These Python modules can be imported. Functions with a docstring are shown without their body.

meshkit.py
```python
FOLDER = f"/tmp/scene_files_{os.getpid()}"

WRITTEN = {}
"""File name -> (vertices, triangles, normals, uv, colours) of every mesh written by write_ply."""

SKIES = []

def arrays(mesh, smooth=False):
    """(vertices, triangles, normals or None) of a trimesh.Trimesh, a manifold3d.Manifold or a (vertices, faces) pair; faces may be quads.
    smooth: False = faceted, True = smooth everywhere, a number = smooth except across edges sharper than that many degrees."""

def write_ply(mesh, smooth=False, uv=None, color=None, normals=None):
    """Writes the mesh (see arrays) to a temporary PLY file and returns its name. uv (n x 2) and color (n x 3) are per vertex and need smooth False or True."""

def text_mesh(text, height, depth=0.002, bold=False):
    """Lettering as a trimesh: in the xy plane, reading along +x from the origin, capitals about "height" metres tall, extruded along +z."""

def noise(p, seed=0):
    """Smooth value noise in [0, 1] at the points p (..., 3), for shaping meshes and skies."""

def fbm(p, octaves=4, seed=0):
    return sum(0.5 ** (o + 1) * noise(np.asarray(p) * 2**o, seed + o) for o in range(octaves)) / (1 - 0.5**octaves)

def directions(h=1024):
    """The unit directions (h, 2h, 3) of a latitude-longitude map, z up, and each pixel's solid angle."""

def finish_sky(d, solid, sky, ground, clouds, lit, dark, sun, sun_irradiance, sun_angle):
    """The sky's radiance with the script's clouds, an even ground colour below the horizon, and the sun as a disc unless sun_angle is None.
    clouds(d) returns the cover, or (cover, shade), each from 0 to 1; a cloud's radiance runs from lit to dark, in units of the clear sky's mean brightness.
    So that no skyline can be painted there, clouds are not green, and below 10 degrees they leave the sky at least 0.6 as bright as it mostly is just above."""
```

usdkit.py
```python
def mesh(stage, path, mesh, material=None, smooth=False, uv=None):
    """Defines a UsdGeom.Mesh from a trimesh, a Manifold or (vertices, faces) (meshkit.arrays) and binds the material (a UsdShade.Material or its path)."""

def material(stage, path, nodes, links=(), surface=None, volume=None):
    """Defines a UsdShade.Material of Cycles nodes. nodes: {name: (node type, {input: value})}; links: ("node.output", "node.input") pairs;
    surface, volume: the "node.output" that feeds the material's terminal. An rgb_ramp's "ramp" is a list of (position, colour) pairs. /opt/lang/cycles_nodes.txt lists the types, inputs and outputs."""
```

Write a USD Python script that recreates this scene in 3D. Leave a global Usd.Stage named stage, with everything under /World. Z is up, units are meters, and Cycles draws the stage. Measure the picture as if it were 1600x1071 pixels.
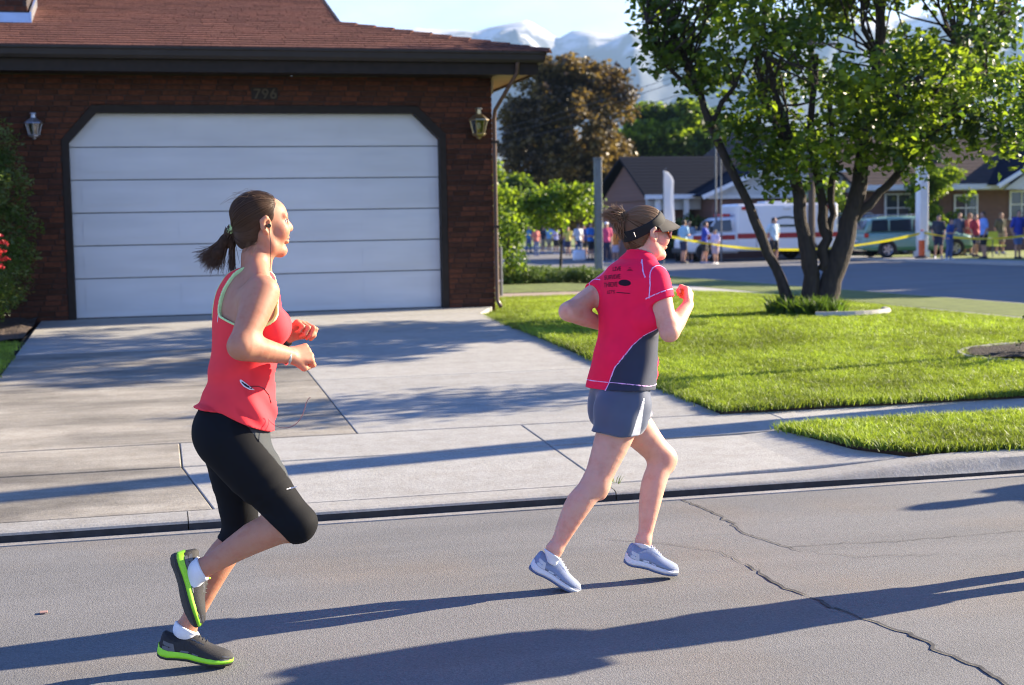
import math, random
import numpy as np, trimesh, usdkit, meshkit
from pxr import Usd, UsdGeom, UsdLux, UsdShade, Gf, Sdf, Vt
from shapely.geometry import Polygon, LineString, box as sbox

stage = Usd.Stage.CreateInMemory()
UsdGeom.SetStageUpAxis(stage, UsdGeom.Tokens.z)
UsdGeom.SetStageMetersPerUnit(stage, 1.0)
UsdGeom.Xform.Define(stage, '/World'); UsdGeom.Scope.Define(stage, '/World/Looks')

# ---------------------------------------------------------------- camera
EYE = np.array([0, 0, 1.56])
YAW, PITCH, ROLL = math.radians(14.2), math.radians(4.85), math.radians(1.0)
FPX = 2200.0 / 1600.0                      # focal length in picture widths
_fw = np.array([math.sin(YAW)*math.cos(PITCH), math.cos(YAW)*math.cos(PITCH), -math.sin(PITCH)])
_r0 = np.array([math.cos(YAW), -math.sin(YAW), 0.0]); _u0 = np.cross(_r0, _fw)
_R = math.cos(ROLL)*_r0 - math.sin(ROLL)*_u0; _U = math.sin(ROLL)*_r0 + math.cos(ROLL)*_u0
cam = UsdGeom.Camera.Define(stage, '/World/camera')
cam.CreateHorizontalApertureAttr(23.6); cam.CreateVerticalApertureAttr(23.6*685/1024)
cam.CreateFocalLengthAttr(23.6*FPX); cam.CreateClippingRangeAttr(Gf.Vec2f(0.1, 30000))
cam.CreateFStopAttr(2.6); cam.CreateFocusDistanceAttr(5.6)
_m = np.eye(4); _m[0,:3] = _R; _m[1,:3] = _U; _m[2,:3] = -_fw; _m[3,:3] = EYE
cam.AddTransformOp().Set(Gf.Matrix4d(_m.tolist()))
cam.CreateExposureAttr(1.95)

# ---------------------------------------------------------------- sun and sky
SUN_EL, SUN_AZ = math.radians(20.5), math.radians(9.0)      # azimuth measured from +x (the street) towards +y
SUN = np.array([math.cos(SUN_EL)*math.cos(SUN_AZ), math.cos(SUN_EL)*math.sin(SUN_AZ), math.sin(SUN_EL)])
sun = UsdLux.DistantLight.Define(stage, '/World/sun')
sun.CreateNormalizeAttr(True); sun.CreateIntensityAttr(1.25); sun.CreateAngleAttr(0.5); sun.CreateColorAttr(Gf.Vec3f(1.0, 0.90, 0.74))
_z = SUN; _x = np.cross([0,0,1], _z); _x /= np.linalg.norm(_x); _y = np.cross(_z, _x)
_m = np.eye(4); _m[0,:3] = _x; _m[1,:3] = _y; _m[2,:3] = _z
sun.AddTransformOp().Set(Gf.Matrix4d(_m.tolist()))
sky = UsdLux.DomeLight.Define(stage, '/World/sky')
sky.GetPrim().SetCustomDataByKey('kind', 'structure'); sky.GetPrim().SetCustomDataByKey('label', 'pale hazy early morning sky over the mountains')
SKYM = usdkit.material(stage, '/World/Looks/sky', {
    's': ('sky_texture', {'sky_type': 'single_scattering', 'sun_disc': False, 'sun_elevation': SUN_EL, 'sun_rotation': math.atan2(SUN[0], SUN[1]), 'altitude': 1400.0, 'aerosol_density': 0.4, 'ozone_density': 2.0}),
    'tint': ('mix', {'mix_type': 'multiply', 'fac': 1.0, 'color2': (0.29, 0.70, 1.62)}),
    'tc': ('texture_coordinate', {}), 'mp': ('mapping', {'scale': (1.0, 1.0, 3.2)}),
    'n': ('noise_texture', {'scale': 2.1, 'detail': 6.0, 'roughness': 0.55}),
    'r': ('rgb_ramp', {'ramp': [(0.36, (0.22,)*3), (0.60, (0.75,)*3)]}), 'sx': ('separate_xyz', {}), 'mr': ('map_range', {'from_min': 0.16, 'from_max': 0.42, 'to_min': 1.0, 'to_max': 0.06, 'clamp': True}), 'cf': ('mix', {'mix_type': 'multiply', 'fac': 1.0}),
    'm': ('mix', {'color2': (5.6, 6.4, 7.6)}),
    'b': ('background_shader', {'strength': 0.05})},
    [('tc.generated', 'mp.vector'), ('mp.vector', 'n.vector'), ('n.fac', 'r.fac'), ('tc.generated', 'sx.vector'), ('sx.z', 'mr.value'), ('r.color', 'cf.color1'), ('mr.result', 'cf.color2'), ('cf.color', 'm.fac'), ('s.color', 'tint.color1'), ('tint.color', 'm.color1'), ('m.color', 'b.color')], surface='b.background')
UsdShade.MaterialBindingAPI.Apply(sky.GetPrim()).Bind(SKYM)

# ---------------------------------------------------------------- helpers
CAT = trimesh.util.concatenate
_used, _org = {}, {}
def _path(parent, name):
    base = (parent or '/World') + '/' + name
    k = _used.get(base, 0); _used[base] = k + 1
    return base if k == 0 else f'{base}_{k:03d}'
def tag(path, label=None, cat=None, group=None, kind=None):
    p = stage.GetPrimAtPath(path)
    for key, v in (('label', label), ('category', cat), ('group', group), ('kind', kind)):
        if v: p.SetCustomDataByKey(key, v)
    return path
def thing(name, label, cat, loc=(0,0,0), group=None, kind=None):
    path = _path(None, name); x = UsdGeom.Xform.Define(stage, path); x.AddTranslateOp().Set(Gf.Vec3d(*map(float, loc)))
    _org[path] = np.array(loc, float)
    return tag(path, label, cat, group, kind)
def _shift(mesh, o):
    if hasattr(mesh, 'vertices'):
        m = mesh.copy(); m.vertices = np.asarray(m.vertices) - o; return m
    v, f = mesh; return (np.asarray(v, float) - o, f)
def part(parent, name, mesh, mat, smooth=False, label=None, kind=None):
    """A Mesh child (mesh in world coordinates) of a thing, part or piece of the setting."""
    o = _org[parent]; path = _path(parent, name)
    usdkit.mesh(stage, path, _shift(mesh, o), mat, smooth=smooth); _org[path] = o
    return tag(path, label, None, None, kind)
def single(name, mesh, mat, label=None, cat=None, group=None, kind=None, smooth=False):
    """A top-level thing that is one Mesh, in world coordinates."""
    path = _path(None, name); usdkit.mesh(stage, path, mesh, mat, smooth=smooth); _org[path] = np.zeros(3)
    return tag(path, label, cat, group, kind)
def copy_of(src, name, loc, label, cat, group=None, rotz=0.0, scale=1.0):
    path = _path(None, name); x = UsdGeom.Xform.Define(stage, path); x.AddTranslateOp().Set(Gf.Vec3d(*map(float, loc)))
    if rotz: x.AddRotateZOp().Set(float(rotz))
    if scale != 1.0: x.AddScaleOp().Set(Gf.Vec3f(scale, scale, scale))
    x.GetPrim().GetReferences().AddInternalReference(src); x.GetPrim().SetInstanceable(True)
    return tag(path, label, cat, group)
def curves(parent, name, lines, width, mat, label=None):
    """BasisCurves child; lines are world polylines (n x 3); width a number or one (root, tip) pair."""
    o = _org[parent] if parent else np.zeros(3); path = _path(parent, name)
    c = UsdGeom.BasisCurves.Define(stage, path)
    pts = np.vstack(lines) - o
    c.CreateTypeAttr('linear'); c.CreateWrapAttr('nonperiodic')
    c.CreatePointsAttr(Vt.Vec3fArray.FromNumpy(pts.astype(np.float32)))
    c.CreateCurveVertexCountsAttr(Vt.IntArray([len(l) for l in lines]))
    if np.ndim(width) == 0: w = np.full(len(pts), width)
    else: w = np.concatenate([np.linspace(width[0], width[1], len(l)) for l in lines])
    c.CreateWidthsAttr(Vt.FloatArray.FromNumpy(w.astype(np.float32))); c.SetWidthsInterpolation('vertex')
    UsdShade.MaterialBindingAPI.Apply(c.GetPrim()).Bind(mat); _org[path] = o
    return tag(path, label)

def B(x0, x1, y0, y1, z0, z1):
    m = trimesh.creation.box((x1-x0, y1-y0, z1-z0)); m.apply_translation(((x0+x1)/2, (y0+y1)/2, (z0+z1)/2)); return m
def BB(x0, x1, y0, y1, z0, z1, c=0.01):
    """box with chamfered edges"""
    c = min(c, (x1-x0)/3, (y1-y0)/3, (z1-z0)/3); pts = []
    for sx in (0,1):
        for sy in (0,1):
            for sz in (0,1):
                p = np.array([x1 if sx else x0, y1 if sy else y0, z1 if sz else z0], float)
                d = np.array([-1 if sx else 1, -1 if sy else 1, -1 if sz else 1])*c
                for k in range(3):
                    q = p + d; q[k] = p[k]; pts.append(q)
    return trimesh.convex.convex_hull(np.array(pts))
def hull(pts): return trimesh.convex.convex_hull(np.array(pts, float))
def prism(poly, axis, a, b):
    """Extrudes a 2-D polygon (list of (u, v)) along an axis from a to b: 'x' -> (y, z), 'y' -> (x, z), 'z' -> (x, y)."""
    p = poly if hasattr(poly, 'exterior') else Polygon(poly)
    m = trimesh.creation.extrude_polygon(p, b - a, engine='earcut'); v = np.array(m.vertices); u, w, h = v[:,0], v[:,1], v[:,2] + a
    f = np.array(m.faces)
    if axis == 'x': nv = np.stack([h, u, w], 1)
    elif axis == 'y': nv = np.stack([u, h, w], 1); f = f[:, ::-1]
    else: nv = np.stack([u, w, h], 1)
    return trimesh.Trimesh(nv, f, process=False)
def tube(pts, rad, n=8, caps=True):
    pts = np.asarray(pts, float); k = len(pts); rad = np.full(k, rad) if np.ndim(rad) == 0 else np.asarray(rad, float)
    t = np.gradient(pts, axis=0); t /= np.maximum(np.linalg.norm(t, axis=1, keepdims=True), 1e-9)
    ref = np.array([0,0,1.0]) if abs(t[0,2]) < 0.9 else np.array([1.0,0,0])
    vs = []; a = np.arange(n)*2*np.pi/n
    u = np.cross(t[0], ref); u /= np.linalg.norm(u)
    for i in range(k):
        u = u - t[i]*(u@t[i]); u /= max(np.linalg.norm(u), 1e-9); w = np.cross(t[i], u)
        vs.append(pts[i] + rad[i]*(np.cos(a)[:,None]*u + np.sin(a)[:,None]*w))
    f = []
    for i in range(k-1):
        for j in range(n):
            q = (i*n+j, i*n+(j+1)%n, (i+1)*n+(j+1)%n, (i+1)*n+j); f += [(q[0],q[1],q[2]), (q[0],q[2],q[3])]
    v = np.vstack(vs)
    if caps:
        v = np.vstack([v, pts[0], pts[-1]]); c0, c1 = k*n, k*n+1
        for j in range(n): f += [(c0, (j+1)%n, j), (c1, (k-1)*n+j, (k-1)*n+(j+1)%n)]
    return trimesh.Trimesh(v, np.array(f), process=False)
def lathe(prof, loc=(0,0,0), n=16):
    """prof: (r, z) pairs from bottom to top"""
    m = trimesh.creation.revolve(np.array(prof, float), sections=n); m.apply_translation(loc); return m
def grid_mesh(xs, ys, fz):
    X, Y = np.meshgrid(xs, ys); Z = fz(X, Y); v = np.stack([X, Y, Z], -1).reshape(-1, 3); nx, ny = len(xs), len(ys)
    i = (np.arange(ny-1)[:,None]*nx + np.arange(nx-1)).ravel()
    f = np.vstack([np.stack([i, i+1, i+nx+1], 1), np.stack([i, i+nx+1, i+nx], 1)])
    return trimesh.Trimesh(v, f, process=False)
def poly_sheet(poly, fz, step=0.35):
    """A polygon filled with a fine triangulation and lifted to fz(x, y)."""
    p = poly if hasattr(poly, 'exterior') else Polygon(poly)
    x0, y0, x1, y1 = p.bounds; pieces = []
    from shapely import prepare
    prepare(p); nx, ny = max(1, int((x1-x0)/step)), max(1, int((y1-y0)/step)); vs, fs, k = [], [], 0
    gx, gy = np.linspace(x0, x1, nx+1), np.linspace(y0, y1, ny+1)
    for i in range(nx):
        for j in range(ny):
            c = sbox(gx[i], gy[j], gx[i+1], gy[j+1])
            if p.contains(c): polys = [c]
            else:
                g = p.intersection(c); polys = [q for q in getattr(g, 'geoms', [g]) if q.geom_type == 'Polygon' and q.area > 1e-8]
            for q in polys:
                if len(q.exterior.coords) == 5 and not q.interiors:
                    v = np.array(q.exterior.coords)[:4]; f = np.array([[0,1,2],[0,2,3]])
                    if Polygon(v).exterior.is_ccw is False: f = f[:, ::-1]
                else:
                    v, f = trimesh.creation.triangulate_polygon(q, engine='earcut')
                    a = v[f]; s = np.cross(a[:,1]-a[:,0], a[:,2]-a[:,0]); f = np.where((s < 0)[:,None], f[:, ::-1], f)
                vs.append(v); fs.append(np.asarray(f)+k); k += len(v)
    v = np.vstack(vs); f = np.vstack(fs)
    return trimesh.Trimesh(np.column_stack([v, fz(v[:,0], v[:,1])]), f, process=False)
def sstep(a, b, x): t = np.clip((np.asarray(x, float)-a)/(b-a), 0, 1); return t*t*(3-2*t)

# ---------------------------------------------------------------- materials
_mats = {}
def mat(name, col, rough=0.6, var=0.0, scale=8.0, col2=None, detail=4.0, bump=0.0, bscale=60.0, metal=0.0, spec=0.5, sss=0.0, trans=0.0, coat=0.0, stretch=None, rnd=0.0, sheen=0.0, obj=False):
    """Principled material; var or col2 mixes a second tone in by noise; rnd varies the tone per object."""
    if name in _mats: return _mats[name]
    n, l = {'p': ('principled_bsdf', {'base_color': col, 'roughness': rough, 'metallic': metal, 'specular_ior_level': spec})}, []
    P = n['p'][1]
    if sss: P.update(subsurface_weight=sss, subsurface_scale=0.012, subsurface_radius=(1.0, 0.35, 0.2))
    if coat: P.update(coat_weight=coat, coat_roughness=0.08)
    if sheen: P.update(sheen_weight=sheen, sheen_roughness=0.5)
    src = 'g.position'; n['g'] = ('geometry', {})
    if obj: n['tc'] = ('texture_coordinate', {}); src = 'tc.object'
    if stretch:
        n['mp'] = ('mapping', {'scale': stretch}); l.append((src, 'mp.vector')); src = 'mp.vector'
    last = None
    if var or col2 is not None:
        c2 = col2 if col2 is not None else tuple(min(1, c*(1+var)) for c in col); c1 = col if col2 is not None else tuple(c*(1-var) for c in col)
        n['n'] = ('noise_texture', {'scale': scale, 'detail': detail, 'roughness': 0.6})
        n['r'] = ('rgb_ramp', {'ramp': [(0.32, c1), (0.68, c2)]})
        l += [(src, 'n.vector'), ('n.fac', 'r.fac')]; last = 'r.color'
    if rnd:
        n['oi'] = ('object_info', {}); n['rr'] = ('rgb_ramp', {'ramp': [(0, (1-rnd,)*3), (1, (1+rnd,)*3)]}); n['mx'] = ('mix', {'mix_type': 'multiply', 'fac': 1.0, 'color1': col})
        l += [('oi.random', 'rr.fac'), ('rr.color', 'mx.color2')]
        if last: l.append((last, 'mx.color1'))
        last = 'mx.color'
    if last: l.append((last, 'p.base_color'))
    if bump:
        n['bn'] = ('noise_texture', {'scale': bscale, 'detail': 4.0}); n['b'] = ('bump', {'strength': 1.0, 'distance': bump})
        l += [(src, 'bn.vector'), ('bn.fac', 'b.height'), ('b.normal', 'p.normal')]
    surf = 'p.BSDF'
    if trans:
        n['t'] = ('translucent_bsdf', {'color': tuple(min(1, c*1.7) for c in col)}); n['ms'] = ('mix_closure', {'fac': trans})
        if last: n['tb'] = ('mix', {'mix_type': 'multiply', 'fac': 1.0, 'color2': (1.7, 1.6, 1.0)}); l += [(last, 'tb.color1'), ('tb.color', 't.color')]
        l += [('p.BSDF', 'ms.closure1'), ('t.BSDF', 'ms.closure2')]; surf = 'ms.closure'
    _mats[name] = usdkit.material(stage, '/World/Looks/' + name, n, l, surface=surf)
    return _mats[name]
def glass(name, tint=(0.02, 0.025, 0.03), fac_ior=1.5, see=0.5):
    """A window pane: part see-through, part mirror by angle."""
    if name in _mats: return _mats[name]
    _mats[name] = usdkit.material(stage, '/World/Looks/' + name, {
        't': ('transparent_bsdf', {'color': tuple(see + c for c in tint)}), 'g': ('glossy_bsdf', {'color': (0.95,)*3, 'roughness': 0.03}),
        'f': ('fresnel', {'IOR': fac_ior + 0.25}), 'm': ('mix_closure', {})},
        [('f.fac', 'm.fac'), ('t.BSDF', 'm.closure1'), ('g.BSDF', 'm.closure2')], surface='m.closure')
    return _mats[name]
# ================================================================ bodies: smooth distance fields meshed by surface nets
V = lambda *a: np.array(a if len(a) > 1 else a[0], float)
def unit(v): v = np.asarray(v, float); return v/np.linalg.norm(v)
class Limb:
    """A polyline of spheres joined by cones; flat=(axis, factor) squeezes the section; cut=[(point, normal)] keeps the side the normal points away from."""
    def __init__(s, pts, rad, flat=None, cut=(), k=0.02, fine=0):
        if fine:
            from scipy.interpolate import PchipInterpolator as PI_
            pts = np.array(pts, float); t = np.arange(len(pts)); u = np.linspace(0, len(pts)-1, (len(pts)-1)*fine+1); pts = PI_(t, pts)(u); rad = PI_(t, np.array(rad, float))(u); k = 0
        s.p = np.array(pts, float); s.r = np.array(rad, float) if np.ndim(rad) else np.full(len(s.p), float(rad)); s.flat, s.cut, s.k = flat, cut, k
        s.c = (s.p.min(0) + s.p.max(0))/2; s.R = np.linalg.norm(s.p - s.c, axis=1).max() + s.r.max()*1.3
        s.A, s.BA = s.p[:-1], s.p[1:] - s.p[:-1]; s.L2 = np.maximum((s.BA*s.BA).sum(1), 1e-12); s.rm = np.maximum(s.r[:-1], s.r[1:])
    def __call__(s, x, segs=None):
        d = None
        for i in (range(len(s.A)) if segs is None else segs):
            ba = s.BA[i]; pa = x - s.A[i]; t = np.clip(pa @ (ba/s.L2[i]), 0, 1); q = pa - t[:,None]*ba; rr = s.r[i] + t*(s.r[i+1]-s.r[i])
            if s.flat is not None: n, f = s.flat; q = q + np.outer(q @ n*(1/f - 1), n); e = (np.sqrt(np.einsum('ij,ij->i', q, q)) - rr)*min(1, f)
            else: e = np.sqrt(np.einsum('ij,ij->i', q, q)) - rr
            d = e if d is None else smin(d, e, s.k)
        for p, n in s.cut: d = np.maximum(d, (x - p) @ n)
        return d
    def near(s, c, reach):
        pa = c - s.A; t = np.clip((pa*s.BA).sum(1)/s.L2, 0, 1); q = pa - t[:,None]*s.BA; return np.nonzero(np.sqrt((q*q).sum(1)) - s.rm < reach)[0]
class Ell:
    def __init__(s, c, r, M=None):
        s.c = np.array(c, float); s.r = np.array(r, float); s.M = np.eye(3) if M is None else np.array(M, float); s.R = s.r.max()
    def __call__(s, x):
        q = (x - s.c) @ s.M.T; u = q/s.r; w = u/s.r; k0 = np.sqrt(np.einsum('ij,ij->i', u, u)); k1 = np.sqrt(np.einsum('ij,ij->i', w, w)); return np.where(k1 > 1e-9, k0*(k0-1)/np.maximum(k1, 1e-9), -s.r.min())
class Loft:
    """Elliptic sections (centre, half-width, half-depth) stacked along an axis; lat and fwd give the section's frame."""
    def __init__(s, cen, a, b, lat, fwd, grow=0.0, cut=(), tilt=None, rnd=0.02):
        cen = np.array(cen, float); s.up = unit(cen[-1]-cen[0]); s.o = cen[0]; s.h = (cen - s.o) @ s.up; s.cx = cen - s.o - np.outer(s.h, s.up)
        s.lat = unit(lat - s.up*(lat @ s.up)); s.fwd = unit(np.cross(s.up, s.lat)); s.fwd = s.fwd if s.fwd @ fwd > 0 else -s.fwd
        s.a, s.b, s.grow, s.cut, s.rnd = np.array(a, float), np.array(b, float), grow, cut, rnd
        from scipy.interpolate import PchipInterpolator as PI_
        s.f = PI_(s.h, np.column_stack([s.cx @ s.lat, s.cx @ s.fwd, s.a, s.b]))
        s.c = cen.mean(0); s.R = np.linalg.norm(cen - s.c, axis=1).max() + max(s.a.max(), s.b.max()) + grow
    def __call__(s, x):
        q = x - s.o; h = q @ s.up; v = s.f(np.clip(h, s.h[0], s.h[-1])); X, Y = q @ s.lat - v[:,0], q @ s.fwd - v[:,1]; a, b = v[:,2] + s.grow, v[:,3] + s.grow
        k0 = np.sqrt((X/a)**2 + (Y/b)**2); k1 = np.sqrt((X/a**2)**2 + (Y/b**2)**2); d = np.where(k1 > 1e-6, k0*(k0-1)/np.maximum(k1, 1e-6), -np.minimum(a, b))
        e = np.maximum(s.h[0]-h, h-s.h[-1]) - s.grow; d = -smin(-d, -e, s.rnd)
        for p, n in s.cut: d = np.maximum(d, (x - p) @ n)
        return d
class Fn:
    def __init__(s, f, c=None, R=None): s.f, s.c, s.R = f, c, R
    def __call__(s, x): return s.f(x)
def smin(a, b, k):
    if k <= 0: return np.minimum(a, b)
    h = np.clip(0.5 + 0.5*(b-a)/k, 0, 1); return b + (a-b)*h - k*h*(1-h)
def field(ops, x):
    d = None
    for op, g, k in ops:
        e = g(x)
        if op == 'u': d = e if d is None else smin(d, e, k)
        elif op == 's': d = -smin(-d, e, k)
        elif op == 'i': d = -smin(-d, -e, k)
        elif op == 'o': d = d - g.f(x)
    return d
class _Some:
    def __init__(s, g, segs): s.g, s.segs, s.c, s.R = g, segs, g.c, g.R
    def __call__(s, x): return s.g(x, s.segs)
def _cull(ops, c, half):
    """The operations that can matter within `half` of the point c."""
    near, reach = [], half + 0.055
    for op, g, k in ops:
        if op == 'u' and g.R is not None:
            v = c - g.c
            if math.sqrt(v[0]*v[0] + v[1]*v[1] + v[2]*v[2]) - g.R > reach: continue
            if isinstance(g, Limb):
                sg = g.near(c, reach)
                if not len(sg): continue
                if len(sg) < len(g.A): g = _Some(g, sg)
        near.append((op, g, k))
    return near if any(o[0] == 'u' for o in near) else None
def eval_pts(ops, x, cell=0.08):
    key = np.floor(x/cell).astype(int); _, inv = np.unique(key, axis=0, return_inverse=True); inv = inv.ravel(); order = np.argsort(inv, kind='stable'); b = np.searchsorted(inv[order], np.arange(inv.max()+2)); out = np.empty(len(x))
    for i in range(len(b)-1):
        ix = order[b[i]:b[i+1]]; sub = _cull(ops, (key[ix[0]] + 0.5)*cell, cell*0.87); out[ix] = 1.0 if sub is None else field(sub, x[ix])
    return out
def surface(ops, h, newton=2, lo=None, hi=None):
    """Meshes field(ops) = 0 at spacing h as a trimesh."""
    if lo is None:
        us = [g for op, g, k in ops if op == 'u' and g.R is not None]; lo = np.min([g.c - g.R for g in us], 0) - 0.01; hi = np.max([g.c + g.R for g in us], 0) + 0.01
    nb = np.ceil((hi-lo)/(8*h)).astype(int); n = nb*8 + 1; ctr = np.stack(np.meshgrid(*[np.arange(k) for k in nb], indexing='ij'), -1).reshape(-1, 3)
    cp = lo + (ctr + 0.5)*8*h; fc = eval_pts(ops, cp, max(0.12, 16*h)); act = np.abs(fc) < 8*h*0.87*1.15 + 0.008
    F = np.ones(n, np.float32); neg = ctr[(~act) & (fc < 0)]
    for i, j, k in neg: F[i*8:i*8+9, j*8:j*8+9, k*8:k*8+9] = -1
    loc = np.stack(np.meshgrid(*[np.arange(9)]*3, indexing='ij'), -1).reshape(-1, 3)
    for (i, j, k), c in zip(ctr[act], cp[act]):
        sub = _cull(ops, c, 8*h*0.87)
        if sub is None: continue
        F[i*8:i*8+9, j*8:j*8+9, k*8:k*8+9] = field(sub, lo + (np.array([i, j, k])*8 + loc)*h).reshape(9, 9, 9)
    s = F < 0; c8 = np.zeros(n-1, np.int8)
    for a in (0,1):
        for b in (0,1):
            for c in (0,1): c8 += s[a:n[0]-1+a, b:n[1]-1+b, c:n[2]-1+c]
    cells = np.argwhere((c8 > 0) & (c8 < 8)); idx = np.full(n-1, -1, np.int32); idx[tuple(cells.T)] = np.arange(len(cells))
    acc, cnt = np.zeros((len(cells), 3)), np.zeros(len(cells)); off = [(a,b,c) for a in (0,1) for b in (0,1) for c in (0,1)]
    for p in off:
        for ax in range(3):
            if p[ax]: continue
            q = list(p); q[ax] = 1; fa, fb = F[tuple((cells + p).T)], F[tuple((cells + q).T)]; m = (fa < 0) != (fb < 0); t = fa/np.where(m, fa-fb, 1); acc[m] += (np.array(p) + np.outer(t, np.array(q)-p))[m]; cnt[m] += 1
    v = lo + (cells + acc/np.maximum(cnt, 1)[:,None])*h; fs = []
    for ax in range(3):
        u, w = (ax+1) % 3, (ax+2) % 3; sl0 = [slice(None)]*3; sl1 = [slice(None)]*3; sl0[ax] = slice(0, n[ax]-1); sl1[ax] = slice(1, n[ax])
        A, Bq = s[tuple(sl0)], s[tuple(sl1)]; e = np.argwhere(A != Bq); ok = (e[:,u] > 0) & (e[:,w] > 0) & (e[:,u] < n[u]-1) & (e[:,w] < n[w]-1); e = e[ok]
        du, dw = np.zeros(3, int), np.zeros(3, int); du[u] = 1; dw[w] = 1; q = np.stack([idx[tuple((e-du-dw).T)], idx[tuple((e-dw).T)], idx[tuple(e.T)], idx[tuple((e-du).T)]], 1)
        fl = ~A[tuple(e.T)]; q[fl] = q[fl][:, ::-1]; fs.append(q[(q >= 0).all(1)])
    q = np.vstack(fs)
    for _ in range(newton):
        d = eval_pts(ops, v); g = np.stack([eval_pts(ops, v + e) for e in np.eye(3)*h*0.3], 1) - d[:,None]; g /= h*0.3; g2 = np.maximum((g*g).sum(1), 0.3); v = v - np.clip(d/g2, -h*0.7, h*0.7)[:,None]*g
    return trimesh.Trimesh(v, np.vstack([q[:, [0,1,2]], q[:, [0,2,3]]]), process=False)
def split(mesh, sel):
    """Two meshes, the faces where sel(face centres) holds and the others."""
    k = sel(np.asarray(mesh.triangles_center)); out = []
    for m in (k, ~k):
        f = np.asarray(mesh.faces)[m]; u, inv = np.unique(f, return_inverse=True); out.append(trimesh.Trimesh(np.asarray(mesh.vertices)[u], inv.reshape(-1, 3), process=False))
    return out
def yaw_frame(deg, pitch=0.0, roll=0.0):
    """Rows: forward, left, up of a head or hip turned deg from +x towards +y, nodding down by pitch, tilting by roll."""
    a, p, r = map(math.radians, (deg, pitch, roll)); f = V(math.cos(a)*math.cos(p), math.sin(a)*math.cos(p), -math.sin(p)); l = V(-math.sin(a), math.cos(a), 0); u = np.cross(f, l)
    return np.array([f, l*math.cos(r) + u*math.sin(r), u*math.cos(r) - l*math.sin(r)])
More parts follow.
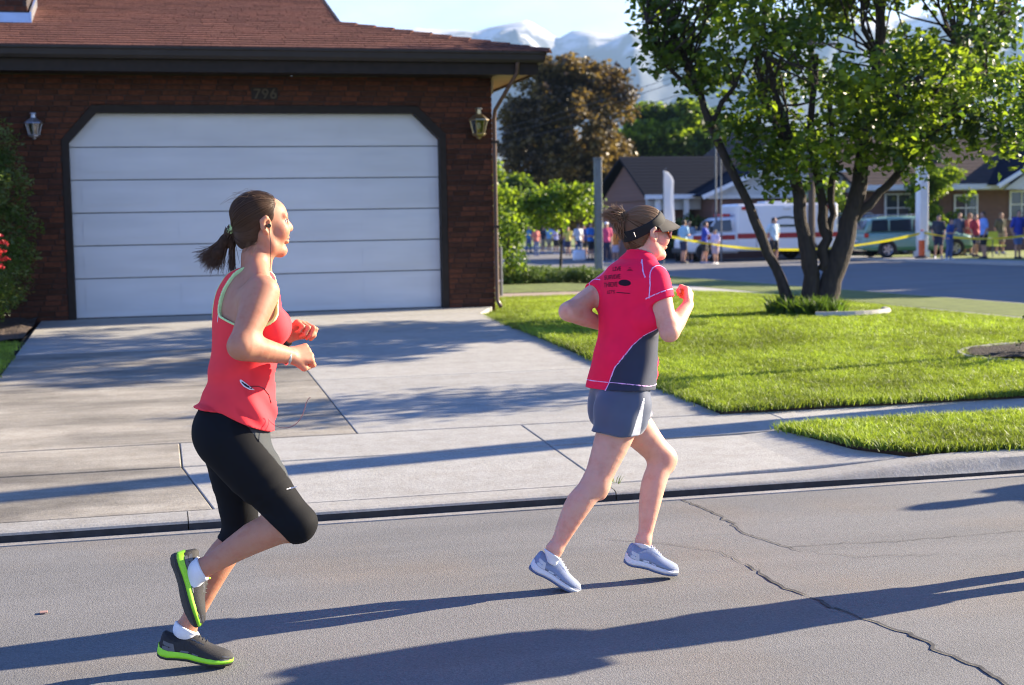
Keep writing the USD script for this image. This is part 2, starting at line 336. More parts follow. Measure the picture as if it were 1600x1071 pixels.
def head_ops(c, M, s=1.0, face=True):
    W = lambda *p: c + (np.array(p)*s) @ M; E = lambda p, r: Ell(W(*p), np.array(r)*s, M)
    o = [('u', E((-.012, 0, .032), (.0865, .0725, .0735)), .02), ('u', E((.028, 0, -.030), (.060, .060, .082)), .03), ('u', Limb([W(.050, 0, .03), W(.056, 0, -.02)], [.046*s, .044*s]), .03)]
    for y in (-1, 1): o += [('u', Limb([W(-.002, y*.050, -.045), W(.025, y*.042, -.083), W(.070, y*.012, -.103)], [.020*s, .018*s, .016*s]), .025)]
    o += [('u', E((.074, 0, -.100), (.019, .020, .016)), .02)]
    if not face:
        return o + [('u', Limb([W(.09, 0, .005), W(.108, 0, -.022)], [.010*s, .012*s]), .015)] + [('u', E((.0, y*.074, -.012), (.016, .009, .028)), .008) for y in (-1, 1)]
    for y in (-1, 1):
        o += [('u', E((.066, y*.034, -.030), (.026, .026, .028)), .028), ('u', Limb([W(.086, y*.012, .021), W(.078, y*.043, .021)], [.010*s, .008*s]), .014), ('s', E((.096, y*.032, .003), (.016, .020, .011)), .016)]
    o += [('u', Limb([W(.088, 0, .012), W(.104, 0, -.014), W(.110, 0, -.023)], [.0085*s, .0085*s, .0095*s]), .012)]
    for y in (-1, 1): o += [('u', E((.098, y*.0105, -.027), (.009, .007, .0065)), .007), ('s', E((.103, y*.006, -.034), (.004, .003, .004)), .003)]
    o += [('u', E((.088, 0, -.050), (.012, .022, .012)), .012), ('u', Limb([W(.084, -.020, -.0580), W(.0950, -.006, -.0555), W(.0950, .006, -.0555), W(.084, .020, -.0580)], [.003*s, .0040*s, .0040*s, .003*s]), .005),
          ('u', Limb([W(.083, -.018, -.0605), W(.0945, 0, -.0665), W(.083, .018, -.0605)], [.003*s, .0062*s, .003*s]), .005), ('s', Limb([W(.088, -.022, -.059), W(.101, 0, -.0605), W(.088, .022, -.059)], [.0016*s]*3), .003)]
    for y in (-1, 1):
        o += [('u', E((.002, y*.0735, -.012), (.018, .0065, .031)), .008), ('u', Limb([W(.012, y*.077, .006), W(-.002, y*.083, .016), W(-.016, y*.084, .004), W(-.013, y*.082, -.018), W(.002, y*.078, -.036)], [.004*s, .0042*s, .0045*s, .0042*s, .005*s]), .004),
              ('s', E((.004, y*.083, -.008), (.009, .005, .015)), .004)]
    return o
def hand_ops(w, kn, n, thumb, curl=(55, 95, 45), s=1.0, th=(0.3, 0.5)):
    """A hand: w wrist, kn knuckle centre, n back-of-hand normal, thumb +1 or -1 (the side of the palm it leaves from, along n x d)."""
    d = unit(kn - w); n = unit(n - d*(n @ d)); t = np.cross(n, d)*thumb; L = 0.082*s; o = []
    for k, off in enumerate((.030, .010, -.010, -.029)):
        o.append(('u', Limb([w + d*.012*s + t*off*.55*s, w + d*(L - .004*abs(k-1)) + t*off*s], [.0150*s, .0118*s]), .012))
    for k, (off, l) in enumerate(((.030, (.042, .025, .019)), (.010, (.046, .029, .020)), (-.010, (.042, .027, .020)), (-.029, (.034, .020, .017)))):
        p = w + d*(L - .004*abs(k-1)) + t*off*s; a = 0; pts = [p]; rad = [.0105*s]
        for j in range(3):
            a += math.radians(curl[j] + (k-1.5)*4); p = p + (d*math.cos(a) - n*math.sin(a))*l[j]*s; pts.append(p); rad.append((.0092, .0083, .0072)[j]*s*(.9 if k == 3 else 1))
        o.append(('u', Limb(pts, rad, k=.004), .004))
    b = w + d*.022*s + t*.022*s - n*.006*s; p1 = b + (d*.75 + t*.55 - n*.35)*.040*s; p2 = p1 + (d*.75 - t*th[0] - n*.55)*.032*s; p3 = p2 + (d*.45 - t*th[1] - n*.5)*.025*s
    o.append(('u', Limb([b, p1, p2, p3], [.0165*s, .0125*s, .0105*s, .0085*s], k=.006), .010))
    return o
# ---------------------------------------------------------------- shoes
def shoe(parent, name, heel, toe, up, L, mats_, bend=0.0, spring=0.012, low=0.0, laces=True, wid=1.0, hz=1.0, label=None):
    """A running shoe: heel and toe are ends of the sole's underside, up the sole's upward normal."""
    heel = np.array(heel, float); d = unit(np.array(toe) - heel); up = unit(np.array(up) - d*(np.array(up) @ d)); y = np.cross(up, d)
    def W(p):
        p = np.array(p, float).reshape(-1, 3)*[L/.27, L/.27*wid, L/.27*hz]; x = p[:,0].copy(); z = p[:,2].copy(); k = np.maximum(x - .185*L/.27, 0)
        if bend: a = math.radians(bend); x = x - k*(1-math.cos(a)) - z*math.sin(a)*(k > 0)*np.minimum(k/.03, 1); z = z + k*math.sin(a)
        return heel + np.outer(x, d) + np.outer(p[:,1], y) + np.outer(z, up)
    X = np.array([-.004, .0, .012, .035, .07, .11, .15, .19, .22, .245, .262, .270, .273]); hw = np.array([.010, .022, .031, .036, .034, .034, .041, .046, .044, .036, .025, .014, .006])
    bot = np.array([.014, .007, .002, 0, .003, .004, .001, 0, .002, .005, .008, .011, .014]); soleh = np.array([.034, .036, .035, .033, .031, .029, .027, .025, .023, .022, .021, .018, .014]); bot = bot + 0
    def loftm(secs):
        n = len(secs[0]); v = np.vstack(secs); f = []
        for i in range(len(secs)-1):
            for j in range(n): a, b = i*n+j, i*n+(j+1) % n; f += [(a, a+n, b+n), (a, b+n, b)]
        v = np.vstack([v, secs[0].mean(0), secs[-1].mean(0)])
        for j in range(n): f += [(len(v)-2, j, (j+1) % n), (len(v)-1, (len(secs)-1)*n+(j+1) % n, (len(secs)-1)*n+j)]
        return trimesh.Trimesh(W(v), np.array(f)[:, ::-1], process=False)
    t = part(parent, name, loftm([np.array([(x, -w*.96, b+.006), (x, -w*1.04, b+.014), (x, -w*1.03, b+h*.7), (x, -w*.93, b+h), (x, w*.93, b+h), (x, w*1.03, b+h*.7), (x, w*1.04, b+.014), (x, w*.96, b+.006)]) for x, w, b, h in zip(X, hw, bot, soleh)]), mats_[1], smooth=50, label=label)
    part(t, 'outsole', loftm([np.array([(x, -w*.90, b-.001), (x, -w*1.0, b+.004), (x, -w*.97, b+.0075), (x, w*.97, b+.0075), (x, w*1.0, b+.004), (x, w*.90, b-.001)]) for x, w, b in zip(X, hw, bot)]), mats_[2], smooth=40)
    # upper: rounded sections that climb from the sole to the collar and the vamp
    Xu = np.array([.001, .004, .014, .035, .06, .085, .105, .125, .15, .18, .21, .235, .257, .2705]); wu = np.interp(Xu, X, hw)*.97; top = np.array([.062, .078, .086, .080, .076, .086, .094, .088, .075, .063, .056, .052, .046, .032]) - low
    cw = np.array([.5, .62, .72, .78, .80, .72, .60, .58, .62, .66, .68, .66, .6, .5]); base = np.interp(Xu, X, bot+soleh*.9); secs = []
    for x, w, z1, c, z0 in zip(Xu, wu, top, cw, base):
        h = z1 - z0; secs.append(np.array([(x, -w, z0), (x, -w*1.02, z0+h*.25), (x, -w*(.45*c+.55), z0+h*.62), (x, -w*c*.72, z0+h*.90), (x, -w*c*.30, z1), (x, w*c*.30, z1), (x, w*c*.72, z0+h*.90), (x, w*(.45*c+.55), z0+h*.62), (x, w*1.02, z0+h*.25), (x, w, z0)]))
    part(t, 'upper', loftm(secs), mats_[0], smooth=60)
    # overlays: heel counter, side stripe, toe cap
    def over(x0, x1, f0, f1, side, o=.0016, n=8):
        pts = []
        for f in (f0, f1):
            for x in np.linspace(x0(f) if callable(x0) else x0, x1(f) if callable(x1) else x1, n):
                w = np.interp(x, Xu, wu); z1 = np.interp(x, Xu, top); z0 = np.interp(x, Xu, base); c = np.interp(x, Xu, cw); h = z1-z0
                yy = np.interp(f, [0, .25, .62, .9, 1.0], [w, w*1.02, w*(.45*c+.55), w*c*.72, w*c*.3]); pts.append((x, side*(yy + o), z0 + h*f))
        p = np.array(pts); i = np.arange(n-1); f = np.vstack([np.stack([i, i+1, i+n+1], 1), np.stack([i, i+n+1, i+n], 1)]); return trimesh.Trimesh(W(p), f if side < 0 else f[:, ::-1], process=False)
    for s_ in (-1, 1):
        part(t, 'side_stripe', over(lambda f: .075 + .05*f, lambda f: .105 + .05*f, 0.02, 0.75, s_), mats_[3]); part(t, 'side_stripe', over(lambda f: .12 + .02*f, lambda f: .143 + .02*f, 0.02, 0.80, s_), mats_[3])
        part(t, 'heel_counter', over(.012, lambda f: .06 - .02*f, 0.02, 0.50, s_), mats_[4])
        part(t, 'toe_cap', over(lambda f: .222 + .02*f, .258, 0.0, 0.5, s_), mats_[4])
    if laces:
        for k in range(5):
            x = .112 + k*.0135; z = np.interp(x, Xu, top); w = np.interp(x, Xu, wu)*np.interp(x, Xu, cw)
            part(t, 'lace', tube(W([(x-.004, -w*.66, z-.008), (x, -w*.3, z+.0025), (x, w*.3, z+.0025), (x+.004, w*.66, z-.008)]), .0022, 5), mats_[5])
    return t, W
# ================================================================ terrain
def z_cross(y): return -0.0045*np.clip(np.asarray(y, float) - 7.0, 0, 130)
def z_lot(x, y):
    """The corner lot: rises gently from the front pavement, falls to the cross street at x = 14.3."""
    x, y = np.asarray(x, float), np.asarray(y, float)
    base = 0.165 + 0.20*sstep(9.4, 15.5, y) - 0.12*sstep(19, 27, y)
    far = z_cross(y) + 0.12
    k = np.maximum(sstep(8.6, 12.0, x), sstep(26, 40, y))
    return base*(1-k) + far*k
def z_drive(y): return 0.15 + (np.asarray(y, float) - 9.47)*0.0375
M_asphalt = usdkit.material(stage, '/World/Looks/asphalt', {
    'g': ('geometry', {}), 'mp': ('mapping', {'scale': (0.35, 1.6, 1.0)}),
    'n1': ('noise_texture', {'scale': 1.1, 'detail': 5.0, 'roughness': 0.62}), 'r1': ('rgb_ramp', {'ramp': [(0.3, (0.142, 0.142, 0.137)), (0.7, (0.190, 0.188, 0.180))]}),
    'v': ('voronoi_texture', {'scale': 170.0}), 'rv': ('rgb_ramp', {'ramp': [(0.0, (0.76,)*3), (0.5, (1.0,)*3), (1.0, (1.24,)*3)]}),
    'n2': ('noise_texture', {'scale': 60.0, 'detail': 5.0, 'roughness': 0.8}), 'r2': ('rgb_ramp', {'ramp': [(0.3, (0.88,)*3), (0.7, (1.10,)*3)]}),
    'n3': ('noise_texture', {'scale': 0.9, 'detail': 3.0}), 'r3': ('rgb_ramp', {'ramp': [(0.50, (1, 1, 1)), (0.72, (1.10, 1.0, 0.90))]}),
    'm1': ('mix', {'mix_type': 'multiply', 'fac': 1.0}), 'm2': ('mix', {'mix_type': 'multiply', 'fac': 1.0}), 'm3': ('mix', {'mix_type': 'multiply', 'fac': 1.0}),
    'b': ('bump', {'strength': 0.7, 'distance': 0.0018}), 'b2': ('bump', {'strength': 0.5, 'distance': 0.002}),
    'p': ('principled_bsdf', {'roughness': 0.82, 'specular_ior_level': 0.3})},
    [('g.position', 'mp.vector'), ('mp.vector', 'n1.vector'), ('g.position', 'v.vector'), ('g.position', 'n2.vector'), ('g.position', 'n3.vector'), ('n1.fac', 'r1.fac'), ('v.color', 'rv.fac'), ('n2.fac', 'r2.fac'), ('n3.fac', 'r3.fac'),
     ('r1.color', 'm1.color1'), ('rv.color', 'm1.color2'), ('m1.color', 'm2.color1'), ('r2.color', 'm2.color2'), ('m2.color', 'm3.color1'), ('r3.color', 'm3.color2'), ('m3.color', 'p.base_color'),
     ('v.distance', 'b.height'), ('n2.fac', 'b2.height'), ('b.normal', 'b2.normal'), ('b2.normal', 'p.normal')], surface='p.BSDF')
def concrete(name, tone, stain, bias=0.5):
    return usdkit.material(stage, '/World/Looks/' + name, {
        'g': ('geometry', {}), 'mp': ('mapping', {'scale': (0.45, 1.5, 1.0)}),
        'n1': ('noise_texture', {'scale': 1.5, 'detail': 6.0, 'roughness': 0.62, 'distortion': 0.3}), 'r1': ('rgb_ramp', {'ramp': [(bias-0.2, tuple(c*stain for c in tone)), (bias+0.12, tone)]}),
        'n2': ('noise_texture', {'scale': 55.0, 'detail': 5.0, 'roughness': 0.7}), 'r2': ('rgb_ramp', {'ramp': [(0.28, (0.80,)*3), (0.72, (1.14,)*3)]}),
        'n4': ('noise_texture', {'scale': 7.0, 'detail': 6.0, 'roughness': 0.7}), 'r4': ('rgb_ramp', {'ramp': [(0.3, (0.88, 0.86, 0.83)), (0.6, (1.05, 1.05, 1.05))]}),
        'oi': ('object_info', {}), 'ro': ('rgb_ramp', {'ramp': [(0, (0.93, 0.93, 0.93)), (1, (1.06, 1.05, 1.03))]}),
        'm1': ('mix', {'mix_type': 'multiply', 'fac': 1.0}), 'm2': ('mix', {'mix_type': 'multiply', 'fac': 1.0}), 'm3': ('mix', {'mix_type': 'multiply', 'fac': 1.0}),
        'b': ('bump', {'strength': 1.0, 'distance': 0.003}), 'p': ('principled_bsdf', {'roughness': 0.8, 'specular_ior_level': 0.3})},
        [('g.position', 'mp.vector'), ('mp.vector', 'n1.vector'), ('g.position', 'n2.vector'), ('g.position', 'n4.vector'), ('n1.fac', 'r1.fac'), ('n2.fac', 'r2.fac'), ('n4.fac', 'r4.fac'), ('oi.random', 'ro.fac'),
         ('r1.color', 'm1.color1'), ('r2.color', 'm1.color2'), ('m1.color', 'm2.color1'), ('ro.color', 'm2.color2'), ('m2.color', 'm3.color1'), ('r4.color', 'm3.color2'), ('m3.color', 'p.base_color'), ('n2.fac', 'b.height'), ('b.normal', 'p.normal')], surface='p.BSDF')
M_conc = concrete('concrete', (0.37, 0.365, 0.338), 0.84, 0.42)
M_conc_worn = concrete('concrete_worn', (0.37, 0.345, 0.29), 0.40, 0.53)
M_conc_kerb = concrete('concrete_kerb', (0.34, 0.335, 0.31), 0.75, 0.45)
M_conc_tan = concrete('concrete_tan', (0.36, 0.29, 0.22), 0.8, 0.4)
M_kerb_dark = mat('dark_kerb_concrete', (0.020, 0.020, 0.021), 0.9, var=0.4, scale=14)
M_dirt = mat('soil', (0.065, 0.045, 0.03), 0.95, var=0.35, scale=20, bump=0.01, bscale=45)
M_lawn = mat('lawn_ground', (0.12, 0.155, 0.022), 0.9, var=0.3, scale=3.0, bump=0.02, bscale=40)
M_far_grass = mat('far_grass', (0.15, 0.19, 0.03), 0.95, var=0.35, scale=1.2)

# ---------------------------------------------------------------- ground sheet to the horizon
gx = np.concatenate([[-7000, -3000, -900, -300, -120], np.arange(-60, 121, 6.0), [300, 900, 3000, 7000]])
gy = np.concatenate([[-7000, -2000, -300, -60], np.arange(-12, 151, 6.0), [300, 900, 2500, 7000]])
single('ground', grid_mesh(gx, gy, lambda X, Y: np.where((X > 13), z_cross(Y), np.minimum(z_cross(Y), 0)) - 0.09), M_far_grass, 'dry grassy ground running out to the foot of the mountains', kind='structure')

# ---------------------------------------------------------------- street
road = thing('road', 'grey worn asphalt street across the foreground', None, kind='structure'); stage.GetPrimAtPath(road)
xs = np.concatenate([[-60, -20, -6], np.arange(-4, 9.1, 0.5), [14, 30, 80]])
part(road, 'asphalt', grid_mesh(xs, np.array([-14, -6, 0, 2, 3, 4, 5, 6, 7, 7.30]), lambda X, Y: 0*X), M_asphalt)
M_crack = mat('crack_filler', (0.048, 0.046, 0.044), 0.75, var=0.5, scale=30)
M_crack_thin = mat('crack_dust', (0.06, 0.057, 0.053), 0.9, var=0.5, scale=30)
def crack(pts, w, m, seed, jag=0.010):
    r = np.random.default_rng(seed); p = [np.array(pts[0], float)]
    for a, b in zip(pts[:-1], pts[1:]):
        a, b = np.array(a, float), np.array(b, float); n = max(2, int(np.linalg.norm(b-a)/0.04))
        for k in range(1, n+1): p.append(a + (b-a)*k/n + r.normal(0, jag, 2)*(k < n))
    p = np.array(p); t = np.gradient(p, axis=0); t /= np.linalg.norm(t, axis=1, keepdims=True); s = np.stack([-t[:,1], t[:,0]], 1)
    ww = w*.46*(0.35 + 1.1*r.random(len(p))); ww = np.convolve(ww, [.25,.5,.25], 'same'); ww[0] = ww[-1] = w*0.1
    v = np.vstack([np.column_stack([p + s*ww[:,None]/2, np.full(len(p), 0.004)]), np.column_stack([p - s*ww[:,None]/2, np.full(len(p), 0.004)])])
    n = len(p); i = np.arange(n-1); f = np.vstack([np.stack([i, i+n, i+1], 1), np.stack([i+1, i+n, i+n+1], 1)])
    return trimesh.Trimesh(v, f, process=False)
part(road, 'crack', crack([(2.805, 7.338), (2.84, 7.045), (2.853, 6.811), (2.795, 6.427), (2.855, 6.113), (2.903, 5.972)], 0.022, None, 1), M_crack)
part(road, 'crack', crack([(2.549, 5.828), (2.534, 5.554), (2.53, 5.386), (2.57, 5.245)], 0.03, None, 2), M_crack)
part(road, 'crack', crack([(2.561, 5.227), (2.616, 4.93), (2.659, 4.733), (2.696, 4.565), (2.696, 4.309), (2.709, 4.172), (2.695, 4.002), (2.684, 3.781)], 0.034, None, 3), M_crack)
part(road, 'crack', crack([(2.852, 6.071), (3.096, 6.06), (3.48, 6.016), (3.901, 6.021), (4.146, 6.014)], 0.012, None, 4), M_crack_thin)
part(road, 'crack', crack([(2.549, 5.828), (2.522, 6.099), (2.35, 6.325), (2.091, 6.529)], 0.01, None, 5), M_crack_thin)
part(road, 'crack', crack([(2.923, 5.965), (3.082, 5.779), (3.477, 5.726)], 0.008, None, 6), M_crack_thin)
# gutter lip and kerb
gut = thing('gutter', 'thin pale concrete gutter lip along the asphalt edge', None, kind='structure')
part(gut, 'gutter_lip', B(-30, 40, 7.302, 7.372, -0.05, 0.006), concrete('concrete_lip', (0.36, 0.35, 0.335), 0.6, 0.5))
kerb = thing('kerb', 'concrete kerb dropped along the driveway and rising on the right', None, kind='structure')
kx = np.concatenate([[-30, -8, -2.34], [-2.334, 0.120], [0.126, 2.448], [2.454, 3.2, 3.6], np.arange(3.8, 4.9, 0.1), [4.9, 6.3], [6.306, 9.0], [9.006, 13]])
def kerb_h(x): return 0.062 + 0.05*sstep(3.5, 4.75, x)
kv, kf = [], []
for i, x in enumerate(kx):
    h = float(kerb_h(x)); full = (h - 0.062)/0.05
    kv += [(x, 7.375, 0.0), (x, 7.378, 0.040 - 0.014*full), (x, 7.384 + 0.02*full, 0.052), (x, 7.40 + 0.03*full, h-0.010*full-0.004), (x, 7.415 + 0.055*full, h), (x, 7.575 + 0.02*full, h + 0.004), (x, 7.578 + 0.02*full, -0.02)]
NK = 7
def kerb_part(rows, i0, i1):
    v = []; f = []
    for i in range(i0, i1+1): v += [kv[i*NK + r] for r in rows]
    k = len(rows)
    for i in range(i1-i0):
        for j in range(k-1): a = i*k+j; f += [(a, a+k, a+k+1), (a, a+k+1, a+1)]
    return trimesh.Trimesh(np.array(v), np.array(f), process=False)
cuts = [i for i in range(1, len(kx)) if kx[i]-kx[i-1] < 0.008]
st = [0] + cuts; en = [c-1 for c in cuts] + [len(kx)-1]
for a, b in zip(st, en):
    part(kerb, 'kerb_stone', kerb_part([1,2,3,4,5,6], a, b), M_conc_kerb, smooth=40)
    part(kerb, 'stained_face', kerb_part([0,1], a, b), M_kerb_dark)  # near-black lower band of the kerb face

# ---------------------------------------------------------------- concrete slabs
def slab(parent, corners, fz, m, gap=0.008, th=0.09, name='slab', ch=0.005):
    """One slab cast with a tooled, rounded edge; its top follows fz."""
    p = Polygon(corners).buffer(-gap/2, join_style=2); q = p.buffer(-ch, join_style=2)
    top = poly_sheet(q, fz, 0.6)
    def ring(poly, dz):
        c = np.array(poly.exterior.coords)[:-1]; 
        if not poly.exterior.is_ccw: c = c[::-1]
        return np.column_stack([c, fz(c[:,0], c[:,1]) + dz])
    r0, r1, r2 = ring(q, 0), ring(p, -ch), ring(p, -th); ms = [top]
    for a, b in ((r0, r1), (r1, r2)):
        if len(a) != len(b): continue
        n = len(a); i = np.arange(n); j = (i+1) % n
        ms.append(trimesh.Trimesh(np.vstack([a, b]), np.vstack([np.stack([i, i+n, j+n], 1), np.stack([i, j+n, j], 1)]), process=False))
    return part(parent, name, CAT(ms), m)
xj = [-9.6, -7.2, -4.8, -2.34, 0.12, 2.45, 4.30, 6.6, 9.0, 11.2]
walk = thing('pavement', 'pale concrete pavement in slabs between driveway and kerb', None, kind='structure')
z_walk = lambda x, y: 0.118 + (np.asarray(y) - 8.72)*0.045 + 0*np.asarray(x)
for a, b in zip(xj[:-1], xj[1:]): slab(walk, [(a, 8.72), (b, 8.72), (b, 9.46), (a, 9.46)], z_walk, M_conc_worn if -2.4 < a < -2.3 else M_conc)
apron = thing('driveway_apron', 'concrete apron sloping from the pavement down to the kerb', None, kind='structure')
z_apr = lambda x, y: 0.064 + (np.asarray(y) - 7.59)*0.046 + 0*np.asarray(x)
for a, b, m in ((-4.8, -2.34, M_conc_worn), (-2.34, 0.12, M_conc_worn), (0.12, 2.45, M_conc)):
    slab(apron, [(a + (0.14 if a == 0.12 else 0), 7.595), (b + (0.14 if b == 0.12 else 0), 7.595), (b, 8.71), (a, 8.71)], z_apr, m)
slab(apron, [(2.45, 7.595), (4.42, 7.62), (4.22, 7.95), (4.12, 8.5), (4.05, 8.71), (2.45, 8.71)], lambda x, y: z_apr(x, y) + 0.035*sstep(3.6, 4.5, x), M_conc)
drive = thing('driveway', 'broad concrete driveway rising to the garage door', None, kind='structure')
DX0, DX1, DXM = -1.36, 3.96, 1.30
dy = [9.485, 12.05, 14.62, 17.22, 18.1]
zd = lambda x, y: z_drive(y) + 0*np.asarray(x)
for i in range(4):
    x_a, x_b = (DX0 - 0.35, DX0) if i == 0 else (DX0, DX0)
    slab(drive, [(x_a if i == 0 else DX0, dy[i]), (DXM, dy[i]), (DXM, dy[i+1]), (DX0, dy[i+1])], zd, M_conc_worn if i < 2 else M_conc)
    slab(drive, [(DXM, dy[i]), (DX1, dy[i]), (DX1, dy[i+1]) if i < 3 else (4.34, dy[i+1]), (DXM, dy[i+1])], zd, M_conc)
M_seam = mat('joint_filler', (0.05, 0.045, 0.04), 0.9, var=0.4, scale=40)
part(drive, 'joint_bed', poly_sheet([(DX0-.3, 9.46), (4.0, 9.46), (4.0, 18.05), (DX0, 18.05)], lambda x, y: zd(x, y) - 0.022, 1.0), M_seam)
part(walk, 'joint_bed', poly_sheet([(-9.6, 8.70), (11.2, 8.70), (11.2, 9.48), (-9.6, 9.48)], lambda x, y: z_walk(x, y) - 0.022, 1.0), M_seam)
part(apron, 'joint_bed', poly_sheet([(-4.8, 7.56), (4.2, 7.56), (4.0, 8.73), (-4.8, 8.73)], lambda x, y: z_apr(x, y) - 0.022, 1.0), M_seam)
side = thing('side_driveway', 'tan concrete side drive behind the lawn, beside the house', None, kind='structure')
for a, b in ((4.6, 7.4), (7.4, 10.9)):
    slab(side, [(a, 22.2), (b, 22.2), (b, 25.0), (a, 25.0)], lambda x, y: z_lot(x, y) + 0.012, M_conc_tan)
walk2 = thing('side_pavement', 'narrow concrete pavement along the cross street', None, kind='structure')
for k in range(22):
    y = 10 + 2.0*k
    slab(walk2, [(10.95, y), (12.1, y), (12.1, y+2), (10.95, y+2)], lambda x, y: z_lot(x, y) + 0.012, M_conc_tan if 11 < y < 14 else M_conc)
kerb2 = thing('cross_street_kerb', 'low concrete kerb along the near side of the cross street', None, kind='structure')
ys = np.arange(10.5, 100, 3.0)
for a, b in zip(ys[:16], ys[1:17]):
    part(kerb2, 'kerb_stone', trimesh.Trimesh(np.array([(x, y, float(z_cross(y)) + z) for y in (a, b-0.012) for x, z in ((14.05, -.05), (14.05, .125), (14.2, .125), (14.25, 0.02), (14.6, 0.0), (14.6, -.05))]),
        np.array([(j, j+6, j+7) for j in range(5)] + [(j, j+7, j+1) for j in range(5)])[:, ::-1], process=False), M_conc_kerb)
croad = single('cross_road', grid_mesh(np.array([14.6, 17, 20, 24, 28.0]), np.concatenate([[-14, 0], np.arange(7, 137, 6.5), [140, 200]]), lambda X, Y: z_cross(Y) - 0.004), M_asphalt, 'wide grey cross street beyond the lawn', kind='structure')

# ---------------------------------------------------------------- lawn
M_blade = mat('grass_blade', (0.19, 0.265, 0.030), 0.55, var=0.42, scale=0.9, trans=0.38, rnd=0.35)
lawn_poly = Polygon([(3.99, 9.485), (10.93, 9.485), (10.93, 22.17), (4.4, 22.17), (4.4, 18.1), (3.99, 18.0)])
MULCH = Polygon([(7.55 + 0.62*math.cos(a)*1.6 + 0.75, 11.55 + 0.42*math.sin(a)*1.4) for a in np.linspace(0, 2*np.pi, 24)[:-1]])
z_turf = lambda x, y: z_lot(x, y) + 0.02
lawn = thing('lawn', 'bright green mown front lawn between driveway and cross street', None, kind='structure')
part(lawn, 'turf', poly_sheet(lawn_poly.difference(MULCH), z_turf, 0.5), M_lawn)
def skirt(poly, fz, depth):
    c = np.array(poly.exterior.coords); c = np.array(LineString(c).segmentize(0.6).coords)
    n = len(c); z = fz(c[:,0], c[:,1]); v = np.vstack([np.column_stack([c, z]), np.column_stack([c, z - depth])]); i = np.arange(n-1)
    return trimesh.Trimesh(v, np.vstack([np.stack([i, i+n, i+n+1], 1), np.stack([i, i+n+1, i+1], 1)]), process=False)
part(lawn, 'soil_edge', skirt(lawn_poly, z_turf, 0.2), M_dirt)
strip_poly = Polygon([(4.10, 8.70), (4.17, 8.45), (4.30, 7.90), (4.52, 7.70), (5.2, 7.615), (11.0, 7.615), (11.0, 8.70)])
strip = thing('verge', 'strip of green grass between pavement and kerb', None, kind='structure')
z_strip = lambda x, y: 0.125 + 0.02*sstep(7.6, 8.0, y) + 0*np.asarray(x)
part(strip, 'turf', poly_sheet(strip_poly, z_strip, 0.4), M_lawn); part(strip, 'soil_edge', skirt(strip_poly, z_strip, 0.12), M_dirt)
back_poly = Polygon([(4.6, 25.05), (10.9, 25.05), (10.9, 54), (4.6, 54)])
backl = single('back_lawn', poly_sheet(back_poly, z_turf, 2.0), M_lawn, 'strip of sunlit grass beyond the side drive', kind='structure')
verge2 = single('cross_street_verge', poly_sheet(Polygon([(12.12, 10), (14.05, 10), (14.05, 54), (12.12, 54)]), lambda x, y: z_lot(x, y) + 0.015, 2.0), M_lawn, 'grass verge between side pavement and cross street kerb', kind='structure')
left_poly = Polygon([(-9, 9.485), (DX0-0.35, 9.485), (DX0-0.02, 12.05), (DX0-0.02, 15.6), (-9, 15.6)])
leftl = thing('left_lawn', 'edge of grass left of the driveway', None, kind='structure')
part(leftl, 'turf', poly_sheet(left_poly, lambda x, y: z_drive(y) + 0.015, 0.8), M_lawn)

def tuft(r, n, h, spread, w):
    v, f = [], []
    for k in range(n):
        a = r.random()*2*np.pi; b = np.array([r.normal(0, spread), r.normal(0, spread), 0]); hh = h*(0.55 + 0.7*r.random())
        s = np.array([math.cos(a), math.sin(a), 0])*w/2; lean = np.array([r.normal(0, .35), r.normal(0, .35), 1.0])*hh
        i = len(v); mid = b + lean*0.55; tip = b + lean + np.array([lean[0], lean[1], 0])*0.5
        v += [b-s, b+s, mid+s*0.8, mid-s*0.8, tip]; f += [(i, i+1, i+2), (i, i+2, i+3), (i+3, i+2, i+4)]
    return trimesh.Trimesh(np.array(v), np.array(f), process=False)
def scatter(name, polys, counts, protos, m, fz, label, seed, parent=None, smin=0.7, smax=1.3, kind='stuff'):
    r = np.random.default_rng(seed); P = []
    for poly, n in zip(polys, counts):
        x0, y0, x1, y1 = poly.bounds; got = []
        from shapely import contains_xy
        while sum(map(len, got)) < n:
            q = r.random((n, 2))*[x1-x0, y1-y0] + [x0, y0]; got.append(q[contains_xy(poly, q[:,0], q[:,1])])
        P.append(np.vstack(got)[:n])
    P = np.vstack(P); pos = np.column_stack([P, fz(P[:,0], P[:,1])])
    path = _path(parent, name); pi = UsdGeom.PointInstancer.Define(stage, path)
    for k, pm in enumerate(protos): usdkit.mesh(stage, f'{path}/blade_{k:03d}' if k else f'{path}/blade', pm, m)
    pi.CreatePrototypesRel().SetTargets([f'{path}/blade_{k:03d}' if k else f'{path}/blade' for k in range(len(protos))])
    pi.CreateProtoIndicesAttr(Vt.IntArray.FromNumpy(r.integers(0, len(protos), len(pos)).astype(np.int32)))
    pi.CreatePositionsAttr(Vt.Vec3fArray.FromNumpy(pos.astype(np.float32)))
    a = r.random(len(pos))*np.pi; q = np.zeros((len(pos), 4)); q[:,0] = np.cos(a); q[:,3] = np.sin(a)
    pi.CreateOrientationsAttr(Vt.QuathArray([Gf.Quath(float(c), 0, 0, float(s)) for c, s in zip(q[:,0], q[:,3])]))
    s = r.uniform(smin, smax, len(pos)); pi.CreateScalesAttr(Vt.Vec3fArray.FromNumpy(np.stack([s, s, s], 1).astype(np.float32)))
    return tag(path, label, None if kind == 'stuff' else None, None, kind)
rr = np.random.default_rng(5)
protos = [tuft(rr, 15, 0.036, 0.024, 0.0055) for _ in range(6)]
near = lawn_poly.difference(MULCH).intersection(sbox(3.9, 9.4, 11, 13.2)); far = lawn_poly.intersection(sbox(3.9, 13.2, 11, 22.3))
